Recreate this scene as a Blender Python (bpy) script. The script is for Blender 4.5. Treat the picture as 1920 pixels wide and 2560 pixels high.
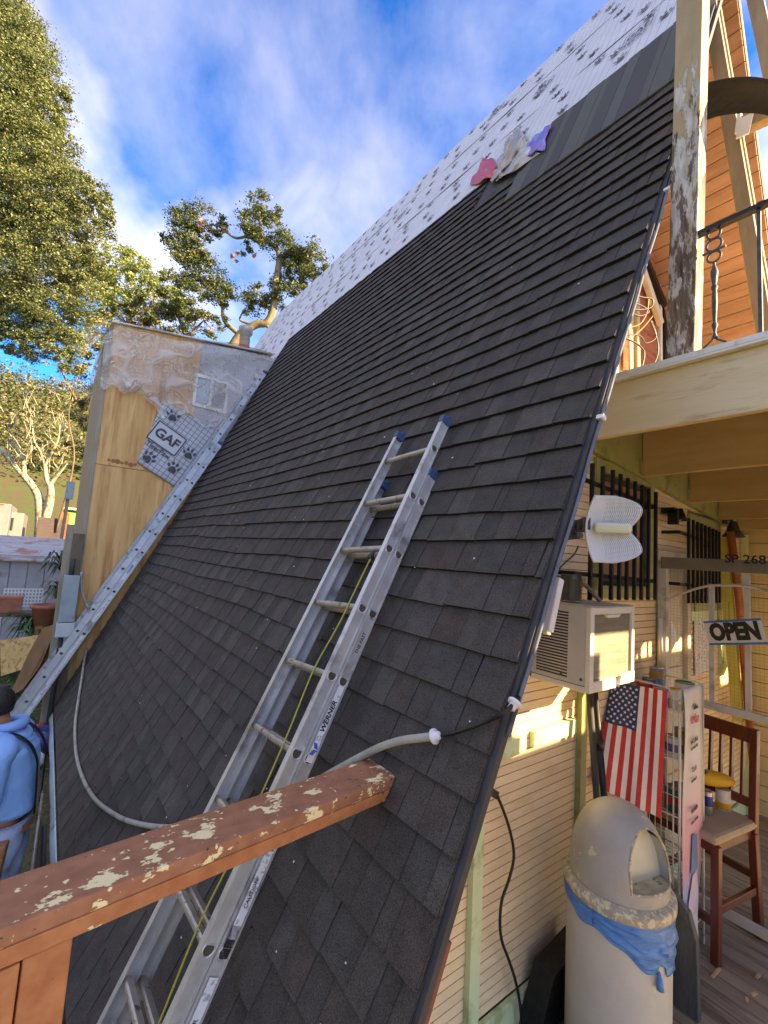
import bpy, bmesh, math, random
import numpy as np
from mathutils import Vector, Matrix
random.seed(7); rng = np.random.default_rng(7)
for _o in list(bpy.data.objects): bpy.data.objects.remove(_o)
SC = bpy.context.scene; COL = SC.collection
# ------------------------------------------------------------------ camera
F = 1114.98                                   # focal length in pixels of a 1920 x 2560 frame
YAW, PIT, ROL = 0.930189, 0.099437, 0.067487
CAM = np.array([-0.8689, -0.8964, 1.0811])
_f = np.array([math.cos(YAW)*math.cos(PIT), math.sin(YAW)*math.cos(PIT), math.sin(PIT)])
_r0 = np.array([math.sin(YAW), -math.cos(YAW), 0.0]); _u0 = np.cross(_r0, _f)
_r = _r0*math.cos(ROL)+_u0*math.sin(ROL); _u = -_r0*math.sin(ROL)+_u0*math.cos(ROL)
cd = bpy.data.cameras.new('camera'); cam = bpy.data.objects.new('camera', cd); COL.objects.link(cam)
cd.sensor_fit = 'HORIZONTAL'; cd.sensor_width = 36.0; cd.lens = F/1920*36; cd.clip_start = 0.05; cd.clip_end = 2000
cam.matrix_world = Matrix(((_r[0], _u[0], -_f[0], CAM[0]), (_r[1], _u[1], -_f[1], CAM[1]), (_r[2], _u[2], -_f[2], CAM[2]), (0, 0, 0, 1)))
SC.camera = cam
# ------------------------------------------------------------------ sun, sky, exposure
SUN_EL = math.radians(24); SUN_AZ = math.radians(-52)   # azimuth measured from +X towards +Y
L = np.array([math.cos(SUN_EL)*math.cos(SUN_AZ), math.cos(SUN_EL)*math.sin(SUN_AZ), math.sin(SUN_EL)])
sd = bpy.data.lights.new('sun', 'SUN'); sd.energy = 2.0; sd.angle = math.radians(0.55); sd.color = (1.0, 0.87, 0.68)
so = bpy.data.objects.new('sun', sd); COL.objects.link(so)
so.rotation_euler = Vector(tuple(L)).to_track_quat('Z', 'Y').to_euler(); so.location = (4, -12, 14)
W = bpy.data.worlds.new('World'); SC.world = W; W.use_nodes = True
SKY_STRENGTH = 0.15; CLX, CLY = 2.3, 0.9; VLX, VLY, VROT = 7.8, 3.4, 55
def world():
    t = W.node_tree; t.nodes.clear(); N = t.nodes.new; K = t.links.new
    out = N('ShaderNodeOutputWorld'); bg = N('ShaderNodeBackground'); bg.inputs['Strength'].default_value = SKY_STRENGTH
    sky = N('ShaderNodeTexSky'); sky.sky_type = 'NISHITA'; sky.sun_disc = False; sky.sun_elevation = SUN_EL
    sky.sun_rotation = math.pi/2-SUN_AZ; sky.altitude = 2500; sky.air_density = 0.8; sky.dust_density = 0.05; sky.ozone_density = 4.0
    tc = N('ShaderNodeTexCoord'); sp = N('ShaderNodeSeparateXYZ'); K(tc.outputs['Generated'], sp.inputs[0])
    mz = N('ShaderNodeMath'); mz.operation = 'MAXIMUM'; mz.inputs[1].default_value = 0.0; K(sp.outputs[2], mz.inputs[0])
    ad = N('ShaderNodeMath'); ad.operation = 'ADD'; ad.inputs[1].default_value = 0.30; K(mz.outputs[0], ad.inputs[0])
    dv = N('ShaderNodeVectorMath'); dv.operation = 'DIVIDE'; cb = N('ShaderNodeCombineXYZ')
    for i in range(3): K(ad.outputs[0], cb.inputs[i])
    K(tc.outputs['Generated'], dv.inputs[0]); K(cb.outputs[0], dv.inputs[1])
    mp = N('ShaderNodeMapping'); mp.inputs['Rotation'].default_value = (0, 0, math.radians(-40)); mp.inputs['Scale'].default_value = (1.0, 0.8, 1.0)
    mp.inputs['Location'].default_value = (CLX, CLY, 0); K(dv.outputs[0], mp.inputs[0])
    n1 = N('ShaderNodeTexNoise'); n1.inputs['Scale'].default_value = 1.5; n1.inputs['Detail'].default_value = 9; n1.inputs['Roughness'].default_value = 0.50
    n1.inputs['Distortion'].default_value = 0.35; K(mp.outputs[0], n1.inputs['Vector'])
    cr = N('ShaderNodeValToRGB'); e = cr.color_ramp.elements; e[0].position = 0.43; e[0].color = (0, 0, 0, 1); e[1].position = 0.82; e[1].color = (1, 1, 1, 1)
    K(n1.outputs[0], cr.inputs[0])
    mp2 = N('ShaderNodeMapping'); mp2.name = 'veil'; mp2.inputs['Rotation'].default_value = (0, 0, math.radians(VROT)); mp2.inputs['Scale'].default_value = (1.0, 0.72, 1.0); mp2.inputs['Location'].default_value = (VLX, VLY, 0); K(dv.outputs[0], mp2.inputs[0])
    n2 = N('ShaderNodeTexNoise'); n2.inputs['Scale'].default_value = 2.1; n2.inputs['Detail'].default_value = 8; n2.inputs['Roughness'].default_value = 0.58; n2.inputs['Distortion'].default_value = 0.25; K(mp2.outputs[0], n2.inputs['Vector'])
    cr2 = N('ShaderNodeValToRGB'); e = cr2.color_ramp.elements; e[0].position = 0.42; e[0].color = (0, 0, 0, 1); e[1].position = 0.78; e[1].color = (.14, .14, .14, 1); K(n2.outputs[0], cr2.inputs[0])
    g0 = N('ShaderNodeMath'); g0.operation = 'MULTIPLY'; g0.inputs[1].default_value = 0.46; K(cr.outputs[0], g0.inputs[0])
    gm = N('ShaderNodeMath'); gm.operation = 'MAXIMUM'; K(g0.outputs[0], gm.inputs[0]); K(cr2.outputs[0], gm.inputs[1])
    # a slightly deeper blue than the bare model, then clouds over it
    hs = N('ShaderNodeHueSaturation'); hs.inputs['Hue'].default_value = 0.512; hs.inputs['Saturation'].default_value = 1.45; hs.inputs['Value'].default_value = 0.54; K(sky.outputs[0], hs.inputs['Color'])
    mx = N('ShaderNodeMix'); mx.data_type = 'RGBA'; K(gm.outputs[0], mx.inputs[0]); K(hs.outputs[0], mx.inputs[6])
    mx.inputs[7].default_value = (4.3, 4.28, 4.25, 1)
    K(mx.outputs[2], bg.inputs['Color']); K(bg.outputs[0], out.inputs[0])
world()
vs = SC.view_settings; vs.view_transform = 'Standard'; vs.look = 'None'; vs.exposure = 3.3; vs.use_white_balance = True; vs.white_balance_temperature = 10300; vs.white_balance_tint = 12; vs.gamma = 1.0; vs.use_curve_mapping = False
SC.cycles.use_denoising = True; SC.cycles.max_bounces = 8; SC.cycles.transparent_max_bounces = 24
# ------------------------------------------------------------------ helpers
def ray(x, y): return _r*((x-960)/F) - _u*((y-1280)/F) + _f
def at(x, y, X=None, Y=None, Z=None, D=None):
    "the point of the place seen at pixel x, y of the 1920 x 2560 photograph, on the plane given or at depth D"
    v = ray(x, y)
    t = (X-CAM[0])/v[0] if X is not None else (Y-CAM[1])/v[1] if Y is not None else (Z-CAM[2])/v[2] if Z is not None else D
    return CAM+v*t
TH = 1.139958; ST, CT = math.sin(TH), math.cos(TH)
S_ = np.array([CT, 0, ST]); N_ = np.array([-ST, 0, CT]); EX = 0.143          # roof: up-slope, normal, course height
def roof(v, y, h=0.0): return S_*v + N_*h + np.array([0, y, 0.0])
def on_roof(x, y, h=0.0):
    v = ray(x, y); return CAM+v*((h-N_@CAM)/(N_@v))
def lin(c): return tuple(((k/255)/12.92 if k/255 <= .04045 else ((k/255+.055)/1.055)**2.4) for k in c)+(1.0,)
A = lambda *a: np.array(a, float)
class MB:
    def __init__(s): s.v = []; s.f = []; s.m = []; s.n = 0; s.sm = []
    def add(s, vs, fs, mi=0, smooth=False):
        vs = [tuple(map(float, q)) for q in vs]; s.v += vs
        for f in fs: s.f.append(tuple(i+s.n for i in f)); s.m.append(mi); s.sm.append(smooth)
        s.n += len(vs); return s
    def hexa(s, c, mi=0):                       # 8 corners: bottom ring 0-3, top ring 4-7
        return s.add(c, [(3, 2, 1, 0), (4, 5, 6, 7), (0, 1, 5, 4), (1, 2, 6, 5), (2, 3, 7, 6), (3, 0, 4, 7)], mi)
    def box(s, lo, hi, mi=0):
        x0, y0, z0 = lo; x1, y1, z1 = hi
        return s.hexa([(x0, y0, z0), (x1, y0, z0), (x1, y1, z0), (x0, y1, z0), (x0, y0, z1), (x1, y0, z1), (x1, y1, z1), (x0, y1, z1)], mi)
    def obox(s, c, a, b, d, mi=0):              # centre and three half-axes
        c, a, b, d = map(np.asarray, (c, a, b, d))
        if np.dot(np.cross(a, b), d) < 0: a = -a
        return s.hexa([c-a-b-d, c+a-b-d, c+a+b-d, c-a+b-d, c-a-b+d, c+a-b+d, c+a+b+d, c-a+b+d], mi)
    def bar(s, p, q, w, h, up=(0, 0, 1), mi=0): # box beam from p to q
        p, q = np.asarray(p, float), np.asarray(q, float); d = q-p; l = np.linalg.norm(d); d = d/l
        up = np.asarray(up, float); side = np.cross(d, up); side /= np.linalg.norm(side); u2 = np.cross(side, d)
        return s.obox((p+q)/2, d*l/2, side*w/2, u2*h/2, mi)
    def tube(s, pts, r, n=8, mi=0, caps=True):
        pts = [np.asarray(q, float) for q in pts]; m = len(pts); rs = r if hasattr(r, '__len__') else [r]*m
        base = s.n; ref = None; V = []
        for i in range(m):
            d = pts[min(i+1, m-1)]-pts[max(i-1, 0)]; d = d/(np.linalg.norm(d)+1e-12)
            if ref is None:
                ref = np.cross(d, (0, 0, 1.0)); ref = ref if np.linalg.norm(ref) > .05 else np.cross(d, (1.0, 0, 0))
            ref = ref-d*np.dot(ref, d); ref /= np.linalg.norm(ref)+1e-12; b = np.cross(d, ref)
            for k in range(n):
                a = 2*math.pi*k/n; V.append(pts[i]+rs[i]*(math.cos(a)*ref+math.sin(a)*b))
        Fc = [(i*n+k, i*n+(k+1) % n, (i+1)*n+(k+1) % n, (i+1)*n+k) for i in range(m-1) for k in range(n)]
        s.add(V, Fc, mi, True)
        if caps: s.n -= len(V); s.add([], [], mi); s.n += len(V); s.f += [tuple(base+k for k in range(n))[::-1], tuple(base+(m-1)*n+k for k in range(n))]; s.m += [mi, mi]; s.sm += [False, False]
        return s
    def lathe(s, prof, c=(0, 0, 0), n=24, mi=0, ax=(0, 0, 1), xa=(1, 0, 0)):
        ax = A(*ax); ax /= np.linalg.norm(ax); xa = A(*xa); xa = xa-ax*np.dot(xa, ax); xa /= np.linalg.norm(xa); ya = np.cross(ax, xa); c = np.asarray(c, float)
        V = [c+ax*z+r*(math.cos(2*math.pi*k/n)*xa+math.sin(2*math.pi*k/n)*ya) for r, z in prof for k in range(n)]
        m = len(prof)
        return s.add(V, [(i*n+k, i*n+(k+1) % n, (i+1)*n+(k+1) % n, (i+1)*n+k) for i in range(m-1) for k in range(n)], mi, True)
    def poly(s, pts, off, mi=0):                # flat outline with thickness vector off
        n = len(pts); pts = [np.asarray(q, float) for q in pts]; off = np.asarray(off, float)
        return s.add(pts+[q+off for q in pts], [tuple(range(n))[::-1], tuple(range(n, 2*n))]+[(i, (i+1) % n, n+(i+1) % n, n+i) for i in range(n)], mi)
    def grid(s, fn, nu, nv, mi=0, smooth=True):
        V = [fn(i/nu, j/nv) for j in range(nv+1) for i in range(nu+1)]
        return s.add(V, [(j*(nu+1)+i, j*(nu+1)+i+1, (j+1)*(nu+1)+i+1, (j+1)*(nu+1)+i) for j in range(nv) for i in range(nu)], mi, smooth)
def wloc(o):
    l = np.zeros(3)
    while o is not None: l += np.array(o.location); o = o.parent
    return l
def mesh_of(name, mb, mats, off=(0, 0, 0), fix=True):
    me = bpy.data.meshes.new(name); off = np.asarray(off, float)
    me.from_pydata([tuple(np.asarray(q)-off) for q in mb.v], [], mb.f)
    for m in (mats if isinstance(mats, (list, tuple)) else [mats]): me.materials.append(m)
    me.polygons.foreach_set('material_index', mb.m); me.polygons.foreach_set('use_smooth', mb.sm)
    if fix and len(mb.f) < 60000:
        bm = bmesh.new(); bm.from_mesh(me); bmesh.ops.recalc_face_normals(bm, faces=bm.faces); bm.to_mesh(me); bm.free()
    me.update(); return me
def obj(name, mb, mats, parent=None, loc=None, label=None, cat=None, group=None, kind=None, bevel=0, fix=True):
    "link one mesh object; its vertices are given in world coordinates"
    if parent is not None: off = wloc(parent); l = (0, 0, 0)
    else: off = np.asarray(loc, float) if loc is not None else np.zeros(3); l = tuple(off)
    o = bpy.data.objects.new(name, mesh_of(name, mb, mats, off, fix)); COL.objects.link(o); o.location = l
    if parent is not None: o.parent = parent
    if bevel:
        b = o.modifiers.new('bevel', 'BEVEL'); b.width = bevel; b.segments = 2; b.limit_method = 'ANGLE'; b.angle_limit = math.radians(40)
    tag(o, label, cat, group, kind); return o
def tag(o, label=None, cat=None, group=None, kind=None):
    for k, v in (('label', label), ('category', cat), ('group', group), ('kind', kind)):
        if v: o[k] = v
    return o
def thing(name, label, cat, loc, group=None):
    o = bpy.data.objects.new(name, None); COL.objects.link(o); o.location = tuple(loc); o.empty_display_size = .1
    return tag(o, label, cat, group)
def inst(o, parent, M):
    c = o.copy(); COL.objects.link(c); c.parent = parent; c.matrix_local = M; return c
def frame(c, x, y, z):
    return Matrix(((x[0], y[0], z[0], c[0]), (x[1], y[1], z[1], c[1]), (x[2], y[2], z[2], c[2]), (0, 0, 0, 1)))
def text(body, c, xdir, up, height, mat, parent=None, name='lettering', bold=0.0, sx=1.0, shear=0.0, depth=0.0008):
    cu = bpy.data.curves.new('t', 'FONT'); cu.body = body; cu.align_x = 'CENTER'; cu.align_y = 'CENTER'; cu.size = 1.0; cu.offset = bold; cu.shear = shear; cu.resolution_u = 3
    cu.extrude = depth/height/2
    to = bpy.data.objects.new('t', cu); COL.objects.link(to); dg = bpy.context.evaluated_depsgraph_get(); dg.update()
    me = bpy.data.meshes.new_from_object(to.evaluated_get(dg)); bpy.data.objects.remove(to)
    me.materials.clear(); me.materials.append(mat)
    n = len(me.vertices); co = np.empty(n*3); me.vertices.foreach_get('co', co); co = co.reshape(-1, 3)
    x = A(*xdir); x /= np.linalg.norm(x); u = A(*up); u = u-x*np.dot(u, x); u /= np.linalg.norm(u); nn = np.cross(x, u)
    k = height/0.72; off = wloc(parent) if parent is not None else np.zeros(3)
    wv = np.asarray(c)-off+np.outer(co[:, 0]*k*sx, x)+np.outer(co[:, 1]*k, u)+np.outer(co[:, 2]*k, nn)
    me.vertices.foreach_set('co', wv.ravel()); me.update()
    o = bpy.data.objects.new(name, me); COL.objects.link(o)
    if parent is not None: o.parent = parent
    return o
# ------------------------------------------------------------------ materials
def _nt(name):
    m = bpy.data.materials.new(name); m.use_nodes = True; t = m.node_tree; b = t.nodes['Principled BSDF']; return m, t, b
def pm(name, c1, c2=None, scale=8, rough=0.6, bump=0.0, bscale=None, metal=0.0, stretch=(1, 1, 1), c3=None, detail=6, contrast=(0.35, 0.65), spec=None, alpha=1.0, trans=0.0, rand=0.0, sheen=0.0, c3scale=None, c3lim=(0.56, 0.66), coat=0.0):
    "procedural paint / wood / metal: two tones by noise, a third tone in worn patches, fine relief"
    m, t, b = _nt(name); N = t.nodes.new; K = t.links.new
    tc = N('ShaderNodeTexCoord'); mp = N('ShaderNodeMapping'); mp.inputs['Scale'].default_value = stretch; K(tc.outputs['Object'], mp.inputs[0])
    vec = mp.outputs[0]
    oi = N('ShaderNodeObjectInfo')
    if rand is not None:
        va = N('ShaderNodeVectorMath'); va.operation = 'ADD'; ml = N('ShaderNodeMath'); ml.operation = 'MULTIPLY'; ml.inputs[1].default_value = 37.0
        K(oi.outputs['Random'], ml.inputs[0]); K(vec, va.inputs[0]); K(ml.outputs[0], va.inputs[1]); vec = va.outputs[0]
    n = N('ShaderNodeTexNoise'); n.inputs['Scale'].default_value = scale; n.inputs['Detail'].default_value = detail; n.inputs['Roughness'].default_value = .6; K(vec, n.inputs['Vector'])
    r = N('ShaderNodeValToRGB'); e = r.color_ramp.elements; e[0].position, e[1].position = contrast; e[0].color = lin(c1); e[1].color = lin(c2 or c1); K(n.outputs[0], r.inputs[0]); col = r.outputs[0]
    if c3:
        n3 = N('ShaderNodeTexNoise'); n3.inputs['Scale'].default_value = c3scale or scale*1.7; n3.inputs['Detail'].default_value = 7; n3.inputs['Roughness'].default_value = .62; K(vec, n3.inputs['Vector'])
        r3 = N('ShaderNodeValToRGB'); e = r3.color_ramp.elements; e[0].position, e[1].position = c3lim; e[0].color = (0, 0, 0, 1); e[1].color = (1, 1, 1, 1); K(n3.outputs[0], r3.inputs[0])
        x = N('ShaderNodeMix'); x.data_type = 'RGBA'; K(r3.outputs[0], x.inputs[0]); K(col, x.inputs[6]); x.inputs[7].default_value = lin(c3); col = x.outputs[2]
    if rand:
        h = N('ShaderNodeHueSaturation'); ma = N('ShaderNodeMapRange'); ma.inputs[3].default_value = 1-rand; ma.inputs[4].default_value = 1+rand
        K(oi.outputs['Random'], ma.inputs[0]); K(ma.outputs[0], h.inputs['Value']); K(col, h.inputs['Color']); col = h.outputs[0]
    K(col, b.inputs['Base Color']); b.inputs['Roughness'].default_value = rough; b.inputs['Metallic'].default_value = metal
    if spec is not None: b.inputs['Specular IOR Level'].default_value = spec
    if alpha < 1: b.inputs['Alpha'].default_value = alpha
    if trans: b.inputs['Transmission Weight'].default_value = trans
    if coat: b.inputs['Coat Weight'].default_value = coat
    if bump:
        nb = N('ShaderNodeTexNoise'); nb.inputs['Scale'].default_value = bscale or scale*3; nb.inputs['Detail'].default_value = 5; K(vec, nb.inputs['Vector'])
        bu = N('ShaderNodeBump'); bu.inputs['Strength'].default_value = bump; bu.inputs['Distance'].default_value = .01; K(nb.outputs[0], bu.inputs['Height']); K(bu.outputs[0], b.inputs['Normal'])
        rr = N('ShaderNodeMapRange'); rr.inputs[3].default_value = max(0, rough-.12); rr.inputs[4].default_value = min(1, rough+.12); K(nb.outputs[0], rr.inputs[0]); K(rr.outputs[0], b.inputs['Roughness'])
    return m
def attr_mat(name, rough=.9, granule=0.0, gscale=420, bump=0.0, transl=0.0, var=.0):
    "colour from the mesh attribute 'tint', with granules"
    m, t, b = _nt(name); N = t.nodes.new; K = t.links.new
    at_ = N('ShaderNodeAttribute'); at_.attribute_name = 'tint'; col = at_.outputs['Color']; b.inputs['Roughness'].default_value = rough
    if granule:
        tc = N('ShaderNodeTexCoord'); oi = N('ShaderNodeObjectInfo'); va = N('ShaderNodeVectorMath'); va.operation = 'ADD'; K(tc.outputs['Object'], va.inputs[0]); K(oi.outputs['Random'], va.inputs[1])
        n = N('ShaderNodeTexNoise'); n.inputs['Scale'].default_value = gscale; n.inputs['Detail'].default_value = 3; K(va.outputs[0], n.inputs['Vector'])
        n2 = N('ShaderNodeTexNoise'); n2.inputs['Scale'].default_value = 14; n2.inputs['Detail'].default_value = 4; K(va.outputs[0], n2.inputs['Vector'])
        mr = N('ShaderNodeMapRange'); mr.inputs[1].default_value = .3; mr.inputs[2].default_value = .7; mr.inputs[3].default_value = 1-granule; mr.inputs[4].default_value = 1+granule*1.25; K(n.outputs[0], mr.inputs[0])
        m2 = N('ShaderNodeMapRange'); m2.inputs[1].default_value = .3; m2.inputs[2].default_value = .7; m2.inputs[3].default_value = .82; m2.inputs[4].default_value = 1.2; K(n2.outputs[0], m2.inputs[0])
        mm = N('ShaderNodeMath'); mm.operation = 'MULTIPLY'; K(mr.outputs[0], mm.inputs[0]); K(m2.outputs[0], mm.inputs[1])
        x = N('ShaderNodeVectorMath'); x.operation = 'SCALE'; K(col, x.inputs[0]); K(mm.outputs[0], x.inputs['Scale']); col = x.outputs[0]
        n5 = N('ShaderNodeTexNoise'); n5.inputs['Scale'].default_value = 6.5; n5.inputs['Detail'].default_value = 3; K(va.outputs[0], n5.inputs['Vector'])
        m5 = N('ShaderNodeMapRange'); m5.inputs[1].default_value = .52; m5.inputs[2].default_value = .68; m5.inputs[3].default_value = 0; m5.inputs[4].default_value = .55; K(n5.outputs[0], m5.inputs[0])
        x5 = N('ShaderNodeMix'); x5.data_type = 'RGBA'; x5.blend_type = 'MULTIPLY'; K(m5.outputs[0], x5.inputs[0]); K(col, x5.inputs[6]); x5.inputs[7].default_value = (1.0, .78, .72, 1); col = x5.outputs[2]
        bu = N('ShaderNodeBump'); bu.inputs['Strength'].default_value = bump; bu.inputs['Distance'].default_value = .004; K(n.outputs[0], bu.inputs['Height']); K(bu.outputs[0], b.inputs['Normal'])
    K(col, b.inputs['Base Color'])
    if transl:
        tr = N('ShaderNodeBsdfTranslucent'); K(col, tr.inputs[0]); ms = N('ShaderNodeMixShader'); ms.inputs[0].default_value = transl
        K(b.outputs[0], ms.inputs[1]); K(tr.outputs[0], ms.inputs[2]); K(ms.outputs[0], t.nodes['Material Output'].inputs[0])
    return m
M = {}
M['deck_ply'] = pm('deck_ply', (150, 118, 80), (180, 146, 100), 5, .8, stretch=(1, 6, 1))
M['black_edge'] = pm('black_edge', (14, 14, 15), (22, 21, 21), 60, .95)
M['shingle'] = attr_mat('shingle', .95, .6, 260, .8)
M['drip'] = pm('drip', (92, 98, 108), (112, 118, 128), 6, .75, c3=(70, 75, 82), c3scale=9, spec=.2)
M['drip_dark'] = pm('drip_dark', (52, 52, 54), (64, 63, 63), 6, .7)
M['rake_wood'] = pm('rake_wood', (112, 58, 46), (134, 74, 58), 12, .7, stretch=(1, 1, 4))
M['siding'] = pm('siding', (230, 204, 164), (240, 216, 176), 5, .62, .12, 60, stretch=(1, 1, 3), c3=(212, 182, 140), c3scale=2.4, c3lim=(.58, .74), rand=.035)
M['siding_back'] = pm('siding_back', (224, 200, 156), (234, 212, 170), 5, .62, .1, 60, stretch=(1, 1, 3), rand=.03)
M['groove'] = pm('groove', (150, 120, 88), (166, 134, 100), 10, .8)
M['green_trim'] = pm('green_trim', (200, 216, 166), (210, 224, 180), 7, .55, .1, 40, c3=(168, 182, 132), c3scale=5)
M['olive_trim'] = pm('olive_trim', (150, 156, 104), (166, 170, 118), 7, .6, .1, 40, c3=(128, 128, 84), c3scale=5)
M['beam'] = pm('beam', (214, 194, 152), (222, 204, 164), 4, .55, .15, 30, stretch=(4, .6, 4), c3=(180, 154, 112), c3scale=3)
M['joist'] = pm('joist', (190, 164, 122), (202, 178, 136), 4, .6, .15, 30, stretch=(4, .6, 4))
M['soffit'] = pm('soffit', (178, 152, 112), (190, 164, 124), 4, .65, .1, 30, stretch=(2, .6, 2))
M['white_metal'] = pm('white_metal', (214, 216, 206), (224, 226, 216), 6, .4, c3=(190, 190, 176), c3scale=12)
M['peel'] = pm('peel', (182, 164, 126), (190, 174, 138), 14, .7, .3, 60, stretch=(1, 1, .3), c3=(206, 202, 190), c3scale=34, c3lim=(.57, .60))
M['peel2'] = pm('peel2', (96, 80, 60), (132, 112, 88), 40, .85, .5, 90, stretch=(1, 1, .25), c3=(198, 194, 182), c3scale=58, c3lim=(.46, .53), detail=9)
M['cedar'] = pm('cedar', (152, 110, 84), (176, 134, 104), 2.2, .6, .12, 40, stretch=(5, .7, 5), c3=(140, 90, 62), c3scale=3.5, c3lim=(.6, .75), rand=.13)
M['new_lumber'] = pm('new_lumber', (176, 150, 108), (192, 168, 124), 3, .7, .1, 40, stretch=(5, 5, .6))
M['tan_lumber'] = pm('tan_lumber', (136, 116, 86), (156, 136, 104), 5, .7, .2, 40, stretch=(3, 3, .8))
M['plywood'] = pm('plywood', (206, 156, 96), (228, 182, 120), 3.2, .8, .25, 30, stretch=(3.2, 1, .28), c3=(182, 124, 70), c3scale=2.6, c3lim=(.50, .66), detail=10)
M['knot'] = pm('knot', (150, 96, 54), (170, 112, 66), 20, .8)
M['taupe'] = pm('taupe', (146, 132, 110), (162, 148, 126), 6, .7, .1, 40, stretch=(3, 3, .5))
M['under'] = None
M['ink'] = pm('ink', (62, 65, 70), (80, 83, 88), 20, .8)
M['glass'] = pm('glass', (20, 24, 26), (34, 38, 40), 2, .06, spec=.8)
M['glass_lit'] = pm('glass_lit', (120, 128, 128), (150, 156, 152), 2, .06, spec=.8)
M['iron'] = pm('iron', (18, 18, 19), (34, 32, 31), 20, .5, .3, 60, metal=.3)
M['iron_grey'] = pm('iron_grey', (62, 64, 62), (84, 86, 84), 20, .55, .3, 60, metal=.4)
M['alu'] = pm('alu', (184, 185, 183), (206, 206, 203), 9, .4, .12, 50, metal=.5, stretch=(1, 1, 1), c3=(140, 140, 138), c3scale=7, c3lim=(.55, .7))
M['alu_dull'] = pm('alu_dull', (164, 156, 144), (186, 178, 166), 16, .5, .2, 50, metal=.55, c3=(124, 92, 70), c3scale=38, c3lim=(.58, .66))
M['alu_far'] = pm('alu_far', (186, 190, 192), (204, 208, 210), 7, .4, metal=.7, c3=(150, 152, 152), c3scale=6)
M['hole_shade'] = pm('hole_shade', (60, 56, 48), (80, 74, 62), 20, .8)  # dark disc colour stands in for the shade inside hollow rungs
M['blue_cap'] = pm('blue_cap', (34, 62, 98), (48, 80, 116), 20, .5)
M['rope'] = pm('rope', (176, 168, 62), (196, 188, 86), 300, .8, .6, 500)
M['white'] = pm('white', (214, 214, 210), (226, 226, 222), 8, .5)
M['black'] = pm('black', (16, 16, 17), (26, 26, 27), 12, .45)
M['decal_w'] = pm('decal_w', (206, 208, 210), (226, 228, 230), 20, .4, c3=(160, 162, 162), c3scale=40, c3lim=(.55, .62))
M['decal_k'] = pm('decal_k', (30, 30, 32), (46, 46, 48), 20, .5, c3=(140, 140, 140), c3scale=60, c3lim=(.6, .68))
M['decal_b'] = pm('decal_b', (30, 82, 160), (40, 96, 176), 20, .5)
# ------------------------------------------------------------------ underlayment print
def under_mat():
    m, t, b = _nt('underlayment'); N = t.nodes.new; K = t.links.new
    tc = N('ShaderNodeTexCoord')
    def line(axis, step, w):
        d = N('ShaderNodeVectorMath'); d.operation = 'DOT_PRODUCT'; K(tc.outputs['Object'], d.inputs[0]); d.inputs[1].default_value = tuple(axis)
        a = N('ShaderNodeMath'); a.operation = 'DIVIDE'; a.inputs[1].default_value = step; K(d.outputs['Value'], a.inputs[0])
        f = N('ShaderNodeMath'); f.operation = 'FRACT'; K(a.outputs[0], f.inputs[0])
        l = N('ShaderNodeMath'); l.operation = 'LESS_THAN'; l.inputs[1].default_value = w; K(f.outputs[0], l.inputs[0]); return l.outputs[0]
    l1 = line((0, 1, 0), .0762, .07); l2 = line(S_, .0762, .05)
    mx = N('ShaderNodeMath'); mx.operation = 'MAXIMUM'; K(l1, mx.inputs[0]); K(l2, mx.inputs[1])
    ml = N('ShaderNodeMath'); ml.operation = 'MULTIPLY'; ml.inputs[1].default_value = .55; K(mx.outputs[0], ml.inputs[0])
    n = N('ShaderNodeTexNoise'); n.inputs['Scale'].default_value = 3; n.inputs['Detail'].default_value = 8; K(tc.outputs['Object'], n.inputs['Vector'])
    r = N('ShaderNodeValToRGB'); e = r.color_ramp.elements; e[0].position = .3; e[1].position = .7; e[0].color = lin((204, 206, 208)); e[1].color = lin((220, 221, 222)); K(n.outputs[0], r.inputs[0])
    x = N('ShaderNodeMix'); x.data_type = 'RGBA'; K(ml.outputs[0], x.inputs[0]); K(r.outputs[0], x.inputs[6]); x.inputs[7].default_value = lin((84, 88, 94))
    K(x.outputs[2], b.inputs['Base Color']); b.inputs['Roughness'].default_value = .55
    nb = N('ShaderNodeTexNoise'); nb.inputs['Scale'].default_value = 5; nb.inputs['Detail'].default_value = 6; K(tc.outputs['Object'], nb.inputs['Vector'])
    bu = N('ShaderNodeBump'); bu.inputs['Strength'].default_value = .5; bu.inputs['Distance'].default_value = .02; K(nb.outputs[0], bu.inputs['Height']); K(bu.outputs[0], b.inputs['Normal'])
    return m
M['under'] = under_mat()
M['band_dark'] = pm('band_dark', (70, 69, 68), (80, 79, 77), 200, .92, .4, 300, rand=.08)
FLOOR = -0.92; YW = 0.42; GZ = -1.62
# ------------------------------------------------------------------ the house
house = thing('a_frame_house', 'steep A-frame house with half-finished black shingle roof and tan siding', 'house', (1.5, 3.0, FLOOR))
V0, V1, YEND = -1.335, 7.94, 10.3
m = MB(); m.hexa([roof(V0, .004, -.07), roof(V0, YEND, -.07), roof(V0, YEND, -.024), roof(V0, .004, -.024), roof(V1, .004, -.07), roof(V1, YEND, -.07), roof(V1, YEND, -.024), roof(V1, .004, -.024)])
near_roof = obj('roof', m, M['band_dark'], house)
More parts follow.
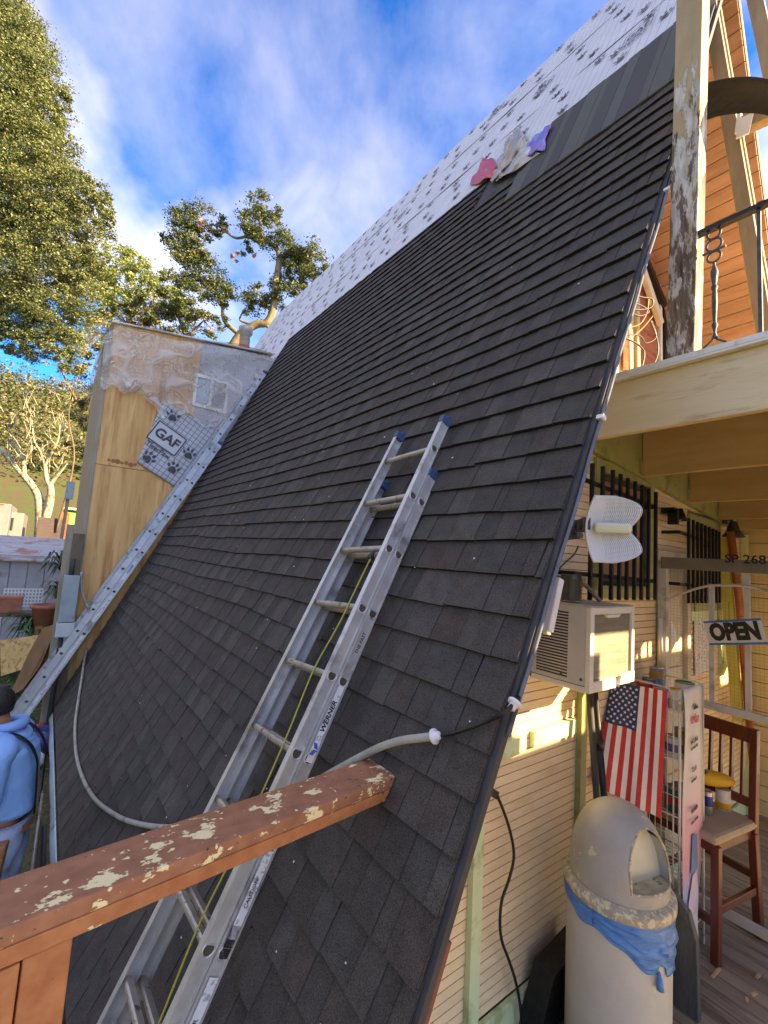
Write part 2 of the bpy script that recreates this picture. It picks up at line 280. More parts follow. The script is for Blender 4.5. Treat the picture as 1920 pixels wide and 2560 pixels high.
# shingles ----------------------------------------------------------
TONES = [(67, 62, 57), (70, 65, 59), (64, 60, 55), (73, 68, 62), (70, 62, 56), (66, 63, 58), (77, 72, 66), (68, 61, 55)]
def shingle_mesh(name, w, seed, flip=0):
    r = random.Random(seed); segs = []; x = 0.0; up = r.random() < .5
    while x < w-1e-6:
        d = r.uniform(.09, .2) if up else r.uniform(.06, .15); d = min(d, w-x)
        if w-x-d < .03: d = w-x
        segs.append((x, x+d, up, TONES[r.randrange(len(TONES))])); x += d; up = not up
    V = []; Fc = []; mi = []; tint = []; wob = r.uniform(-.003, .003)
    hid = .182
    for k, (a, b, u, t) in enumerate(segs):
        h = .0026 if u else 0.0; o = len(V); e0 = r.uniform(-.0018, .0018)+wob; e1 = r.uniform(-.0018, .0018)+wob
        g = .0022
        # y up-slope, z off the roof; butt is at y = 0
        V += [(a+g, e0, h), (b-g, e1, h), (b-g, hid, h-.0205), (a+g, hid, h-.0205), (a+g, e0, -.018), (b-g, e1, -.018), (b-g, hid, -.023), (a+g, hid, -.023)]
        Fc += [(o, o+1, o+2, o+3), (o+4, o+5, o+1, o), (o+5, o+6, o+2, o+1), (o+7, o+4, o, o+3)]; mi += [0, 1, 0, 0]
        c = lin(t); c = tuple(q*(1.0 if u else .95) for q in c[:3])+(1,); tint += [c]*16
    # bed layer under the tabs so that no gap shows
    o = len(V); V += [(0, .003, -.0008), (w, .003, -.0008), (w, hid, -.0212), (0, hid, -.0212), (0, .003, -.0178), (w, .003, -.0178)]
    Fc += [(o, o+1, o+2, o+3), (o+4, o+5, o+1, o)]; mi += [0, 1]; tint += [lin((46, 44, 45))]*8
    me = bpy.data.meshes.new(name); me.from_pydata(V, [], Fc); me.materials.append(M['shingle']); me.materials.append(M['black_edge'])
    me.polygons.foreach_set('material_index', mi); a_ = me.attributes.new('tint', 'FLOAT_COLOR', 'CORNER'); a_.data.foreach_set('color', np.array(tint, dtype=np.float32).ravel()); me.update()
    return me
SW = .985; VAR = [shingle_mesh('shingle', SW, 100+i) for i in range(16)]
HL = wloc(near_roof)
RX, RY, RZ = A(0, 1, 0), S_, N_
def row_top(y):                                  # how far up the finished courses reach
    return 31 if y < 1.42 else (34 if y < 1.95 else 38)
plan = []
for n in range(-9, 39):
    off = -(((n*0.3717) % 1.0)*SW); y = off; wav = 0
    while y < 6.64:
        a, b = max(y, -.012), min(y+SW, 6.64)
        # rows above the stepped edge start further along
        lim = 0 if n <= 31 else (1.42 if n <= 34 else 1.95)
        a = max(a, lim)
        if b-a > .006: plan.append((n, a, b))
        y += SW
def sag(n, y): return .010*math.sin(n*.9+y*1.3)+.006*math.sin(y*4.1+n*2.3)+.004*math.sin(y*9.7+n)
plan.sort(key=lambda q: np.linalg.norm(roof(q[0]*EX, (q[1]+q[2])/2)-CAM))
jm = []
for i, (n, a, b) in enumerate(plan):
    full = abs((b-a)-SW) < 1e-6
    me = VAR[random.randrange(16)] if full else shingle_mesh('shingle', b-a, 1000+i)
    s0, s1 = sag(n, b), sag(n, a); ang = math.atan2(s1-s0, b-a)
    x = -RX*math.cos(ang)+RY*math.sin(ang); yv = np.cross(RZ, x)
    Mx = frame(roof(n*EX+s0*.6, b, random.uniform(-.0006, .0012))-HL, x, yv, RZ)
    if i < 296:
        o = bpy.data.objects.new('shingle', me); COL.objects.link(o); o.parent = near_roof; o.matrix_local = Mx
    else: jm.append((me, Mx))
if jm:
    V = []; Fc = []; mi = []; ti = []
    for me, Mx in jm:
        o = len(V); V += [tuple(Mx @ v.co) for v in me.vertices]
        for p_ in me.polygons: Fc.append(tuple(o+k for k in p_.vertices)); mi.append(p_.material_index)
        arr = np.empty(len(me.loops)*4, np.float32); me.attributes['tint'].data.foreach_get('color', arr); ti.append(arr)
    me = bpy.data.meshes.new('far_shingles'); me.from_pydata(V, [], Fc); me.materials.append(M['shingle']); me.materials.append(M['black_edge']); me.polygons.foreach_set('material_index', mi)
    a_ = me.attributes.new('tint', 'FLOAT_COLOR', 'CORNER'); a_.data.foreach_set('color', np.concatenate(ti)); me.update()
    o = bpy.data.objects.new('far_shingles', me); COL.objects.link(o); o.parent = near_roof; o['kind'] = 'stuff'
# shingles laid on end below the bare underlayment
M['band_green'] = pm('band_green', (84, 86, 80), (94, 96, 89), 200, .92, .4, 300, rand=.08)
y = 0.0
for k, w in enumerate([.155, .13, .06, .15, .10, .13, .06, .14, .12, .07, .15, .16]):
    m = MB(); v0 = 31.95*EX; v1 = (38.9+.12*math.sin(k*2.1))*EX; h0 = .001+.0012*(k % 3)
    m.hexa([roof(v0, y, -.010), roof(v0, y+w-.003, -.010), roof(v0, y+w-.003, h0), roof(v0, y, h0), roof(v1, y, -.010), roof(v1, y+w-.003, -.010), roof(v1, y+w-.003, h0), roof(v1, y, h0)])
    obj('shingle', m, M['band_green'] if k % 5 in (1, 2, 4) else M['band_dark'], near_roof); y += w
# underlayment strips -------------------------------------------------
def strip(v0, v1, y0, y1, h, seed):
    q = random.Random(seed); ph = [q.uniform(0, 6) for _ in range(6)]
    def fn(s, t):
        y = y0+(y1-y0)*s; v = v0+(v1-v0)*t
        w = .004*math.sin(y*2.1+ph[0])*math.sin(v*3+ph[1])+.003*math.sin(y*7+ph[2])*math.sin(v*2+ph[3])
        return roof(v+.008*math.sin(y*1.7+ph[4])*(1-t), y, h+w)
    m = MB(); m.grid(fn, 110, 10); return m
under = obj('underlayment', strip(38.3*EX, 44.6*EX, -.012, YEND, -.004, 1), M['under'], house)
u2 = obj('underlayment', strip(44.2*EX, 50.9*EX, -.012, YEND, .001, 2), M['under'], house)
u3 = obj('underlayment', strip(50.5*EX, 55.62*EX, -.012, YEND, .006, 3), M['under'], house)
u4 = obj('underlayment', strip(29*EX, 38.7*EX, 6.66, YEND, -.002, 4), M['under'], house)
def paw_mesh():
    V = []; Fc = []
    def ell(cx, cy, rx, ry, a, n=12):
        o = len(V); ca, sa = math.cos(a), math.sin(a)
        for k in range(n):
            t = 2*math.pi*k/n; x, y = rx*math.cos(t), ry*math.sin(t); V.append((cx+x*ca-y*sa, cy+x*sa+y*ca, 0))
        Fc.append(tuple(range(o, o+n)))
    o = len(V); pad = [(-.055, -.035), (-.03, -.062), (-.008, -.05), (.012, -.05), (.036, -.06), (.055, -.03), (.042, .004), (.02, .03), (0, .036), (-.022, .03), (-.044, .002)]
    V.extend((x, y, 0) for x, y in pad); Fc.append(tuple(range(o, o+len(pad))))
    for cx, cy, a in ((-.07, .03, .55), (-.028, .072, .18), (.028, .072, -.18), (.07, .03, -.55)): ell(cx, cy, .017, .028, a)
    for cx, cy, a in ((-.092, .066, .55), (-.036, .112, .18), (.036, .112, -.18), (.092, .066, -.55)): ell(cx, cy, .004, .012, a, 6)
    me = bpy.data.meshes.new('paw_print'); me.from_pydata(V, [], Fc); me.materials.append(M['ink']); me.update(); return me
PAW = paw_mesh()
def put_paw(parent, c, xd, n_, s=1.0, rot=0.0):
    xd = np.asarray(xd, float); n_ = np.asarray(n_, float); yd = np.cross(n_, xd)
    x = xd*math.cos(rot)+yd*math.sin(rot); y_ = np.cross(n_, x)
    o = bpy.data.objects.new('paw_print', PAW); COL.objects.link(o); o.parent = parent; o.matrix_local = frame(np.asarray(c)-wloc(parent), x*s, y_*s, n_)
q = random.Random(5)
for par, rows, h in ((under, (39.9, 41.6, 43.3), .0055), (u2, (45.4, 47.3, 49.2), .0105), (u3, (51.6, 53.2, 54.8), .0155)):
    for ri, vr in enumerate(rows):
        yy = .22+.17*ri
        while yy < 9.6:
            put_paw(par, roof(vr*EX+q.uniform(-.05, .05), yy, h), -RX, N_, .62, q.uniform(-.35, .35)); yy += q.uniform(.38, .5)
def print_box(par, v, y, h, s=1.0):
    m = MB(); w, hh, t = .16*s, .12*s, .006
    for a in (-1, 1):
        m.obox(roof(v+a*hh, y, h), RX*w, S_*t/2, N_*.0005); m.obox(roof(v, y+a*w, h), RX*t/2, S_*hh, N_*.0005)
    obj('print_frame', m, M['ink'], par)
    text('GAF', roof(v, y, h), -RX, S_, .10*s, M['ink'], par, 'lettering', .02)
    text('TigerPaw', roof(v-.17*s, y, h), -RX, S_, .05*s, M['ink'], par, 'lettering', .01)
for par, v, yy, h in ((under, 42.4, .62, .0065), (u2, 48.2, 1.75, .0115), (u2, 48.2, 4.2, .0115), (u3, 53.9, 2.7, .0165)):
    print_box(par, v*EX, yy, h, .7)
# rake and eave edges ----------------------------------------------------
m = MB(); m.hexa([roof(V0, -.020, -.045), roof(V0, .02, -.045), roof(V0, .02, -.020), roof(V0, -.020, -.020), roof(V1, -.020, -.045), roof(V1, .02, -.045), roof(V1, .02, -.020), roof(V1, -.020, -.020)])
obj('rake_flashing', m, M['drip_dark'], house)
m = MB(); m.tube([roof(v*EX, -.030, -.032+.003*math.sin(v*1.7)) for v in np.linspace(4.5, 26.5, 45)], .0065, 8)
for v in (13.0, 23.2): m.obox(roof(v*EX, -.030, -.030), RX*.014, S_*.009, N_*.013, 1)
obj('edge_conduit', m, [M['drip'], M['white']], house)
m = MB(); m.hexa([roof(V0, -.016, -.066), roof(V0, .012, -.066), roof(V0, .012, -.0455), roof(V0, -.016, -.0455), roof(.8*EX, -.016, -.066), roof(.8*EX, .012, -.066), roof(.8*EX, .012, -.0455), roof(.8*EX, -.016, -.0455)])
obj('fascia', m, M['rake_wood'], house)
M['eave_metal'] = pm('eave_metal', (150, 178, 192), (178, 204, 216), 4, .4, .2, 30, metal=.35, c3=(88, 84, 80), c3scale=7, c3lim=(.62, .7))
m = MB(); m.grid(lambda s, t: roof(V0-.02-.085*t, .3+6.4*s, -.016-.006*t+.004*math.sin(s*40)*t), 40, 3)
o = obj('eave_flashing', m, M['eave_metal'], house); sm = o.modifiers.new('s', 'SOLIDIFY'); sm.thickness = .002
# far slope, seen from inside under the peak ---------------------------------
S2 = A(-CT, 0, ST); RIDGE = roof(V1, 0, -.014)
def far(d, y, h=0.0): return A(RIDGE[0], y, RIDGE[2])-S2*d*1.0 + A(ST, 0, CT)*h   # d metres down the far slope
m = MB(); m.hexa([far(0, .24, .0), far(0, YEND, .0), far(0, YEND, .06), far(0, .24, .06), far(8.6, .24, .0), far(8.6, YEND, .0), far(8.6, YEND, .06), far(8.6, .24, .06)])
far_roof = obj('far_roof', m, M['deck_ply'], house)
k = 0; d = .12
while d < 7.6:
    w = .138; m = MB(); jj = random.uniform(-.0025, .0025)
    m.hexa([far(d, .25, -.02+jj), far(d, 2.2, -.02+jj), far(d, 2.2, -.002), far(d, .25, -.002), far(d+w-.009, .25, -.02+jj), far(d+w-.009, 2.2, -.02+jj), far(d+w-.009, 2.2, -.002), far(d+w-.009, .25, -.002)])
    obj('plank', m, M['cedar'], far_roof); d += w
# lower gable wall of grooved siding -------------------------------------------
ZTOP = 1.95
m = MB(); m.poly([(FLOOR/ST*CT+.1, YW+.012, FLOOR), (4.28, YW+.012, FLOOR), (4.28, YW+.012, ZTOP), (ZTOP/ST*CT+.1, YW+.012, ZTOP)], (0, .08, 0))
wall = obj('gable_wall', m, M['groove'], house)
OPEN = [(1.60, 2.36, .96, 1.70), (2.98, 3.62, .86, 1.55), (2.47, 2.95, -1.0, 1.19)]
z = FLOOR+.13; PIT_ = .0425
while z < 1.76:
    z1 = z+PIT_-.0026; x0 = max(z, z1)*CT/ST+.09; cuts = [(x0, 4.26)]
    for a, b, c, d_ in OPEN:
        if z1 > c and z < d_:
            nc = []
            for s, e in cuts:
                if e <= a or s >= b: nc.append((s, e)); continue
                if s < a: nc.append((s, a))
                if e > b: nc.append((b, e))
            cuts = nc
    for s, e in cuts:
        if e-s > .03:
            m = MB(); m.hexa([(s, YW+.0006, z+.001), (e, YW+.0006, z+.001), (e, YW+.011, z), (s, YW+.011, z), (s, YW, z1-.001), (e, YW, z1-.001), (e, YW+.011, z1), (s, YW+.011, z1)])
            obj('siding_board', m, M['siding'], wall)
    z += PIT_
def trim(name, p, q, w, h, mat, par=house, up=(0, 0, 1), bevel=.002):
    m = MB(); m.bar(p, q, w, h, up); return obj(name, m, mat, par, bevel=bevel)
xc = (at(1165, 2250, Y=YW)[0]+at(1192, 2250, Y=YW)[0])/2
trim('corner_trim', (xc+.012, YW-.016, FLOOR), (xc-.012, YW-.016, .50), .03, .062, M['green_trim'], up=(1, 0, 0))
trim('base_board', (-.3, YW-.012, FLOOR+.062), (4.2, YW-.012, FLOOR+.062), .022, .124, M['green_trim'])
zb = .27
trim('batten', (.52, YW-.014, zb-.008), (.985, YW-.014, zb-.004), .026, .072, M['green_trim'])
trim('batten', (1.062, YW-.014, zb), (1.435, YW-.014, zb+.004), .026, .072, M['green_trim'])
trim('batten', (.95, YW-.012, 1.018), (1.50, YW-.012, 1.022), .022, .045, M['olive_trim'])
# windows ------------------------------------------------------------------------
def window(x0, x1, z0, z1, mull):
    m = MB(); t = .065
    for a, b in (((x0-.005, z0-.06), (x0+t, z1+.06)), ((x1-t, z0-.06), (x1+.005, z1+.06))): m.box((a[0], YW-.022, a[1]), (b[0], YW+.03, b[1]))
    m.box((x0+t, YW-.020, z1-.01), (x1-t, YW+.03, z1+.06)); m.box((x0+t, YW-.030, z0-.06), (x1-t, YW+.03, z0+.012))
    w = obj('window', m, M['olive_trim'], house, bevel=.002)
    m = MB(); a = x0+t+.002; b = x1-t-.002; f = .03
    m.box((a, YW+.006, z0+.014), (a+f, YW+.034, z1-.012)); m.box((b-f, YW+.006, z0+.014), (b, YW+.034, z1-.012)); m.box((a+f, YW+.007, z0+.014), (b-f, YW+.034, z0+.05)); m.box((a+f, YW+.007, z1-.05), (b-f, YW+.034, z1-.012))
    m.box((a+f, YW+.008, mull-.012), (b-f, YW+.034, mull+.012))
    obj('sash', m, M['iron_grey'], w)
    m = MB(); m.box((a+f, YW+.018, z0+.05), (b-f, YW+.022, mull-.012)); obj('pane', m, M['glass'], w)
    m = MB(); m.box((a+f, YW+.018, mull+.012), (b-f, YW+.022, z1-.05)); obj('pane', m, M['glass'], w)
    return w
window(1.60, 2.36, .99, 1.67, 1.30); window(2.98, 3.62, .89, 1.50, 1.18)
def grille(tops, bots, yb, hz):
    T = [at(x, y, Y=yb) for x, y in tops]; B = [at(x, y, Y=yb) for x, y in bots]
    g = bpy.data.objects.new('window_grille', None); COL.objects.link(g); g.parent = house; g.location = tuple(B[0]-wloc(house))
    for a, b in zip(T, B):
        m = MB(); m.bar(b, (b[0], a[1], a[2]), .017, .017, (0, 1, 0)); obj('bar', m, M['iron'], g)
    for f in hz:
        a = T[0]*f+B[0]*(1-f); b = T[-1]*f+B[-1]*(1-f); m = MB(); m.bar(a+A(-.13, .012, .01), b+A(.03, .012, 0), .01, .022, (0, 0, 1))
        for e in (a+A(-.13, .012, .01), b+A(.03, .012, 0)): m.bar(e, (e[0], YW, e[2]), .012, .022)
        obj('cross_bar', m, M['iron'], g)
grille([(1478, 1158), (1504, 1165), (1529, 1174), (1548, 1184), (1568, 1195), (1586, 1203), (1603, 1212), (1620, 1221), (1636, 1229)], [(1474, 1500), (1501, 1500), (1527, 1500), (1547, 1500), (1566, 1500), (1585, 1500), (1603, 1500), (1620, 1500), (1638, 1500)], .30, (.17, .86))
grille([(1722, 1296), (1734, 1300), (1745, 1305), (1755, 1309), (1765, 1314), (1775, 1318), (1784, 1322), (1792, 1326), (1799, 1330)], [(1722, 1508), (1734, 1508), (1745, 1508), (1755, 1508), (1765, 1508), (1775, 1508), (1784, 1508), (1792, 1507), (1799, 1507)], .30, (.2, .8))
# door ------------------------------------------------------------------------------
M['door'] = pm('door', (196, 186, 160), (208, 198, 174), 6, .5, .1, 30, c3=(176, 164, 136), c3scale=4)
m = MB()
for a, b in ((2.46, 2.52), (2.90, 2.96)): m.box((a, YW-.03, FLOOR), (b, YW+.03, 1.18))
m.box((2.4, YW-.032, 1.18), (3.0, YW+.03, 1.25)); dr = obj('door', m, M['door'], house, bevel=.002)
m = MB(); m.box((2.522, YW+.0, FLOOR+.01), (2.898, YW+.03, 1.178)); obj('door_leaf', m, M['door'], dr)
for z0 in (-.75, -.05, .62):
    m = MB(); m.box((2.575, YW-.009, z0), (2.845, YW-.0005, z0+.5)); obj('door_panel', m, M['door'], dr, bevel=.006)
# porch roof = balcony: ledger, joists, boards, fascia, edge metal ------------------------
XB = 1.40; zb0 = at(1480, 1098, X=XB)[2]; zt0 = at(1515, 965, X=XB)[2]; YF = -1.64
m = MB(); m.box((XB, YF, zb0), (XB+.042, YW-.035, zt0)); obj('fascia_beam', m, M['beam'], house, bevel=.004)
m = MB(); m.box((XB-.035, YF-.02, zt0+.001), (XB+.1, YW-.04, zt0+.012)); m.box((XB-.035, YF-.02, zt0+.0125), (XB-.02, YW-.04, zt0+.040)); m.box((XB-.02, YF-.02, zt0+.0285), (XB+.1, YW-.04, zt0+.0398))
obj('edge_metal', m, M['white_metal'], house, bevel=.002)
m = MB(); m.box((XB+.044, YF, zt0-.045), (6.2, 1.25, zt0)); obj('balcony_floor', m, M['soffit'], house)
lz = lambda x: 1.703-(x-2.12)*.094
m = MB(); m.hexa([(1.46, YW-.038, lz(1.46)-.005), (4.24, YW-.038, lz(4.24)-.005), (4.24, YW-.002, lz(4.24)-.005), (1.46, YW-.002, lz(1.46)-.005), (1.46, YW-.038, zt0-.047), (4.24, YW-.038, zt0-.047), (4.24, YW-.002, zt0-.047), (1.46, YW-.002, zt0-.047)]); obj('ledger', m, M['olive_trim'], house)
for x in (2.12, 2.893, 3.52, 4.0, 4.6, 5.2):
    m = MB(); m.box((x, YF+.05, lz(x)), (x+.04, YW-.042, zt0-.047)); obj('joist', m, M['joist'], house, bevel=.003)
m = MB(); m.box((XB+.045, YF, zb0+.02), (6.2, YF+.04, zt0-.047)); obj('front_beam', m, M['beam'], house)
m = MB(); m.box((1.46, YW-.045, lz(2.12)+.02), (1.50, YW-.0385, 1.90)); obj('hanger', m, M['iron_grey'], house)
for x in (2.12, 2.893, 3.52):
    m = MB(); m.box((x-.03, YW-.049, lz(x)+.01), (x-.004, YW-.0385, lz(x)+.10)); obj('hanger', m, M['olive_trim'], house)
# end wall of the porch
XE = 4.32
m = MB(); m.box((XE+.012, -.15, FLOOR), (XE+.09, .6, 1.95)); ew = obj('end_wall', m, M['groove'], house)
z = FLOOR
while z < 1.75:
    m = MB(); m.hexa([(XE+.001, -.15, z+.003), (XE+.011, -.15, z), (XE+.011, .6, z), (XE+.001, .6, z+.003), (XE, -.15, z+.117), (XE+.011, -.15, z+.1195), (XE+.011, .6, z+.1195), (XE, .6, z+.117)]); obj('siding_board', m, M['siding_back'], ew); z += .124
trim('corner_trim', (4.235, YW-.03, FLOOR), (4.235, YW-.03, 1.5), .05, .06, M['green_trim'], up=(1, 0, 0))
# upper gable wall, set back behind the balcony
m = MB(); m.poly([(1.3, 1.30, zt0), (7.6, 1.30, zt0), (4.2, 1.30, 6.5), (2.9, 1.30, 6.0)], (0, .08, 0)); uw = obj('upper_wall', m, M['siding_back'], house)
# upper window beside the roof edge
yu = 1.26; P = lambda x, y: at(x, y, Y=yu)
def ubar(x0, y0, x1, y1, w, name='frame', mat='iron_grey', d=.05, par=uw, yy=yu):
    m = MB(); m.bar(at(x0, y0, Y=yy), at(x1, y1, Y=yy), d, w, np.cross(at(x1, y1, Y=yy)-at(x0, y0, Y=yy), (0, 1, 0))); return obj(name, m, M[mat], par)
m = MB(); m.poly([P(1560, 600), P(1632, 600), P(1655, 640), P(1655, 925), P(1560, 925)], (0, .01, 0)); M['pane_reflection'] = pm('pane_reflection', (150, 84, 66), (176, 108, 84), 3, .12, stretch=(1, 1, 6), c3=(120, 62, 48), c3scale=5, spec=.7)  # reflection of the cedar planks is put into this pane colour
obj('pane', m, M['pane_reflection'], uw)
ubar(1622, 572, 1658, 622, .07, mat='taupe'); ubar(1657, 622, 1659, 930, .07, mat='iron'); ubar(1647, 625, 1649, 930, .05, mat='white_metal'); ubar(1601, 660, 1652, 810, .09, mat='door', yy=yu-.06); ubar(1616, 655, 1660, 765, .06, 'duct_hose', 'black', .06, yy=yu-.04)
ubar(1590, 700, 1592, 930, .06, mat='new_lumber', yy=yu-.02); ubar(1575, 760, 1577, 935, .14, mat='new_lumber', yy=yu+.015)
m = MB(); m.poly([P(1650, 505), P(1680, 500), P(1680, 600), P(1630, 560)], (0, -.02, 0)); obj('sheathing', m, M['new_lumber'], uw)
# balcony post with peeling paint, in two tones of wear
p0 = at(1663, 905, X=XB); p1 = at(1690, 0, X=XB); wy = .118
def post_seg(t0, t1, name, mat):
    a = p0*(1-t0)+p1*t0; b = p0*(1-t1)+p1*t1; m = MB()
    f = lambda c: [(XB+.004, c[1]-wy, c[2]), (XB+.10, c[1]-wy, c[2]), (XB+.10, c[1], c[2]), (XB+.004, c[1], c[2])]
    m.hexa(f(a)+f(b)); return obj(name, m, M[mat], house, bevel=.004)
pz = p1+(p1-p0)*.25; p1 = pz
def post_mat():
    m, t, b = _nt('peeling_post'); N = t.nodes.new; K = t.links.new; tc = N('ShaderNodeTexCoord')
    def noise(sc, st, det=8):
        mp = N('ShaderNodeMapping'); mp.inputs['Scale'].default_value = st; K(tc.outputs['Object'], mp.inputs[0]); n = N('ShaderNodeTexNoise'); n.inputs['Scale'].default_value = sc; n.inputs['Detail'].default_value = det; n.inputs['Roughness'].default_value = .66; K(mp.outputs[0], n.inputs['Vector']); return n.outputs[0]
    def ramp(v, p0, p1, c0=(0, 0, 0, 1), c1=(1, 1, 1, 1)):
        r = N('ShaderNodeValToRGB'); e = r.color_ramp.elements; e[0].position, e[1].position = p0, p1; e[0].color, e[1].color = c0, c1; K(v, r.inputs[0]); return r.outputs[0]
    def mix(f, a, c):
        x = N('ShaderNodeMix'); x.data_type = 'RGBA'; K(f, x.inputs[0]); K(a, x.inputs[6]); K(c, x.inputs[7]); return x.outputs[2]
    paint = ramp(noise(8, (1, 1, .4)), .35, .65, lin((166, 148, 112)), lin((182, 166, 130)))
    wood = ramp(noise(46, (1, 1, .12)), .35, .65, lin((70, 54, 40)), lin((138, 118, 94)))
    chalk = ramp(noise(30, (1, 1, .3)), .4, .6, lin((170, 166, 154)), lin((204, 201, 190)))
    sp = N('ShaderNodeSeparateXYZ'); K(tc.outputs['Object'], sp.inputs[0])
    g = N('ShaderNodeMapRange'); g.inputs[1].default_value = zt0-FLOOR+.95; g.inputs[2].default_value = zt0-FLOOR+1.75; g.inputs[3].default_value = .16; g.inputs[4].default_value = -.13; K(sp.outputs[2], g.inputs[0])
    def plus(a, c):
        x = N('ShaderNodeMath'); x.operation = 'ADD'; K(a, x.inputs[0]); K(c, x.inputs[1]); return x.outputs[0]
    k1 = ramp(plus(noise(17, (1, 1, .28), 10), g.outputs[0]), .52, .55); k2 = ramp(plus(noise(23, (1.2, 1.2, .3), 10), g.outputs[0]), .60, .66)
    col = mix(k2, mix(k1, paint, chalk), wood); K(col, b.inputs['Base Color']); b.inputs['Roughness'].default_value = .8
    bu = N('ShaderNodeBump'); bu.inputs['Strength'].default_value = .6; bu.inputs['Distance'].default_value = .004; bu.invert = True; K(k1, bu.inputs['Height']); K(bu.outputs[0], b.inputs['Normal']); return m
M['post'] = post_mat()
post_seg(0, 1, 'balcony_post', 'post')
trim('post_block', p0+A(.03, .06, -.012), p0+A(.03, -wy-.06, -.012), .07, .028, M['new_lumber'])
# ------------------------------------------------------------------ balcony ironwork and leaning lumber
rl = bpy.data.objects.new('balcony_railing', None); COL.objects.link(rl); rl.parent = house; rl.location = tuple(at(1770, 860, X=XB)-wloc(house))
r0, r1 = at(1752, 574, X=XB), at(1940, 490, X=XB); r1[1] = YF
r1[2] = r0[2]
m = MB(); m.bar(r0+A(.03, .12, 0), r1+A(.03, 0, 0), .034, .020, (0, 0, 1)); obj('top_rail', m, M['iron'], rl)
zb_ = zt0+.042
def plain_bar(y):
    m = MB(); m.bar((XB+.03, y, zb_), (XB+.03, y, r0[2]), .014, .014, (0, 1, 0)); obj('bar', m, M['iron_grey'], rl)
for y in (at(1895, 700, X=XB)[1], -.55, -.68, -.81, -.95, -1.1, -1.25, -1.4, -1.55, -1.7, -1.85): plain_bar(y)
by = (at(1790, 600, X=XB)[1]+at(1770, 860, X=XB)[1])/2; bx = XB+.03
def ring(c, rr, t, n=14):
    c = np.asarray(c); return [c+A(0, rr*math.cos(2*math.pi*k/n), rr*math.sin(2*math.pi*k/n)) for k in range(n+1)]
m = MB(); H = r0[2]-zb_
prof = [(.006, 0), (.011, .01), (.006, .03), (.008, .05), (.014, .07), (.008, .085), (.009, .12), (.012, .2), (.010, .26), (.015, .275), (.009, .29), (.014, .33), (.016, .36), (.010, .385), (.006, .4), (.006, .42)]
m.lathe([(r, z/.42*H*.62) for r, z in prof], (bx, by, zb_+.06), 10)
for dz, rr in ((H*.76, .026), (H*.86, .030), (H*.95, .026)): m.tube(ring((bx, by, zb_+dz), rr, 0), .0055, 6, caps=False)
m.tube([(bx, by-.045, zb_+H*.81), (bx, by+.045, zb_+H*.81)], .006, 6)
for s in (-1, 1):
    m.tube([(bx, by, zb_+.08), (bx, by+s*.012, zb_+.05), (bx, by+s*.04, zb_+.03), (bx, by+s*.055, zb_+.012), (bx, by+s*.05, zb_)], .006, 6)
m.tube([(bx, by-.055, zb_+.012), (bx, by+.055, zb_+.012)], .005, 6)
obj('baluster', m, M['iron_grey'], rl)
# leaning framing lumber on the balcony (the far rafters of the porch frame)
raf = thing('timber_brace', 'tan wooden frame leaning on the balcony in front of orange cedar planks', 'timber frame', at(1915, 860, X=2.2))
a0, a1 = at(1768, -30, X=2.25), at(1935, 960, X=2.25)
m = MB(); m.bar(a0, a1, .055, .075, (0, 1, 0)); obj('rail', m, M['tan_lumber'], raf, bevel=.003)
m = MB(); m.bar(a0+A(.03, -.035, .02), a1+A(.03, -.035, .02), .03, .02, (0, 1, 0)); obj('edge_strip', m, M['new_lumber'], raf)
b0, b1 = at(1880, -40, X=2.1), at(1960, 330, X=2.1); m = MB(); m.bar(b0, b1, .05, .07, (0, 1, 0)); obj('rail', m, M['tan_lumber'], raf, bevel=.003)
c0, c1 = at(1850, 318, X=2.25), at(1975, 262, X=2.25); m = MB(); m.bar(c0, c1, .07, .09, (0, 0, 1)); obj('cross_piece', m, M['tan_lumber'], raf, bevel=.003)
m = MB(); m.bar(at(1846, 322, X=2.20), at(1878, 308, X=2.20), .012, .12, (0, 0, 1)); m.bar(at(1846, 322, X=2.25), at(1856, 317, X=2.25), .1, .12, (0, 0, 1)); obj('bracket', m, M['white_metal'], raf)
def cr(P3, k=6):
    P3 = [np.asarray(q, float) for q in P3]; out = []
    for i in range(len(P3)-1):
        a, b, c, d = P3[max(i-1, 0)], P3[i], P3[i+1], P3[min(i+2, len(P3)-1)]
        for j in range(k):
            t = j/k; out.append(.5*((2*b)+(-a+c)*t+(2*a-5*b+4*c-d)*t*t+(-a+3*b-3*c+d)*t**3))
    return out+[P3[-1]]
# strip of roofing hanging in a bow across the balcony
pts = [(1725, 228), (1762, 209), (1800, 198), (1850, 191), (1900, 193), (1965, 206)]
m = MB(); e0 = [at(x, y, X=1.62) for x, y in pts]; wds = [.11]*6
ebow = cr(e0, 6)
def bowf(s, t):
    c = ebow[min(int(s*(len(ebow)-1)), len(ebow)-1)]; return c+A(.02*math.sin(t*3), 0, -.13*t)+A(.10*t, 0, 0)
m.grid(bowf, 30, 6); o = obj('roofing_strip', m, pm('felt', (24, 24, 25), (38, 38, 37), 6, .9, .3, 200, stretch=(8, .4, 8)), loc=e0[2], label='charcoal roofing strip bowed across the balcony right of the peeling post', cat='roofing strip')
sm = o.modifiers.new('s', 'SOLIDIFY'); sm.thickness = .006
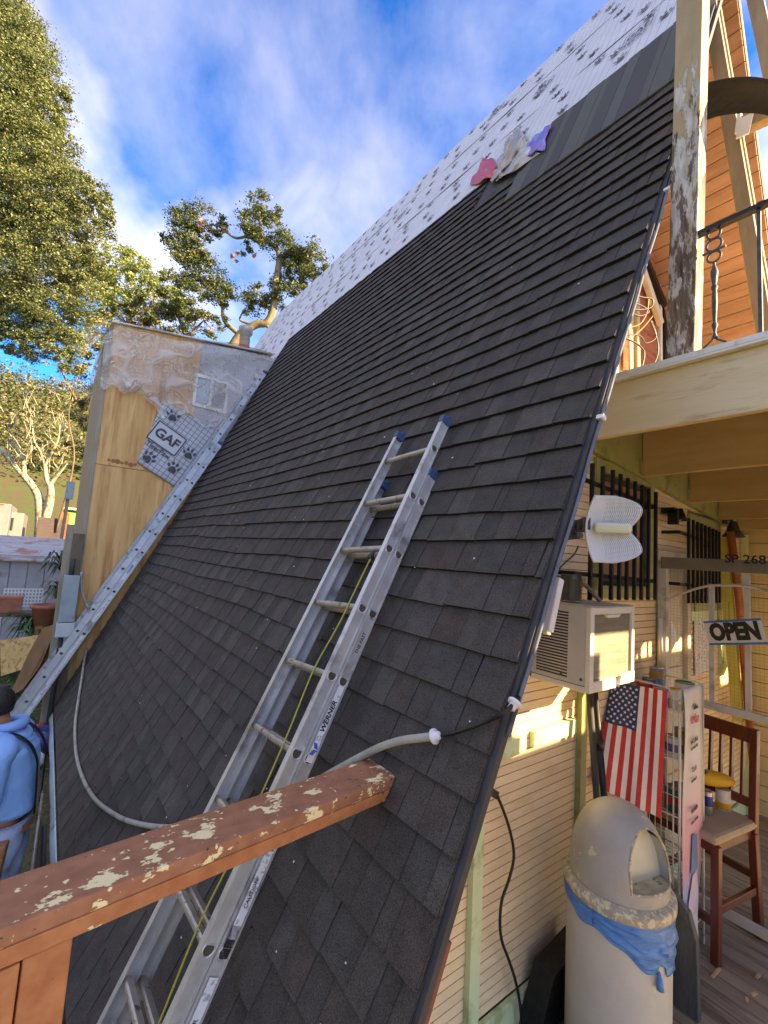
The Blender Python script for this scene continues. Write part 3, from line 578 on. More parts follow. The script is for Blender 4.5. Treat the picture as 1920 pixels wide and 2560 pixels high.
# loose black and copper wires in the gap left of the post
def wire(name, pts, D, r, mat, label, cat, group=None, n=6, jitter=0):
    P3 = [at(x, y, Y=D) if not isinstance(D, list) else at(x, y, D=D[i]) for i, (x, y) in enumerate(pts)]
    return smooth_tube(name, P3, r, mat, label, cat, group)
def smooth_tube(name, P3, r, mat, label, cat, group=None, par=None, n=8, k=6):
    m = MB(); m.tube(cr(P3, k), r, n)
    if par is not None: return obj(name, m, M[mat] if isinstance(mat, str) else mat, par)
    return obj(name, m, M[mat] if isinstance(mat, str) else mat, loc=P3[0], label=label, cat=cat, group=group)
M['copper_wire'] = pm('copper_wire', (176, 120, 66), (200, 146, 86), 40, .4, metal=.4)
wt = thing('wire_bundle', 'tangle of black and copper wires hanging in the gap beside the roof edge', 'wires', at(1600, 900, Y=.9))
for pts, r, mt in (([(1575, 728), (1600, 742), (1630, 748), (1628, 768), (1600, 775), (1570, 770)], .008, 'black'), ([(1572, 755), (1605, 765), (1622, 780), (1598, 790), (1570, 778)], .008, 'black'), ([(1556, 836), (1600, 840), (1615, 858), (1640, 842), (1628, 800)], .007, 'black'), ([(1554, 842), (1590, 858), (1610, 880), (1605, 915), (1600, 920)], .009, 'black'), ([(1625, 800), (1640, 840), (1645, 880), (1630, 915), (1600, 925)], .008, 'black'), ([(1622, 745), (1618, 780), (1600, 810), (1565, 820)], .004, 'copper_wire'), ([(1632, 790), (1605, 822), (1575, 845), (1556, 843)], .004, 'copper_wire')):
    smooth_tube('wire', [at(x, y, Y=.95) for x, y in pts], r, mt, None, None, par=wt)
# ------------------------------------------------------------------ porch floor
M['deck_board'] = pm('deck_board', (134, 116, 98), (164, 146, 124), 3, .8, .3, 40, stretch=(8, .6, 8), c3=(104, 84, 70), c3scale=2, rand=.16)
pf = MB(); pf.box((-.3, -2.6, FLOOR-.2), (4.4, .6, FLOOR-.035)); pfo = obj('porch_floor', pf, M['groove'], loc=(2, -1, FLOOR), kind='structure')
x = .05; k = 0
while x < 4.3:
    m = MB(); m.box((x, -2.6, FLOOR-.034), (x+.086, YW, FLOOR+random.uniform(-.002, .001))); obj('floor_board', m, M['deck_board'], pfo, bevel=.003); x += .093
# ------------------------------------------------------------------ window air conditioner
M['ac_side'] = pm('ac_side', (176, 176, 170), (190, 190, 184), 6, .45, c3=(152, 150, 142), c3scale=4, c3lim=(.58, .75))
M['ac_front'] = pm('ac_front', (206, 202, 184), (218, 214, 198), 8, .45, c3=(170, 158, 130), c3scale=6, c3lim=(.6, .7))
M['coil'] = pm('coil', (112, 110, 98), (146, 142, 124), 3, .5, .4, 60, metal=.3, stretch=(1, 1, 20), c3=(188, 182, 158), c3scale=30, c3lim=(.64, .7))
X0, X1, Y0, Z0, Z1 = 1.05, 1.462, .13, .552, .919
ac = thing('air_conditioner', 'beige window air conditioner sticking out of the siding under the barred window', 'air conditioner', (1.25, YW, Z0))
m = MB(); m.box((X0+.003, Y0+.02, Z0+.008), (X1-.003, YW+.02, Z1-.004)); obj('body', m, M['black'], ac)
m = MB(); m.box((X0, Y0+.0185, Z0+.03), (X0+.0028, YW-.19, Z1)); ZS0, ZS1 = .60, .895; n = 22; stp = (ZS1-ZS0)/n
m.box((X0, YW-.19, Z0+.03), (X0+.0028, YW-.0, ZS0)); m.box((X0, YW-.19, ZS1), (X0+.0028, YW-.0, Z1)); m.box((X0, YW-.03, ZS0), (X0+.0028, YW, ZS1))
obj('side_panel', m, M['ac_side'], ac)
for i in range(n):
    m = MB(); m.box((X0+.0002, YW-.1895, ZS0+i*stp+stp*.55), (X0+.006, YW-.0305, ZS0+(i+1)*stp-.0004)); obj('louver', m, M['ac_side'], ac)
m = MB(); m.box((X0-.002, Y0+.0, Z1+.0005), (X1+.002, YW-.001, Z1+.006)); obj('top_panel', m, pm('ac_top', (168, 152, 130), (190, 178, 158), 8, .6, c3=(140, 122, 98), c3scale=5), ac)
m = MB(); m.box((X0+.001, Y0+.012, Z0), (X1, YW, Z0+.0295)); obj('base_pan', m, M['ac_front'], ac, bevel=.008)
m = MB(); t = .033; Yf = Y0-.004
m.box((X0, Yf, Z0+.004), (X0+t, Y0+.018, Z1)); m.box((X1-t*.8, Yf, Z0+.03), (X1, Y0+.018, Z1)); m.box((X0+t, Yf, Z1-.03), (X1-t*.8, Y0+.018, Z1)); m.box((X0+t, Yf, Z0+.004), (X0+.235, Y0+.018, Z0+.048))
m.poly([(X0+.27, Yf, Z0+.012), (X1-.02, Yf-.01, Z0+.018), (X1-.015, Yf-.01, Z0+.066), (X0+.285, Yf, Z0+.052)], (0, .02, 0))
m.poly([(X0+.13, Yf-.003, Z1-.031), (X0+.15, Yf-.003, Z1-.046), (X0+.25, Yf-.003, Z1-.046), (X0+.27, Yf-.003, Z1-.031)], (0, .018, 0))
obj('front_frame', m, M['ac_front'], ac, bevel=.002)
m = MB(); m.box((X0+t-.002, Y0+.008, Z0+.046), (X1-t*.8+.002, Y0+.0195, Z1-.028)); obj('coil_grille', m, M['coil'], ac)
for x, z in ((X0, Z0+.05),): pass
for yy in (Y0+.035, YW-.16):
    m = MB(); m.lathe([(0, .004), (.006, .003), (.007, 0)], (X0, yy, Z0+.055), 10, ax=(-1, 0, 0), xa=(0, 1, 0)); obj('screw', m, M['iron_grey'], ac)
# things standing on the air conditioner
M['clear_glass'] = pm('clear_glass', (226, 230, 222), (236, 238, 232), 8, .06, trans=.96, spec=.5)
jx, jy = 1.13, .30; zt = Z1+.0065
m = MB(); pr = [(.0, 0), (.048, 0), (.05, .006)]
for i in range(7): pr += [(.052, .012+i*.016), (.047, .020+i*.016)]
pr += [(.047, .13), (.043, .131), (.043, .01), (0, .008)]
m.lathe(pr, (jx+.02, jy-.02, zt), 20); obj('glass_jar', m, M['clear_glass'], loc=(jx+.02, jy-.02, zt), label='ribbed empty glass jar standing on top of the air conditioner', cat='jar')
M['driftwood'] = pm('driftwood', (128, 104, 80), (168, 146, 118), 10, .8, .4, 40, stretch=(1, 1, 3))
smooth_tube('wood_stick', [(1.40, .27, zt+.008), (1.36, .29, zt+.05), (1.31, .32, zt+.10), (1.27, .36, zt+.125), (1.25, .38, zt+.12)], [.012]*24+[.008], 'driftwood', 'bent dry stick propped on the air conditioner beside the glass jar', 'stick')
# white cable box at the roof edge, left of the air conditioner
cb0, cb1 = at(1384, 1445, Y=.10), at(1356, 1575, Y=.10)
tb = thing('cable_box', 'narrow white plastic cable box hanging between roof edge and air conditioner', 'cable box', cb1)
m = MB(); m.bar(cb0, cb1, .075, .035, (1, 0, 0)); obj('cover', m, M['white'], tb, bevel=.005)
m = MB(); m.bar(cb1+A(0, -.0, .004), cb1+A(-.005, 0, -.012), .06, .028, (1, 0, 0)); obj('end_cap', m, pm('cream', (220, 222, 196), (228, 228, 204), 8, .5), tb, bevel=.003)
smooth_tube('power_cable', [cb1+A(-.004, 0, -.01), at(1340, 1610, Y=.06), at(1322, 1660, Y=.03), at(1306, 1712, Y=0), at(1297, 1745, Y=-.03), at(1282, 1762, Y=-.05), at(1258, 1785, Y=-.05)]+[on_roof(x, y, .012) for x, y in ((1225, 1800), (1180, 1818), (1140, 1831), (1105, 1838), (1088, 1842))], .0065, 'black', 'black cable running from the white box over the roof edge into grey conduit', 'cable')
# grey flexible conduit lying over the roof
M['conduit'] = pm('conduit', (150, 148, 136), (172, 168, 154), 12, .6, .3, 200, stretch=(1, 1, 1), c3=(124, 118, 104), c3scale=9)
cps = [(1086, 1841, .02), (1050, 1845, .024), (1000, 1852, .03), (950, 1868, .03), (905, 1890, .02), (840, 1925, .015), (760, 1970, .015), (650, 2020, .015), (520, 2058, .015), (410, 2068, .015), (330, 2055, .015), (280, 2032, .015), (235, 1995, .015), (205, 1940, .015), (190, 1880, .015), (188, 1810, .015), (196, 1750, .015), (205, 1690, .015), (213, 1640, .015), (223, 1600, .015), (226, 1585, .015)]
cdt = thing('conduit_hose', 'grey flexible conduit snaking over the shingles from ladder to roof edge', 'conduit', on_roof(1086, 1841, .02))
smooth_tube('hose', [on_roof(x, y, h+.004) for x, y, h in cps], .0135, 'conduit', None, None, par=cdt, n=10)
pe = on_roof(1086, 1841, .024); de = on_roof(1100, 1838, .024)-pe; de /= np.linalg.norm(de)
m = MB(); m.lathe([(.0, -.004), (.024, -.004), (.024, .004), (.013, .005), (.013, .02), (0, .02)], pe, 16, ax=de, xa=(0, 0, 1)); obj('bushing', m, M['white'], cdt)
pe2 = at(1287, 1758, Y=-.05); dv = at(1300, 1738, Y=-.05)-pe2; dv /= np.linalg.norm(dv)
m = MB(); m.lathe([(0, -.004), (.022, -.004), (.022, .004), (.012, .005), (.012, .022), (0, .022)], pe2, 16, ax=-dv, xa=(0, 0, 1)); obj('cable_bushing', m, M['white'], loc=pe2, label='white plastic bushing threaded on the black cable at the roof edge', cat='bushing')
# extension cord hanging on the siding, plug on top
yc = .36
cord = thing('extension_lead', 'black extension cord with plug hanging down the tan siding below the roof edge', 'cord', at(1300, 2540, Y=yc))
smooth_tube('cable', [at(x, y, Y=yc) for x, y in ((1240, 1985), (1252, 2010), (1270, 2060), (1282, 2110), (1284, 2150), (1272, 2200), (1255, 2250), (1250, 2300), (1254, 2350), (1272, 2400), (1288, 2450), (1300, 2510), (1306, 2580), (1310, 2640))], .0062, 'black', None, None, par=cord)
m = MB(); m.bar(at(1216, 1972, Y=yc), at(1238, 1986, Y=yc), .03, .034, (0, 1, 0)); m.tube([at(1236, 1985, Y=yc), at(1246, 1996, Y=yc)], [.014, .008], 10); m.bar(at(1240, 1986, Y=yc-.004), at(1246, 1980, Y=yc-.004), .012, .012, (0, 1, 0)); obj('plug', m, M['black'], cord, bevel=.004)
m = MB()
for dz in (-.006, .006): m.bar(at(1216, 1972, Y=yc)+A(0, dz, 0), at(1208, 1967, Y=yc)+A(0, dz, 0), .002, .006, (0, 1, 0))
obj('prong', m, M['iron_grey'], cord)
# ------------------------------------------------------------------ grid antenna
ant = thing('grid_antenna', 'white perforated grid antenna with cream feed arm mounted by the barred window', 'antenna', at(1420, 1325, Y=.12))
M['grid_w'] = None
def perf():
    m, t, b = _nt('perforated'); N = t.nodes.new; K = t.links.new; tc = N('ShaderNodeTexCoord')
    b.inputs['Base Color'].default_value = lin((226, 230, 230)); b.inputs['Roughness'].default_value = .4
    sc = N('ShaderNodeVectorMath'); sc.operation = 'SCALE'; sc.inputs['Scale'].default_value = 1/.0052; K(tc.outputs['UV'], sc.inputs[0])
    fr = N('ShaderNodeVectorMath'); fr.operation = 'FRACTION'; K(sc.outputs[0], fr.inputs[0]); sb = N('ShaderNodeVectorMath'); sb.operation = 'SUBTRACT'; sb.inputs[1].default_value = (.5, .5, 0); K(fr.outputs[0], sb.inputs[0])
    ln = N('ShaderNodeVectorMath'); ln.operation = 'LENGTH'; K(sb.outputs[0], ln.inputs[0]); lt = N('ShaderNodeMath'); lt.operation = 'GREATER_THAN'; lt.inputs[1].default_value = .27; K(ln.outputs['Value'], lt.inputs[0]); K(lt.outputs[0], b.inputs['Alpha'])
    return m
M['grid_w'] = perf()
# reflector: two lobes of a curved plate, horizontal axis pointing out towards -Y
ac_ = at(1478, 1322, Y=.06); 
xr = at(1560, 1320, Y=.02)-ac_; xr[2] = 0; xr = A(.83, -.50, 0); xr /= np.linalg.norm(xr); zr = A(0, 0, 1.0); nr = np.cross(xr, zr)
LW, LH = .150, .272
def refl(s, t, sgn=0):
    e = abs(t-.5)*2; z = (t-.5)*LH
    left = -.020*(1-e*e)
    lobe = LW*(.80+.20*math.sin(min(1.0, e/.55)*math.pi/2)) if e < .55 else LW*math.sqrt(max(.12, 1-((e-.55)/.50)**2))
    x = left+(lobe-left)*s; d = (x+.02)/LW
    return ac_+xr*x+zr*z+nr*(.075*d*d+.030*e*e)
m = MB(); m.grid(refl, 18, 26); o = obj('reflector', m, [M['white'], M['grid_w']], ant, fix=False)
uv = o.data.uv_layers.new(name='UVMap')
for p_ in o.data.polygons:
    xs = [ (i % 19)/18 for i in p_.vertices]
    if sum(xs)/4 > .36: p_.material_index = 1
    for li, vi in zip(p_.loop_indices, p_.vertices): uv.data[li].uv = ((vi % 19)/18*LW, (vi//19)/26*LH)
sm = o.modifiers.new('s', 'SOLIDIFY'); sm.thickness = .0025
m = MB(); m.tube([refl(0, j/16)+A(-.004, 0, 0) for j in range(17)], .005, 6); obj('rim', m, M['white'], ant)
f0, f1 = refl(.14, .5)+nr*.016+A(0, 0, .005), refl(1.0, .5)+nr*.02+A(0, 0, .005)
m = MB(); m.bar(f0, f1, .030, .040, (0, 0, 1)); obj('feed_arm', m, pm('feed', (222, 220, 184), (230, 228, 200), 6, .5), ant, bevel=.012)
m = MB(); m.bar(refl(.0, .5)+A(0, 0, .02), at(1408, 1330, Y=YW), .03, .05, (0, 0, 1)); m.tube([at(1432, 1300, Y=.15), at(1430, 1345, Y=.15)], .018, 8); m.tube([at(1405, 1345, Y=.3), at(1450, 1338, Y=.08)], .014, 8); obj('bracket', m, M['iron_grey'], ant)
smooth_tube('antenna_wire', [at(x, y, Y=.38) for x, y in ((1446, 1365), (1436, 1385), (1415, 1405), (1400, 1420), (1391, 1440), (1390, 1480), (1386, 1505))], .004, 'iron_grey', 'thin grey wire dropping from the antenna to the white cable box', 'wire')
# ------------------------------------------------------------------ lamps
def wall_lamp(px, py, label, s, arm):
    c = at(px, py, Y=YW-.10); t_ = thing('porch_lamp', label, 'lamp', c, 'lamps under the porch roof')
    m = MB()
    if arm: m.box((c[0]-.10, YW-.10, c[2]+.015), (c[0]+.03, YW-.02, c[2]+.055)); m.box((c[0]-.10, YW-.12, c[2]-.06), (c[0]-.07, YW-.06, c[2]+.04))
    else: m.tube([(c[0], YW-.035, c[2]+.12), (c[0], YW-.10, c[2]+.10)], .015, 8); m.box((c[0]-.05, YW-.05, c[2]+.07), (c[0]+.05, YW-.037, c[2]+.16))
    obj('arm', m, M['iron'] if arm else M['iron_grey'], t_)
    m = MB(); m.lathe([(.02*s, .075*s), (.03*s, .05*s), (.045*s, .0), (.07*s, -.035*s), (.066*s, -.036*s), (.03*s, .03*s)], c, 18); obj('shade', m, M['iron'] if arm else M['iron_grey'], t_)
    m = MB(); m.lathe([(0, -.035*s), (.025*s, -.028*s), (.035*s, -.008*s), (.03*s, .02*s), (0, .03*s)], c, 16); obj('bulb', m, M['white'], t_)
wall_lamp(1700, 1292, 'black boxy lamp with frosted bulb between the two barred windows', .75, True)
wall_lamp(1833, 1330, 'grey bell-shaped lamp below the beams above the copper-coloured pole', 1.15, False)
# ------------------------------------------------------------------ metal gate with number board, sign, pole, posters
XG = 2.45
M['gate_paint'] = pm('gate_paint', (190, 186, 174), (190, 186, 176), 8, .5, c3=(150, 144, 132), c3scale=5)
gate = thing('porch_gate', 'grey metal gate with arched top rail and unit number board across the porch', 'gate', (XG, YW-.05, FLOOR))
g0 = at(1640, 1392, X=XG); zH = g0[2]
m = MB(); m.box((XG-.02, -1.0, zH-.075), (XG+.02, YW-.035, zH)); obj('header', m, pm('gate_head', (112, 106, 90), (126, 120, 104), 6, .6), gate, bevel=.003)
text('SP 268', at(1862, 1399, X=XG-.0225), (0, -1, 0), (0, 0, 1), .052, M['black'], gate, 'lettering', .012, 1.0)
for px, py0, py1 in ((1779, 1460, 1775), (1868, 1478, 1800)):
    a, b = at(px, py0, X=XG), at(px+10, py1, X=XG); m = MB(); m.bar((XG, a[1], zH-.076 if px > 1800 else a[2]), (XG, a[1], .30), .022, .026, (0, 1, 0)); obj('upright', m, M['gate_paint'], gate)
m = MB(); m.bar((XG, YW-.04, FLOOR), (XG, YW-.04, zH-.076), .04, .05, (0, 1, 0)); obj('hinge_post', m, M['gate_paint'], gate)
m = MB(); m.tube(cr([at(x, y, X=XG-.03) for x, y in ((1668, 1500), (1720, 1478), (1770, 1465), (1820, 1463), (1870, 1466), (1930, 1480))], 5), .008, 8); obj('arched_rail', m, M['gate_paint'], gate)
a, b = at(1750, 1757, X=XG), at(1935, 1812, X=XG); m = MB(); m.bar((XG, YW-.06, a[2]), (XG, -1.0, a[2]), .03, .045); obj('lock_rail', m, M['gate_paint'], gate, bevel=.003)
m = MB(); m.bar((XG, YW-.06, FLOOR+.12), (XG, -1.0, FLOOR+.12), .03, .045); obj('bottom_rail', m, M['gate_paint'], gate)
m = MB()
for i in range(70):
    y = YW-.06-i*.02; 
    if y < -.98: break
    m.bar((XG+.012, y, .33), (XG+.012, y, zH-.08), .0005, .0005, (0, 1, 0))
for i in range(44): m.bar((XG+.012, YW-.06, .33+i*.02), (XG+.012, -.98, .33+i*.02), .0005, .0005)
obj('mesh_screen', m, M['iron_grey'], gate)
# OPEN sign
sg = [at(1758, 1553, X=2.33), at(1902, 1545, X=2.33), at(1921, 1611, X=2.33), at(1774, 1613, X=2.33)]
sign = thing('open_sign', 'white OPEN sign with blue borders hanging askew on the porch gate', 'sign', sg[3])
xd = sg[1]-sg[0]; xd /= np.linalg.norm(xd); ud = sg[0]-sg[3]; ud -= xd*np.dot(ud, xd)*0; 
def sgp(s, t): return (sg[0]*(1-s)+sg[1]*s)*(1-t)+(sg[3]*(1-s)+sg[2]*s)*t
m = MB(); m.poly([sgp(0, 0), sgp(1, 0), sgp(1, 1), sgp(0, 1)], (.003, 0, 0)); obj('board', m, pm('sign_w', (196, 196, 192), (208, 208, 204), 10, .4), sign)
for t0, t1 in ((0, .085), (.915, 1)):
    m = MB(); m.poly([sgp(0, t0), sgp(1, t0), sgp(1, t1), sgp(0, t1)], (-.0012, 0, 0)); obj('border', m, pm('sign_b', (30, 98, 158), (40, 110, 170), 10, .4), sign)
cS = sgp(.5, .5)+A(-.0016, 0, 0); hgt = np.linalg.norm(sgp(.5, .12)-sgp(.5, .88)); wid = np.linalg.norm(sgp(1, .5)-sgp(0, .5))
shr = float(np.dot((sgp(.5, 0)-sgp(.5, 1)), xd)/np.linalg.norm(sgp(.5, 0)-sgp(.5, 1)))
text('OPEN', cS, xd, (0, 0, 1), hgt*.86, M['black'], sign, 'lettering', .06, wid/(hgt*.86/.72*3.05), shr)
m = MB()
for s in (.27, .47): m.tube([sgp(s, 0)+A(0, 0, -.01), sgp(s, 0)+A(.03, .01, .10)], .0015, 5)
obj('wire', m, M['iron_grey'], sign)
# copper coloured pole leaning in the corner and yellow-green trim post with sunlight put into its colour
m = MB(); m.tube([at(1826, 1330, Y=.26), at(1848, 1500, Y=.26), at(1882, 1900, Y=.26)], .028, 10)
obj('copper_pole', m, pm('copper', (168, 98, 58), (192, 122, 78), 8, .45, metal=.3, c3=(130, 72, 44), c3scale=6), loc=at(1882, 1900, Y=.26), label='copper-coloured pole leaning in the porch corner behind the sign', cat='pole')
m = MB(); a, b = at(1806, 1345, Y=.33), at(1846, 1800, Y=.33); m.bar(a, b, .05, .07, (0, 1, 0)); obj('sunlit_trim_post', m, pm('sunlit_trim', (196, 186, 92), (206, 198, 108), 6, .6), loc=b, label='yellow-green trim post with sunlight put into its colour beside the copper-coloured pole', cat='board')
m = MB(); q = [at(1737, 1510, Y=.405), at(1787, 1510, Y=.405), at(1791, 1662, Y=.405), at(1739, 1690, Y=.405)]; m.poly(q, (0, .006, 0))
po = thing('doodle_poster', 'white poster covered in small doodles below the far barred window', 'poster', q[3]); obj('sheet', m, pm('poster', (214, 214, 210), (224, 224, 220), 8, .7, c3=(90, 96, 120), c3scale=70, c3lim=(.6, .64)), po)
m = MB(); rr = random.Random(3)
for _ in range(90):
    s, t = rr.uniform(.06, .94), rr.uniform(.04, .9); c = (q[0]*(1-s)+q[1]*s)*(1-t)+(q[3]*(1-s)+q[2]*s)*t+A(0, -.001, 0); a = rr.uniform(0, 3.14); l = rr.uniform(.004, .014)
    m.bar(c-A(math.cos(a), 0, math.sin(a))*l, c+A(math.cos(a), 0, math.sin(a))*l, .0006, .003, (0, 0, 1) if abs(math.cos(a)) > .3 else (1, 0, 0))
obj('doodles', m, M['decal_k'], po)
m = MB(); m.box((3.0, YW-.02, .76), (3.85, YW-.001, .86)); m.box((3.62, YW-.02, .3), (3.86, YW-.001, .76)); obj('olive_panel', m, M['green_trim'], house)
m = MB(); m.tube([at(1651, 1546, Y=.36), at(1653, 1652, Y=.36)], .011, 8); obj('white_tube', m, M['white'], loc=at(1653, 1652, Y=.36), label='short white plastic tube fixed upright beside the porch door', cat='tube')
m = MB(); m.poly([at(1677, 1550, Y=.37), at(1684, 1562, Y=.37), at(1692, 1588, Y=.37), at(1690, 1603, Y=.37), at(1680, 1622, Y=.37), at(1678, 1600, Y=.37)], (0, .002, 0)); obj('paper_note', m, M['white'], loc=at(1680, 1622, Y=.37), label='curled white paper note pinned to the porch door', cat='note')
# ------------------------------------------------------------------ dome-lid rubbish bin
BC = CAM+ray(1543, 2300)*1.86; BX, BY = BC[0], BC[1]; BR = .197; ZR = -.200
M['bin_body'] = pm('bin_body', (188, 188, 180), (200, 200, 192), 5, .55, .12, 120, c3=(206, 200, 172), c3scale=9, c3lim=(.66, .69))
M['bin_lid'] = pm('bin_lid', (162, 163, 157), (178, 179, 172), 6, .5, .12, 90, c3=(212, 206, 170), c3scale=13, c3lim=(.64, .66))
M['bin_rim'] = pm('bin_rim', (182, 178, 158), (150, 147, 134), 22, .55, .15, 90, c3=(216, 210, 178), c3scale=42, c3lim=(.5, .56))
M['bin_flap'] = pm('bin_flap', (212, 210, 186), (222, 219, 198), 6, .5, c3=(150, 128, 100), c3scale=16, c3lim=(.68, .74))
M['bin_dirt'] = pm('bin_dirt', (150, 140, 118), (200, 192, 156), 16, .7, c3=(58, 46, 38), c3scale=20, c3lim=(.56, .62))
M['blue_bag'] = pm('blue_bag', (52, 122, 196), (76, 148, 216), 9, .28, .4, 22, stretch=(1, 1, 4))
tb = thing('rubbish_bin', 'grey dome-lidded rubbish bin with blue bag showing under the rim', 'bin', (BX, BY, FLOOR))
m = MB(); m.lathe([(0, FLOOR+.002), (BR-.012, FLOOR+.002), (BR-.004, FLOOR+.03), (BR, ZR-.02), (BR, ZR)], (BX, BY, 0), 56); obj('body', m, M['bin_body'], tb)
m = MB(); m.lathe([(BR+.001, ZR-.035), (BR+.010, ZR-.036), (BR+.013, ZR-.03), (BR+.013, ZR-.004), (BR+.006, ZR+.004), (BR-.006, ZR+.010), (BR-.012, ZR+.014)], (BX, BY, 0), 64); obj('lid_rim', m, M['bin_rim'], tb)
FA = math.radians(-103); fd = A(math.cos(FA), math.sin(FA), 0); sdv = A(-math.sin(FA), math.cos(FA), 0); DH = .298; DR = BR-.010; LZ = .05
cD = A(BX, BY, ZR+.012)
def dome(az, t):                                # t 0 rim .. 1 top
    z = DH*t; r = DR*max(0, 1-(t**2.5))**.46
    return cD+A(r*math.cos(az), r*math.sin(az), z)
def flapx(z): return .068+.10*(1-(z-LZ)/(.26-LZ))*.45      # the flap leans outward at the foot
def inside(p_):
    q = p_-cD; f, s, z = q@fd, q@sdv, q[2]
    if z < LZ: return False
    hw = .110*math.sqrt(max(0, 1-((z-.10)/(.150))**2)) if z > .10 else .110
    return f > flapx(z)-.004 and abs(s) < hw
NA, NT = 150, 66; V = []; Fc = []
for j in range(NT+1):
    for i in range(NA): V.append(dome(2*math.pi*i/NA, math.sin(j/NT*math.pi/2)))
for j in range(NT):
    for i in range(NA):
        f = (j*NA+i, j*NA+(i+1) % NA, (j+1)*NA+(i+1) % NA, (j+1)*NA+i)
        if not inside(sum(V[k] for k in f)/4): Fc.append(f)
m = MB(); m.add(V, Fc, 0, True); o = obj('lid', m, M['bin_lid'], tb, fix=False); sm = o.modifiers.new('s', 'SOLIDIFY'); sm.thickness = .004; sm.offset = -1
# arch outline on the flap plane
ol = []
for k in range(0, 25):
    a = math.pi*k/24; z = .10+.149*math.sin(a); s = .112*math.cos(a); ol.append((s, z))
ol = [(.112, LZ)]+ol+[(-.112, LZ)]
m = MB(); m.poly([cD+fd*(flapx(z)-.006)+sdv*s+A(0, 0, z) for s, z in ol], -fd*.004); obj('flap', m, M['bin_flap'], tb)
arc = [sdv*(.113*math.cos(math.pi*k/20))+fd*(math.sqrt(max(0, (DR*.985)**2*(1-(LZ/DH)**2.5)-(.113*math.cos(math.pi*k/20))**2))) for k in range(21)]
m = MB(); m.poly([cD+q+A(0, 0, LZ-.004) for q in arc+[-sdv*.113+fd*.09, sdv*.113+fd*.09]], (0, 0, .004)); obj('ledge', m, M['bin_dirt'], tb)
def edge_pt(s, z):                              # where the notch meets the dome
    t = z/DH; r2 = (DR**2)*(1-t**2.5)**.92; return cD+sdv*s+fd*math.sqrt(max(1e-6, r2-s*s))+A(0, 0, z)
for sg_ in (1, -1):
    m = MB(); zs = np.linspace(LZ, .20, 12); V = []
    for z in zs:
        s = sg_*(.112*math.sqrt(max(0, 1-((z-.10)/.150)**2)) if z > .10 else .112)
        V += [cD+sdv*s+fd*(flapx(z)-.006)+A(0, 0, z), edge_pt(s, z) if edge_pt(s, z)@fd-cD@fd > flapx(z)-.006 else cD+sdv*s+fd*(flapx(z)-.006)+A(0, 0, z)]
    m.add(V, [(2*i, 2*i+1, 2*i+3, 2*i+2) for i in range(11)], 0, True); obj('hood_side', m, M['bin_lid'], tb)
pth = [edge_pt(s, z) if z < .24 else None for s, z in ol]; pth = [q for q in pth if q is not None and (q-cD)@fd > .06]
hl = [edge_pt(s, z) for s, z in ol[:12] if (edge_pt(s, z)-cD)@fd > .05]; hr = [edge_pt(s, z) for s, z in ol[-12:] if (edge_pt(s, z)-cD)@fd > .05]
m = MB()
for q in (hl, hr, [cD+x+A(0, 0, LZ+.001) for x in arc]):
    if len(q) > 2: m.tube(q, .0045, 6)
top = [cD+fd*(math.sqrt(max(0.0, DR**2*(1-(z/DH)**2.5)-s*s)))+sdv*s+A(0, 0, z) for s, z in ol if .19 < z]
if len(top) > 2: m.tube(top, .0045, 6)
obj('worn_edge', m, M['bin_rim'], tb)
# bag band under the rim
NB = 96
def bagz(az):
    d = math.cos(az-math.radians(-68)); return -.060-.150*max(0, .5+.5*d)**2-.010*math.sin(az*5)-.006*math.sin(az*11+1)+(.03 if abs(az-math.radians(-105)) < .1 else 0)
def bagf(s, t):
    az = -math.pi+2*math.pi*s; z0 = ZR-.03; z1 = ZR-.03+bagz(az); z = z0+(z1-z0)*t
    w = .004+.004*math.sin(t*9+az*2.2)+.0035*math.sin(t*21-az*4)+.002*math.sin(t*34+az*7); r = BR+.003+max(0, w)*(.4+.6*math.sin(math.pi*min(1, t*1.05)))
    return A(BX+r*math.cos(az), BY+r*math.sin(az), z)
m = MB(); m.grid(bagf, 160, 26); o = obj('bag', m, M['blue_bag'], tb, fix=False); sm = o.modifiers.new('s', 'SOLIDIFY'); sm.thickness = .0012
az = math.radians(-112); c = A(BX+(BR+.008)*math.cos(az), BY+(BR+.008)*math.sin(az), ZR-.03+bagz(az)+.012); m = MB(); m.tube([c, c+A(0, -.004, -.025), c+A(-.004, -.006, -.055)], [.004, .010, .014], 8); obj('bag_tail', m, M['blue_bag'], tb)
# ------------------------------------------------------------------ wire rack with flag, banner and tins
RX0, RX1, RY0, RY1, RZT = 1.94, 2.27, .10, .365, .47
M['rack_w'] = pm('rack_w', (216, 212, 192), (226, 222, 206), 12, .45, c3=(184, 172, 140), c3scale=20, c3lim=(.6, .66))
rack = thing('wire_rack', 'white wire shelf rack of tins between rubbish bin and bar stool', 'rack', (2.1, .23, FLOOR))
for i, (x, y) in enumerate(((RX0, RY0), (RX0, RY1), (RX1, RY0), (RX1, RY1))):
    m = MB(); m.tube([(x, y, FLOOR), (x, y, RZT)], .0075, 8); obj('post', m, M['rack_w'], rack)
SHELF = (RZT-.12, .10, -.18, -.48, -.78)
for z in SHELF:
    m = MB()
    for p_, q_ in (((RX0, RY0), (RX1, RY0)), ((RX0, RY1), (RX1, RY1)), ((RX0, RY0), (RX0, RY1)), ((RX1, RY0), (RX1, RY1))): m.tube([(*p_, z), (*q_, z)], .004, 6)
    for k in range(1, 9): m.tube([(RX0+(RX1-RX0)*k/9, RY0, z), (RX0+(RX1-RX0)*k/9, RY1, z)], .0022, 5)
    obj('shelf', m, M['rack_w'], rack)
m = MB()
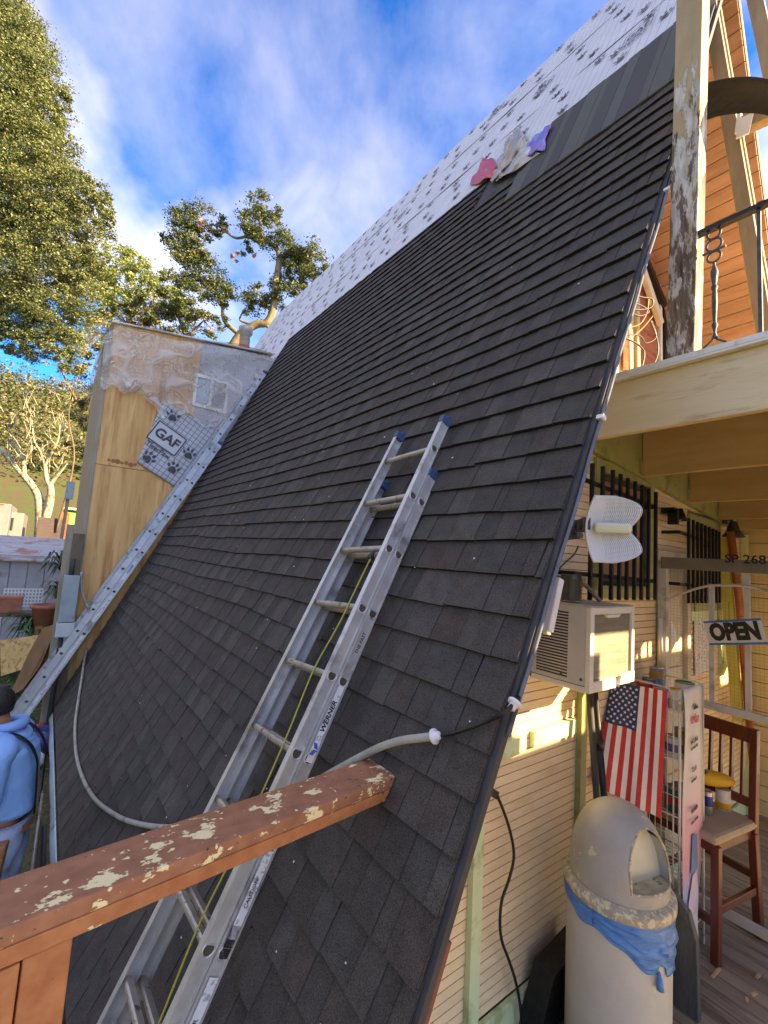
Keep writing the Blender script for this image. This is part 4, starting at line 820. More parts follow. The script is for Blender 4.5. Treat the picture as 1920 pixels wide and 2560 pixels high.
for p_, q_ in (((RX0, RY0+.05), (RX0, RY1)), ((RX0, RY0), (RX1, RY0)), ((RX1, RY0), (RX1, RY1)), ((RX0, RY1), (RX1, RY1))): m.tube([(*p_, RZT), (*q_, RZT)], .004, 6)
m.tube([(RX0, RY0+.05, RZT), (RX0, RY0+.05, RZT-.05), (RX0, RY0, RZT-.05)], .004, 6); obj('top_frame', m, M['rack_w'], rack)
m = MB()
for k in range(1, 8): m.tube([(RX0, RY0+.03+(RY1-RY0-.03)*k/8, FLOOR+.1), (RX0, RY0+.03+(RY1-RY0-.03)*k/8, RZT-.05)], .002, 5)
m.tube([(RX0, RY0+.03, FLOOR), (RX0, RY0+.03, RZT-.05)], .004, 6)
for k in range(14): m.tube([(RX0, RY0, RZT-.05-k*.1), (RX0, RY1, RZT-.05-k*.1)], .002, 5)
obj('side_wires', m, M['rack_w'], rack)
TIN = {}
def tin(x, y, z, r, h, body, lid, label, band=None, group=None):
    t_ = thing('tin', label, 'tin', (x, y, z), group); key = body
    m = MB(); m.lathe([(0, .0005), (r*.96, .0005), (r, .004), (r, h-.004), (r*.97, h)], (x, y, z), 20); obj('body', m, M[body], t_)
    m = MB(); m.lathe([(r*.985, h+.0006), (r*1.0, h+.0045), (r*.93, h+.004), (r*.9, h+.0012), (0, h+.0012)], (x, y, z), 20); obj('lid', m, M[lid], t_)
    if band: m = MB(); m.lathe([(r+.0006, band[0]), (r+.0006, band[1])], (x, y, z), 20); obj('label_band', m, M[band[2]], t_)
    return t_
for n_, c in (('tin_blue', (96, 132, 168)), ('tin_red', (168, 40, 44)), ('tin_white', (206, 202, 190)), ('tin_green', (28, 82, 58)), ('tin_pink', (186, 100, 130)), ('tin_teal', (46, 122, 108)), ('tin_purple', (88, 86, 132)), ('tin_yellow', (204, 156, 40)), ('tin_gold', (184, 142, 70)), ('lid_green', (24, 112, 66)), ('orange_p', (214, 150, 40))):
    M[n_] = pm(n_, c, tuple(min(255, int(k*1.12)) for k in c), 12, .4)
M['tinplate'] = pm('tinplate', (150, 140, 122), (176, 168, 150), 14, .35, .1, 60, metal=.6, c3=(120, 86, 56), c3scale=14, c3lim=(.6, .7))
zs = SHELF[0]+.0045
tin(2.22, .325, zs, .040, .155, 'tin_blue', 'tinplate', 'tall blue seascape tin at the back of the rack top', (.1, .14, 'tin_gold'))
tin(2.12, .325, zs, .040, .100, 'tin_purple', 'tin_purple', 'purple-lidded tin on the rack top beside the blue tin')
tin(2.02, .31, zs, .044, .095, 'tin_red', 'tinplate', 'red tin on the rack top nearest the air conditioner')
tin(2.00, .21, zs, .044, .092, 'tin_pink', 'tinplate', 'pink tin on the rack top behind the flag', (.06, .085, 'tin_white'))
tin(2.01, .145, zs, .036, .100, 'tin_white', 'tin_gold', 'white tin with rusty brown lid at the front corner of the rack')
tin(2.18, .16, zs, .050, .115, 'tin_white', 'lid_green', 'white jar with bright green lid on the rack top')
tin(2.0, .15, SHELF[1]+.0045, .042, .10, 'tin_white', 'tinplate', 'pale tin on the second rack shelf', (.03, .07, 'tin_purple'))
tin(2.10, .15, SHELF[1]+.0045, .042, .12, 'tin_yellow', 'tinplate', 'yellow tin on the second rack shelf')
tin(2.0, .15, SHELF[2]+.0045, .044, .115, 'tin_green', 'tinplate', 'dark green tin with red oval on the middle rack shelf', (.04, .08, 'tin_red'))
tin(2.1, .15, SHELF[2]+.0045, .044, .10, 'tin_red', 'tinplate', 'red tin at the right of the middle rack shelf')
tin(2.0, .17, SHELF[4]+.0045, .052, .16, 'tin_teal', 'tinplate', 'teal tin low on the rack behind the bin')
# flag
M['flag_r'] = pm('flag_r', (190, 44, 50), (204, 58, 60), 16, .8); M['flag_w'] = pm('flag_w', (222, 216, 204), (230, 226, 216), 16, .8); M['flag_b'] = pm('flag_b', (40, 54, 88), (48, 64, 100), 16, .8)
fc = [at(1527, 1702, X=1.84), at(1668, 1728, X=1.915), at(1653, 2046, X=1.87), at(1484, 1966, X=1.60)]
def flagp(s, t, lift=0.0):
    p_ = (fc[0]*(1-s)+fc[1]*s)*(1-t)+(fc[3]*(1-s)+fc[2]*s)*t
    w = .016*math.sin(s*7+t*2.2)*(.35+.65*t)+.007*math.sin(s*17-t*3)+.012*math.sin(t*5+s*3)*s*(1-t)
    return p_+A(-w-lift, -.3*w, 0)+A(0, 0, .004*math.sin(s*9)*t)
flag = thing('striped_flag', 'red and white striped flag with starred blue canton hanging beside the rack', 'flag', fc[2])
for k in range(13):
    m = MB(); t0 = .40 if k < 7 else 0.0
    m.grid(lambda s, t: flagp((k+s)/13, t0+(1-t0)*t), 3, 22); o = obj('stripe', m, M['flag_r'] if k % 2 == 0 else M['flag_w'], flag)
m = MB(); m.grid(lambda s, t: flagp(s*7/13, t*.4), 18, 12); obj('canton', m, M['flag_b'], flag)
m = MB()
for r_ in range(11):
    for c_ in range(9):
        if (r_+c_) % 2: continue
        cs, ct = (c_+1)/10*7/13, (r_+1)/12*.4; c = flagp(cs, ct, .0012); ux = flagp(cs+.01, ct, .0012)-c; ux /= np.linalg.norm(ux); uy = flagp(cs, ct+.01, .0012)-c; uy /= np.linalg.norm(uy)
        V = [c]+[c+(ux*math.cos(a)+uy*math.sin(a))*(.0095 if k % 2 == 0 else .004) for k in range(10) for a in [-math.pi/2+k*math.pi/5]]
        m.add(V, [(0, 1+k, 1+(k+1) % 10) for k in range(10)])
obj('stars', m, M['flag_w'], flag)
# banner
def ban_mat():
    m, t, b = _nt('banner'); N = t.nodes.new; K = t.links.new; tc = N('ShaderNodeTexCoord'); sp = N('ShaderNodeSeparateXYZ'); K(tc.outputs['Object'], sp.inputs[0])
    mr = N('ShaderNodeMapRange'); mr.inputs[1].default_value = 0; mr.inputs[2].default_value = 1.32; K(sp.outputs[2], mr.inputs[0])
    r = N('ShaderNodeValToRGB'); e = r.color_ramp.elements; e[0].position = 0; e[0].color = lin((120, 134, 176)); e[1].position = 1; e[1].color = lin((222, 223, 222))
    for p_, c in ((.22, (166, 176, 212)), (.30, (222, 160, 184)), (.46, (226, 182, 200)), (.60, (216, 204, 214)), (.72, (222, 222, 222))): q_ = e.new(p_); q_.color = lin(c)
    K(mr.outputs[0], r.inputs[0]); K(r.outputs[0], b.inputs['Base Color']); b.inputs['Roughness'].default_value = .45; return m
yB = RY0-.014
le = [(1708, 1724), (1708, 1800), (1710, 1900), (1706, 2050), (1703, 2200), (1707, 2330), (1722, 2372)]; re = [(1751, 1708), (1755, 1790), (1757, 1880), (1752, 2030), (1750, 2180), (1747, 2320), (1753, 2385)]
lp = [at(x, y, Y=yB) for x, y in le]; rp = [at(x, y, Y=yB) for x, y in re]
def banp(s, t, lift=0.0):
    i = min(int(t*6), 5); f = t*6-i; a = lp[i]*(1-f)+lp[i+1]*f; b = rp[i]*(1-f)+rp[i+1]*f
    return a*(1-s)+b*s+A(0, -.006*math.sin(t*11+s*2)-.004*math.sin(s*6+t*5)-lift, 0)
ban = thing('water_banner', 'tall narrow white and pink mineral water banner hanging on the rack', 'banner', (lp[-1][0], yB, lp[-1][2]))
m = MB(); m.grid(banp, 6, 40); o = obj('sheet', m, ban_mat(), ban, fix=False); sm = o.modifiers.new('s', 'SOLIDIFY'); sm.thickness = .001; sm.offset = -1
M['evian_red'] = pm('evian_red', (196, 60, 84), (206, 76, 98), 10, .6)
wB = np.linalg.norm(banp(1, .2)-banp(0, .2)); xb = banp(1, .15)-banp(0, .15); xb /= np.linalg.norm(xb)
text('evian', banp(.5, .165, .012), xb, (0, 0, 1), .055, M['evian_red'], ban, 'lettering', .012, .82)
for k, (tx, tt, hh) in enumerate((('NATURAL', .265, .024), ('ELECTROLYTES', .295, .014), ('7.2 pH', .37, .024), ('NATURALLY', .40, .014), ('PREMIUM', .48, .022), ('SPRING WATER', .51, .014))): text(tx, banp(.52, tt, .012), xb+A(0, 0, .12), (0, 0, 1), hh, M['ink'], ban, 'lettering', .01, .8)
m = MB()
for cs, w, h in ((.42, .022, .022), (.52, .024, .034), (.63, .02, .022)): c = banp(cs, .115, .011); m.add([c+xb*-w, c+xb*w, c+A(0, 0, h)], [(0, 1, 2)])
obj('mountain_mark', m, M['ink'], ban, fix=False)
m = MB(); c0 = [(.44, .55), (.62, .55), (.64, .60), (.66, .64), (.36, .66), (.40, .60)]; m.add([banp(s, t, .009) for s, t in c0], [tuple(range(6))]); obj('printed_cap', m, pm('capblue', (84, 128, 176), (110, 152, 194), 8, .5), ban, fix=False)
m = MB(); m.add([banp(s, t, .009) for s, t in ((.44, .66), (.62, .65), (.80, .73), (.84, .82), (.80, .87), (.24, .80), (.26, .74))], [tuple(range(7))]); obj('printed_bottle', m, pm('bot', (226, 206, 220), (216, 196, 216), 8, .5), ban, fix=False)
m = MB(); m.add([banp(s, t, .010) for s, t in ((.34, .80), (.74, .77), (.72, .97), (.30, .94))], [(0, 1, 2, 3)]); obj('printed_label', m, M['white'], ban, fix=False)
text('evian', banp(.52, .865, .013), (0, 0, -1), xb, .042, M['evian_red'], ban, 'lettering', .01, .8)
# ------------------------------------------------------------------ bar stool with cans
M['stool_wood'] = pm('stool_wood', (84, 34, 22), (112, 50, 32), 4, .35, .08, 40, stretch=(4, 4, .6), coat=.2)
M['cushion'] = pm('cushion', (176, 160, 136), (188, 172, 148), 10, .85, .15, 200)
A0 = at(1790, 2413, Z=FLOOR); B0 = at(1898, 2343, Z=FLOOR); fb = B0-A0; fb[2] = 0; fl = np.linalg.norm(fb); fb /= fl; sv = A(-fb[1], fb[0], 0); SWD = .345
st = thing('bar_stool', 'dark red-brown wooden bar stool with beige seat and slatted back', 'stool', (A0+B0)/2+sv*SWD/2)
SH = .60
def leg(base, top, w=.04): m = MB(); m.bar(base, top, w, w, fb); obj('leg', m, M['stool_wood'], st, bevel=.004)
Z_ = lambda p_, z: A(p_[0], p_[1], FLOOR+z)
for s in (0, SWD):
    leg(Z_(A0+sv*s, 0), Z_(A0+sv*s+fb*.012, SH-.02))
    b_ = B0+sv*s; m = MB(); m.bar(Z_(b_, 0), Z_(b_-fb*.05, SH-.03), .04, .045, fb); obj('leg', m, M['stool_wood'], st, bevel=.004)
    m = MB(); m.bar(Z_(b_-fb*.05, SH-.03), Z_(b_-fb*.012, 1.135), .038, .042, fb); obj('back_post', m, M['stool_wood'], st, bevel=.004)
for s, z in ((0, .26), (SWD, .26)): m = MB(); m.bar(Z_(A0+sv*s, z), Z_(B0+sv*s-fb*.025, z), .022, .04); obj('stretcher', m, M['stool_wood'], st, bevel=.003)
m = MB(); m.bar(Z_(A0, .2), Z_(A0+sv*SWD, .2), .03, .04); obj('foot_rest', m, M['stool_wood'], st, bevel=.003)
m = MB(); m.bar(Z_(B0-fb*.03, .33), Z_(B0-fb*.03+sv*SWD, .33), .022, .04); obj('stretcher', m, M['stool_wood'], st, bevel=.003)
c_ = A0+fb*fl*.45+sv*SWD/2
m = MB(); m.obox(Z_(c_, SH-.035), fb*(fl*.47), sv*(SWD/2), A(0, 0, .025)); obj('apron', m, M['stool_wood'], st, bevel=.004)
m = MB(); m.obox(Z_(c_-fb*.01, SH+.015), fb*(fl*.50), sv*(SWD/2+.02), A(0, 0, .024)); obj('seat', m, M['cushion'], st, bevel=.02)
bt = lambda z: B0-fb*(.05-.038*(z-SH)/(1.13-SH))
m = MB(); m.bar(Z_(bt(1.09), 1.09), Z_(bt(1.09)+sv*SWD, 1.09), .022, .085, (0, 0, 1)); obj('top_rail', m, M['stool_wood'], st, bevel=.004)
m = MB(); m.bar(Z_(bt(.72), .72), Z_(bt(.72)+sv*SWD, .72), .022, .05, (0, 0, 1)); obj('lower_rail', m, M['stool_wood'], st, bevel=.004)
for k in range(1, 6):
    m = MB(); s = SWD*k/6; m.bar(Z_(bt(.745)+sv*s, .745), Z_(bt(1.05)+sv*s, 1.05), .014, .03, fb); obj('slat', m, M['stool_wood'], st, bevel=.002)
sz = FLOOR+SH+.0395
q1 = at(1768, 2034, Z=sz); q2 = at(1808, 2022, Z=sz); q3 = at(1775, 1985, Z=sz)
M['can_silver'] = pm('can_silver', (168, 170, 174), (188, 190, 194), 8, .3, metal=.7); M['can_blue'] = pm('can_blue', (26, 44, 130), (36, 56, 146), 8, .35, metal=.3)
tin(q1[0], q1[1], sz, .027, .125, 'can_silver', 'can_silver', 'slim silver and blue drink can standing on the bar stool', (.05, .105, 'can_blue'))
tin(q2[0], q2[1], sz, .038, .115, 'tin_white', 'tinplate', 'white, green and orange food tin standing on the bar stool', (.008, .045, 'orange_p'))
M['squash'] = pm('squash', (206, 158, 36), (222, 178, 52), 6, .4, c3=(96, 66, 26), c3scale=5, c3lim=(.62, .66))
c = at(1783, 1946, D=float(np.dot((q1+q2)/2-CAM, _f))+.03); pr = [(0, -.115), (.018, -.11), (.036, -.08), (.043, -.03), (.042, .02), (.034, .07), (.018, .105), (0, .115)]
m = MB(); m.lathe(pr, (c[0], c[1], max(c[2], sz+.165)), 18, ax=(.62, -.78, 0), xa=(0, 0, 1)); obj('squash', m, M['squash'], loc=(c[0], c[1], sz+.13), label='yellow ribbed squash lying across the tops of the cans on the bar stool', cat='squash')
# ------------------------------------------------------------------ slab, bin, poles, litter
M['slate'] = pm('slate', (58, 60, 60), (92, 94, 92), 4, .55, .5, 30, stretch=(1, 3, 1), c3=(140, 104, 72), c3scale=5, c3lim=(.66, .74))
a, b, c, d = at(1684, 2235, X=1.70), at(1722, 2285, X=1.72), at(1742, 2360, X=1.73), at(1738, 2552, X=1.70)
m = MB(); zf = FLOOR+.002; m.poly([a, b, c, A(1.72, c[1]-.01, zf), A(1.72, a[1]+.10, zf), A(1.70, a[1]+.10, a[2]+.01)], (.035, 0, 0)); obj('stone_slab', m, M['slate'], loc=(1.72, a[1], zf), label='dark grey stone slab leaning upright beside the rubbish bin', cat='slab', bevel=.004)
m = MB(); x0, x1 = 1.02, 1.34; pts = []
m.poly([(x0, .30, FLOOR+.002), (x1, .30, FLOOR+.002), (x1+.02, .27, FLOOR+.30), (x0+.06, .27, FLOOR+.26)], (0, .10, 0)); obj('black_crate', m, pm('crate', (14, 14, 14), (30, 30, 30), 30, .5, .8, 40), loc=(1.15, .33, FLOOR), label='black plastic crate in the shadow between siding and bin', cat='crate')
for name, p_, q_, r, mt, lb in (('leaning_pole', (1474, 1745), (1492, 2000), .016, 'drip_dark', 'dark wooden pole leaning against the siding under the air conditioner'), ('leaning_pipe', (1487, 1740), (1512, 2010), .017, 'black', 'black pipe with collar leaning beside the dark pole under the air conditioner')):
    m = MB(); u, v = at(*p_, Y=.33), at(*q_, Y=.28); w = v+(v-u)*((FLOOR-v[2])/(v[2]-u[2])); m.tube([u+(u-w)*.03, w], r, 10)
    if 'pipe' in name: mid = u*.6+v*.4; m.tube([mid, mid+(v-u)*.1], r*1.35, 10)
    obj(name, m, M[mt], loc=w, label=lb, cat='pole')
m = MB(); m.box((1.475, YW-.03, FLOOR), (1.53, YW-.001, .55)); obj('corner_trim', m, M['olive_trim'], house)
rr = random.Random(9); M['chip'] = pm('chip', (196, 160, 106), (222, 188, 128), 20, .8)
ps = [at(x, y, Z=FLOOR+.006) for x, y in ((1790, 2432), (1895, 2440), (1885, 2485), (1868, 2500))]
for k, q_ in enumerate(ps):
    m = MB(); a = rr.uniform(-.4, .4); l = (.05, .02, .02, .015)[k]; m.bar(q_-A(math.cos(a), math.sin(a), 0)*l, q_+A(math.cos(a), math.sin(a), 0)*l, .012, .006); obj('wood_splinter', m, M['chip'], loc=q_, label=('long pale wood splinter on the boards before the stool leg', 'pale wood splinter at the right edge of the porch boards', 'small pale splinter on the boards right of the stool', 'smallest pale splinter on the porch boards')[k], cat='splinter', group='wood splinters on the porch floor')
m = MB(); 
for _ in range(70):
    c = A(rr.uniform(.55, 1.1), YW-.04-abs(rr.gauss(0, .05)), FLOOR+.006); a = rr.uniform(0, 3.14); l = rr.uniform(.006, .02); m.bar(c-A(math.cos(a), math.sin(a), .1)*l, c+A(math.cos(a), math.sin(a), .1)*l, .006, .003)
obj('leaf_litter', m, M['driftwood'], loc=(.8, .36, FLOOR), label='dry leaf litter and wood chips along the foot of the siding', cat='litter', kind='stuff')

# added board screen out of view, blocks low sun; its slots leave sun patches
M['shade_board'] = pm('shade_board', (206, 186, 146), (216, 196, 158), 4, .6, .1, 30, stretch=(3, 3, .6))
ps_ = thing('shade_screen', 'added board screen out of view that blocks low sun from the porch', 'screen', (2.2, YF, FLOOR)); x = .06
while x < 6.2: m = MB(); m.box((x, YF-.06, -.22), (x+.135, YF-.035, 1.40 if 2.45 < x < 3.05 or 5.2 < x < 5.4 else 1.74)); obj('board', m, M['shade_board'], ps_); x += .14
for x in (.1, 1.5, 2.9, 4.4, 6.1): m = MB(); m.box((x, YF-.15, FLOOR if .2 < x < 4.3 else GZ), (x+.09, YF-.061, 1.40)); obj('post', m, M['shade_board'], ps_)
# ------------------------------------------------------------------ ladders
def unit(v): v = np.asarray(v, float); return v/np.linalg.norm(v)
def ladder(label, q0, d, secs, width, railw, bot, root, alu, rung_m, decals=None, ropepx=None):
    d = unit(d); w = unit(A(0, 1, 0)-d*d[1]); nn = unit(np.cross(w, d)); nn = nn if nn@N_ > 0 else -nn
    q0 = np.asarray(q0); t_ = thing('extension_ladder', label, 'ladder', q0+d*.305*bot, 'aluminium extension ladders on the roof')
    P = lambda n, o=0.0, s=0.0: q0+d*.305*n+nn*o+w*s
    for si, (off, top, inset) in enumerate(secs):
        for side in (0, 1):
            s0 = inset if side == 0 else width-inset; sg = 1 if side == 0 else -1
            m = MB(); a, b = P(bot, off, s0), P(top, off, s0); L_ = np.linalg.norm(b-a); c = (a+b)/2
            m.obox(c+w*sg*.0015, d*L_/2, w*.0015, nn*(railw/2-.0028))                                   # web
            for k in (-1, 1):
                m.obox(c+nn*k*(railw/2-.0015)+w*sg*.012, d*L_/2, w*.0125, nn*.0014)                      # flanges
                m.obox(c+nn*k*(railw/2-.004)-w*sg*.0018, d*L_/2, w*.0017, nn*.0035)                      # outer beads
            obj('rail', m, alu, t_)
            m = MB(); c = P(top, off, s0)+w*sg*.011
            m.obox(c+d*.004, d*.022, w*.0165, nn*(railw/2+.004)); m.obox(c+d*.03-nn*.012, d*.012, w*.014, nn*(railw/4))
            obj('end_cap', m, M['blue_cap'], t_, bevel=.004)
        n = math.ceil(bot+.6)
        while n < top-.25:
            nt = n
            m = MB(); a, b = P(nt, off, inset+.003), P(nt, off, width-inset-.003)
            prof = [(.016*math.cos(x), .016*math.sin(x)) for x in np.linspace(-math.pi, 0, 7)]+[(.016, .004), (.012, .010), (-.012, .010), (-.016, .004)]
            up = d; V = [a+nn*u+up*v for u, v in prof]+[b+nn*u+up*v for u, v in prof]; k = len(prof)
            m.add(V, [(i, (i+1) % k, k+(i+1) % k, k+i) for i in range(k)], 0, False); obj('rung', m, rung_m, t_)
            for s0, sg in ((inset, -1), (width-inset, 1)):
                c = P(nt, off, s0)+w*sg*.0012; ringp = [c+nn*u*1.15+up*v*1.15 for u, v in prof]; m = MB()
                m.add([q+w*sg*.0005 for q in ringp]+[c+nn*u*1.36+up*v*1.36+w*sg*.0055 for u, v in prof]+[c+nn*u*1.62+up*v*1.62-w*sg*.001 for u, v in prof], [(j*k+i, j*k+(i+1) % k, (j+1)*k+(i+1) % k, (j+1)*k+i) for j in range(2) for i in range(k)], 0, True)
                m.add([q+w*sg*.0008 for q in ringp], [tuple(range(k))], 1); obj('rung_end', m, [alu, M['hole_shade']], t_, fix=False)
            n += 1
    return t_, P, d, w, nn
NQ = (-.2983, .6625, -.2273); ND = (.4629, .0619, .8843)
lad, LP, ld, lw, ln = ladder('aluminium extension ladder in the foreground crossing behind the brown handrail', NQ, ND, [(0.0, 7.62, .0), (-.058, 6.55, -.008)], .40, .056, -5.0, None, M['alu'], M['alu_dull'])
# decals on the near rail
def decal(P, n, off, txt, L_, mat_bg, mat_t, par, w, d, nn, wd=.04, hgt=.02, bold=.02):
    c = P(n, off, -.0044 if off > -.05 else -.0128)-w*.0006; m = MB(); m.obox(c, d*L_/2, w*.0003, nn*wd/2); dc = obj('sticker', m, mat_bg, par)
    if txt: text(txt, c-w*.0009, d, nn, hgt, mat_t, par, 'lettering', bold, 1.0, .15, .0004)
decal(LP, 2.45, -.058, None, .30, M['decal_w'], M['decal_k'], lad, lw, ld, ln, .030)
text('WERNER', LP(2.53, -.058, -.0146), ld, -np.cross(lw, ld) if False else ln, .022, M['black'], lad, 'lettering', .03, 1.0, .2, .0004)
m = MB(); c = LP(2.12, -.058, -.0146)
for k in (-1, 1): m.obox(c+ld*.012*k, ld*.010+ln*.006*k, lw*.0003, ln*.009)
obj('logo_mark', m, M['decal_b'], lad)
decal(LP, 3.55, -.058, 'THE FAST', .16, M['alu'], M['decal_k'], lad, lw, ld, ln, .028, .016)
decal(LP, .55, -.058, 'CAUTION', .26, M['decal_w'], M['decal_k'], lad, lw, ld, ln, .032, .014, .01)
decal(LP, -.7, -.058, 'DANGER', .30, M['decal_w'], M['decal_k'], lad, lw, ld, ln, .034, .016, .01)
decal(LP, .1, -.058, None, .09, M['decal_k'], M['decal_w'], lad, lw, ld, ln, .034)
decal(LP, 1.35, -.058, None, .2, M['decal_w'], M['decal_k'], lad, lw, ld, ln, .03)
def on_lad(x, y, o=.03):
    v = ray(x, y); b = LP(0, o); return CAM+v*(((b-CAM)@ln)/(v@ln))
m = MB(); m.tube(cr([on_lad(x, y, .02) for x, y in ((926, 1398), (905, 1440), (880, 1492), (855, 1545), (825, 1600), (781, 1681), (722, 1828), (656, 1980), (605, 2090), (559, 2186), (521, 2262), (477, 2360), (399, 2555), (360, 2650))], 4), .0036, 7); obj('rope', m, M['rope'], lad)
m = MB(); pc = on_lad(927, 1392, .015); m.lathe([(0, -.006), (.016, -.006), (.012, 0), (.016, .006), (0, .006)], pc, 14, ax=lw, xa=ld); m.bar(pc, pc+ld*.03+ln*.0, .02, .012, ln); obj('pulley', m, M['iron_grey'], lad)
FQ = (-.3463, 6.1094, -.1699); FD = (.4622, .0412, .8858)
lad2, FP, fd2, fw2, fn2 = ladder('silver extension ladder against the plywood addition at the far roof end', FQ, FD, [(.0, 10.55, .0), (.082, 15.55, .01)], .42, .078, -4.6, None, M['alu_far'], M['alu_far'])
for n_, L_ in ((1.2, .4), (-.8, .45), (-2.0, .3), (-3.2, .5)): decal(FP, n_, 0.0, None, L_, M['decal_w'], M['decal_k'], lad2, fw2, fd2, fn2, .035)
decal(FP, 3.05, 0.0, None, .28, M['decal_w'], M['decal_k'], lad2, fw2, fd2, fn2, .035); text('WERNER', FP(3.12, 0, -.0062), fd2, fn2, .024, M['decal_b'], lad2, 'lettering', .03, 1.0, .2, .0004)
# ------------------------------------------------------------------ brown handrail in the foreground
HS = .92; HP = CAM+HS*(A(-.467, .33, .299)-CAM); hy, hs = .141, -.029
hd = A(math.cos(hy)*math.cos(hs), math.sin(hy)*math.cos(hs), math.sin(hs)); hl_ = A(-math.sin(hy), math.cos(hy), 0); hu = np.cross(hd, hl_)
def rail_mat(name, top):
    m, t, b = _nt(name); N = t.nodes.new; K = t.links.new; tc = N('ShaderNodeTexCoord')
    mp = N('ShaderNodeMapping'); mp.inputs['Scale'].default_value = (.75, 1.15, 1.6); mp.inputs['Location'].default_value = (.9, .55, 0); K(tc.outputs['Object'], mp.inputs[0])
    n = N('ShaderNodeTexNoise'); n.inputs['Scale'].default_value = 12.5; n.inputs['Detail'].default_value = 9; n.inputs['Roughness'].default_value = .62; K(mp.outputs[0], n.inputs['Vector'])
    r = N('ShaderNodeValToRGB'); e = r.color_ramp.elements; e[0].position, e[1].position = (.565, .577) if top else (.66, .67); e[0].color = (0, 0, 0, 1); e[1].color = (1, 1, 1, 1); K(n.outputs[0], r.inputs[0])
    nf = N('ShaderNodeTexNoise'); nf.inputs['Scale'].default_value = 42; nf.inputs['Detail'].default_value = 5; K(tc.outputs['Object'], nf.inputs['Vector']); rf = N('ShaderNodeValToRGB'); e = rf.color_ramp.elements; e[0].position, e[1].position = (.665, .68) if top else (.70, .71); e[0].color = (0, 0, 0, 1); e[1].color = (1, 1, 1, 1); K(nf.outputs[0], rf.inputs[0])
    mxr = N('ShaderNodeMath'); mxr.operation = 'MAXIMUM'; K(r.outputs[0], mxr.inputs[0]); K(rf.outputs[0], mxr.inputs[1]); r = mxr
    n2 = N('ShaderNodeTexNoise'); n2.inputs['Scale'].default_value = 26; n2.inputs['Detail'].default_value = 6; K(tc.outputs['Object'], n2.inputs['Vector'])
    base = N('ShaderNodeValToRGB'); e = base.color_ramp.elements; e[0].position, e[1].position = .3, .7
    e[0].color = lin((142, 92, 66) if top else (160, 98, 60)); e[1].color = lin((164, 110, 80) if top else (182, 118, 76)); K(n2.outputs[0], base.inputs[0])
    n3 = N('ShaderNodeTexNoise'); n3.inputs['Scale'].default_value = 60; n3.inputs['Detail'].default_value = 4; K(tc.outputs['Object'], n3.inputs['Vector'])
    cream = N('ShaderNodeValToRGB'); e = cream.color_ramp.elements; e[0].position, e[1].position = .28, .36; e[0].color = lin((150, 120, 84)); e[1].color = lin((228, 208, 156)); K(n3.outputs[0], cream.inputs[0])
    x = N('ShaderNodeMix'); x.data_type = 'RGBA'; K(r.outputs[0], x.inputs[0]); K(base.outputs[0], x.inputs[6]); K(cream.outputs[0], x.inputs[7])
    # dark grime specks, thicker towards the roof end of the rail
    n4 = N('ShaderNodeTexNoise'); n4.inputs['Scale'].default_value = 75; n4.inputs['Detail'].default_value = 5; K(tc.outputs['Object'], n4.inputs['Vector'])
    sp = N('ShaderNodeSeparateXYZ'); K(tc.outputs['Object'], sp.inputs[0]); mr = N('ShaderNodeMapRange'); mr.inputs[1].default_value = .55; mr.inputs[2].default_value = 1.02; mr.inputs[3].default_value = 0; mr.inputs[4].default_value = .10; K(sp.outputs[0], mr.inputs[0])
    ad = N('ShaderNodeMath'); ad.operation = 'ADD'; K(n4.outputs[0], ad.inputs[0]); K(mr.outputs[0], ad.inputs[1])
    r4 = N('ShaderNodeValToRGB'); e = r4.color_ramp.elements; e[0].position, e[1].position = .70, .76; e[0].color = (0, 0, 0, 1); e[1].color = (1, 1, 1, 1); K(ad.outputs[0], r4.inputs[0])
    y = N('ShaderNodeMix'); y.data_type = 'RGBA'; K(r4.outputs[0], y.inputs[0]); K(x.outputs[2], y.inputs[6]); y.inputs[7].default_value = lin((54, 40, 32))
    K(y.outputs[2], b.inputs['Base Color']); b.inputs['Roughness'].default_value = .72; b.inputs['Specular IOR Level'].default_value = .3
    bu = N('ShaderNodeBump'); bu.inputs['Strength'].default_value = .5; bu.inputs['Distance'].default_value = .003; bu.invert = True; K(r.outputs[0], bu.inputs['Height'])
    b2 = N('ShaderNodeBump'); b2.inputs['Strength'].default_value = .25; b2.inputs['Distance'].default_value = .004; K(n2.outputs[0], b2.inputs['Height']); K(bu.outputs[0], b2.inputs['Normal']); K(b2.outputs[0], b.inputs['Normal'])
    return m
M['rail_top'] = rail_mat('rail_top', True); M['rail_side'] = rail_mat('rail_side', False)
hr_ = thing('porch_handrail', 'thick brown handrail with peeling paint showing cream across the foreground', 'handrail', HP+hd*(-.35)-A(0, 0, .5))
T0, T1, HW = -1.3*HS, .762*HS, .153
def hbox(t0, t1, s0, s1, u0, u1, skew=0.0):
    f = lambda t, s, u: HP+hd*(t-(s/HW)*skew)+hl_*s+hu*u
    m = MB(); m.hexa([f(t0, s0, u0), f(t1, s0, u0), f(t1, s1, u0), f(t0, s1, u0), f(t0, s0, u1), f(t1, s0, u1), f(t1, s1, u1), f(t0, s1, u1)]); return m
obj('cap_board', hbox(T0, T1, 0, HW, -.035, 0), M['rail_top'], hr_, bevel=.004)
obj('under_rail', hbox(T0, T1-.022, .002, .095, -.0715, -.0362), M['rail_side'], hr_, bevel=.004)
M['rail_post'] = rail_mat('rail_post', False)
tp = -.30*HS
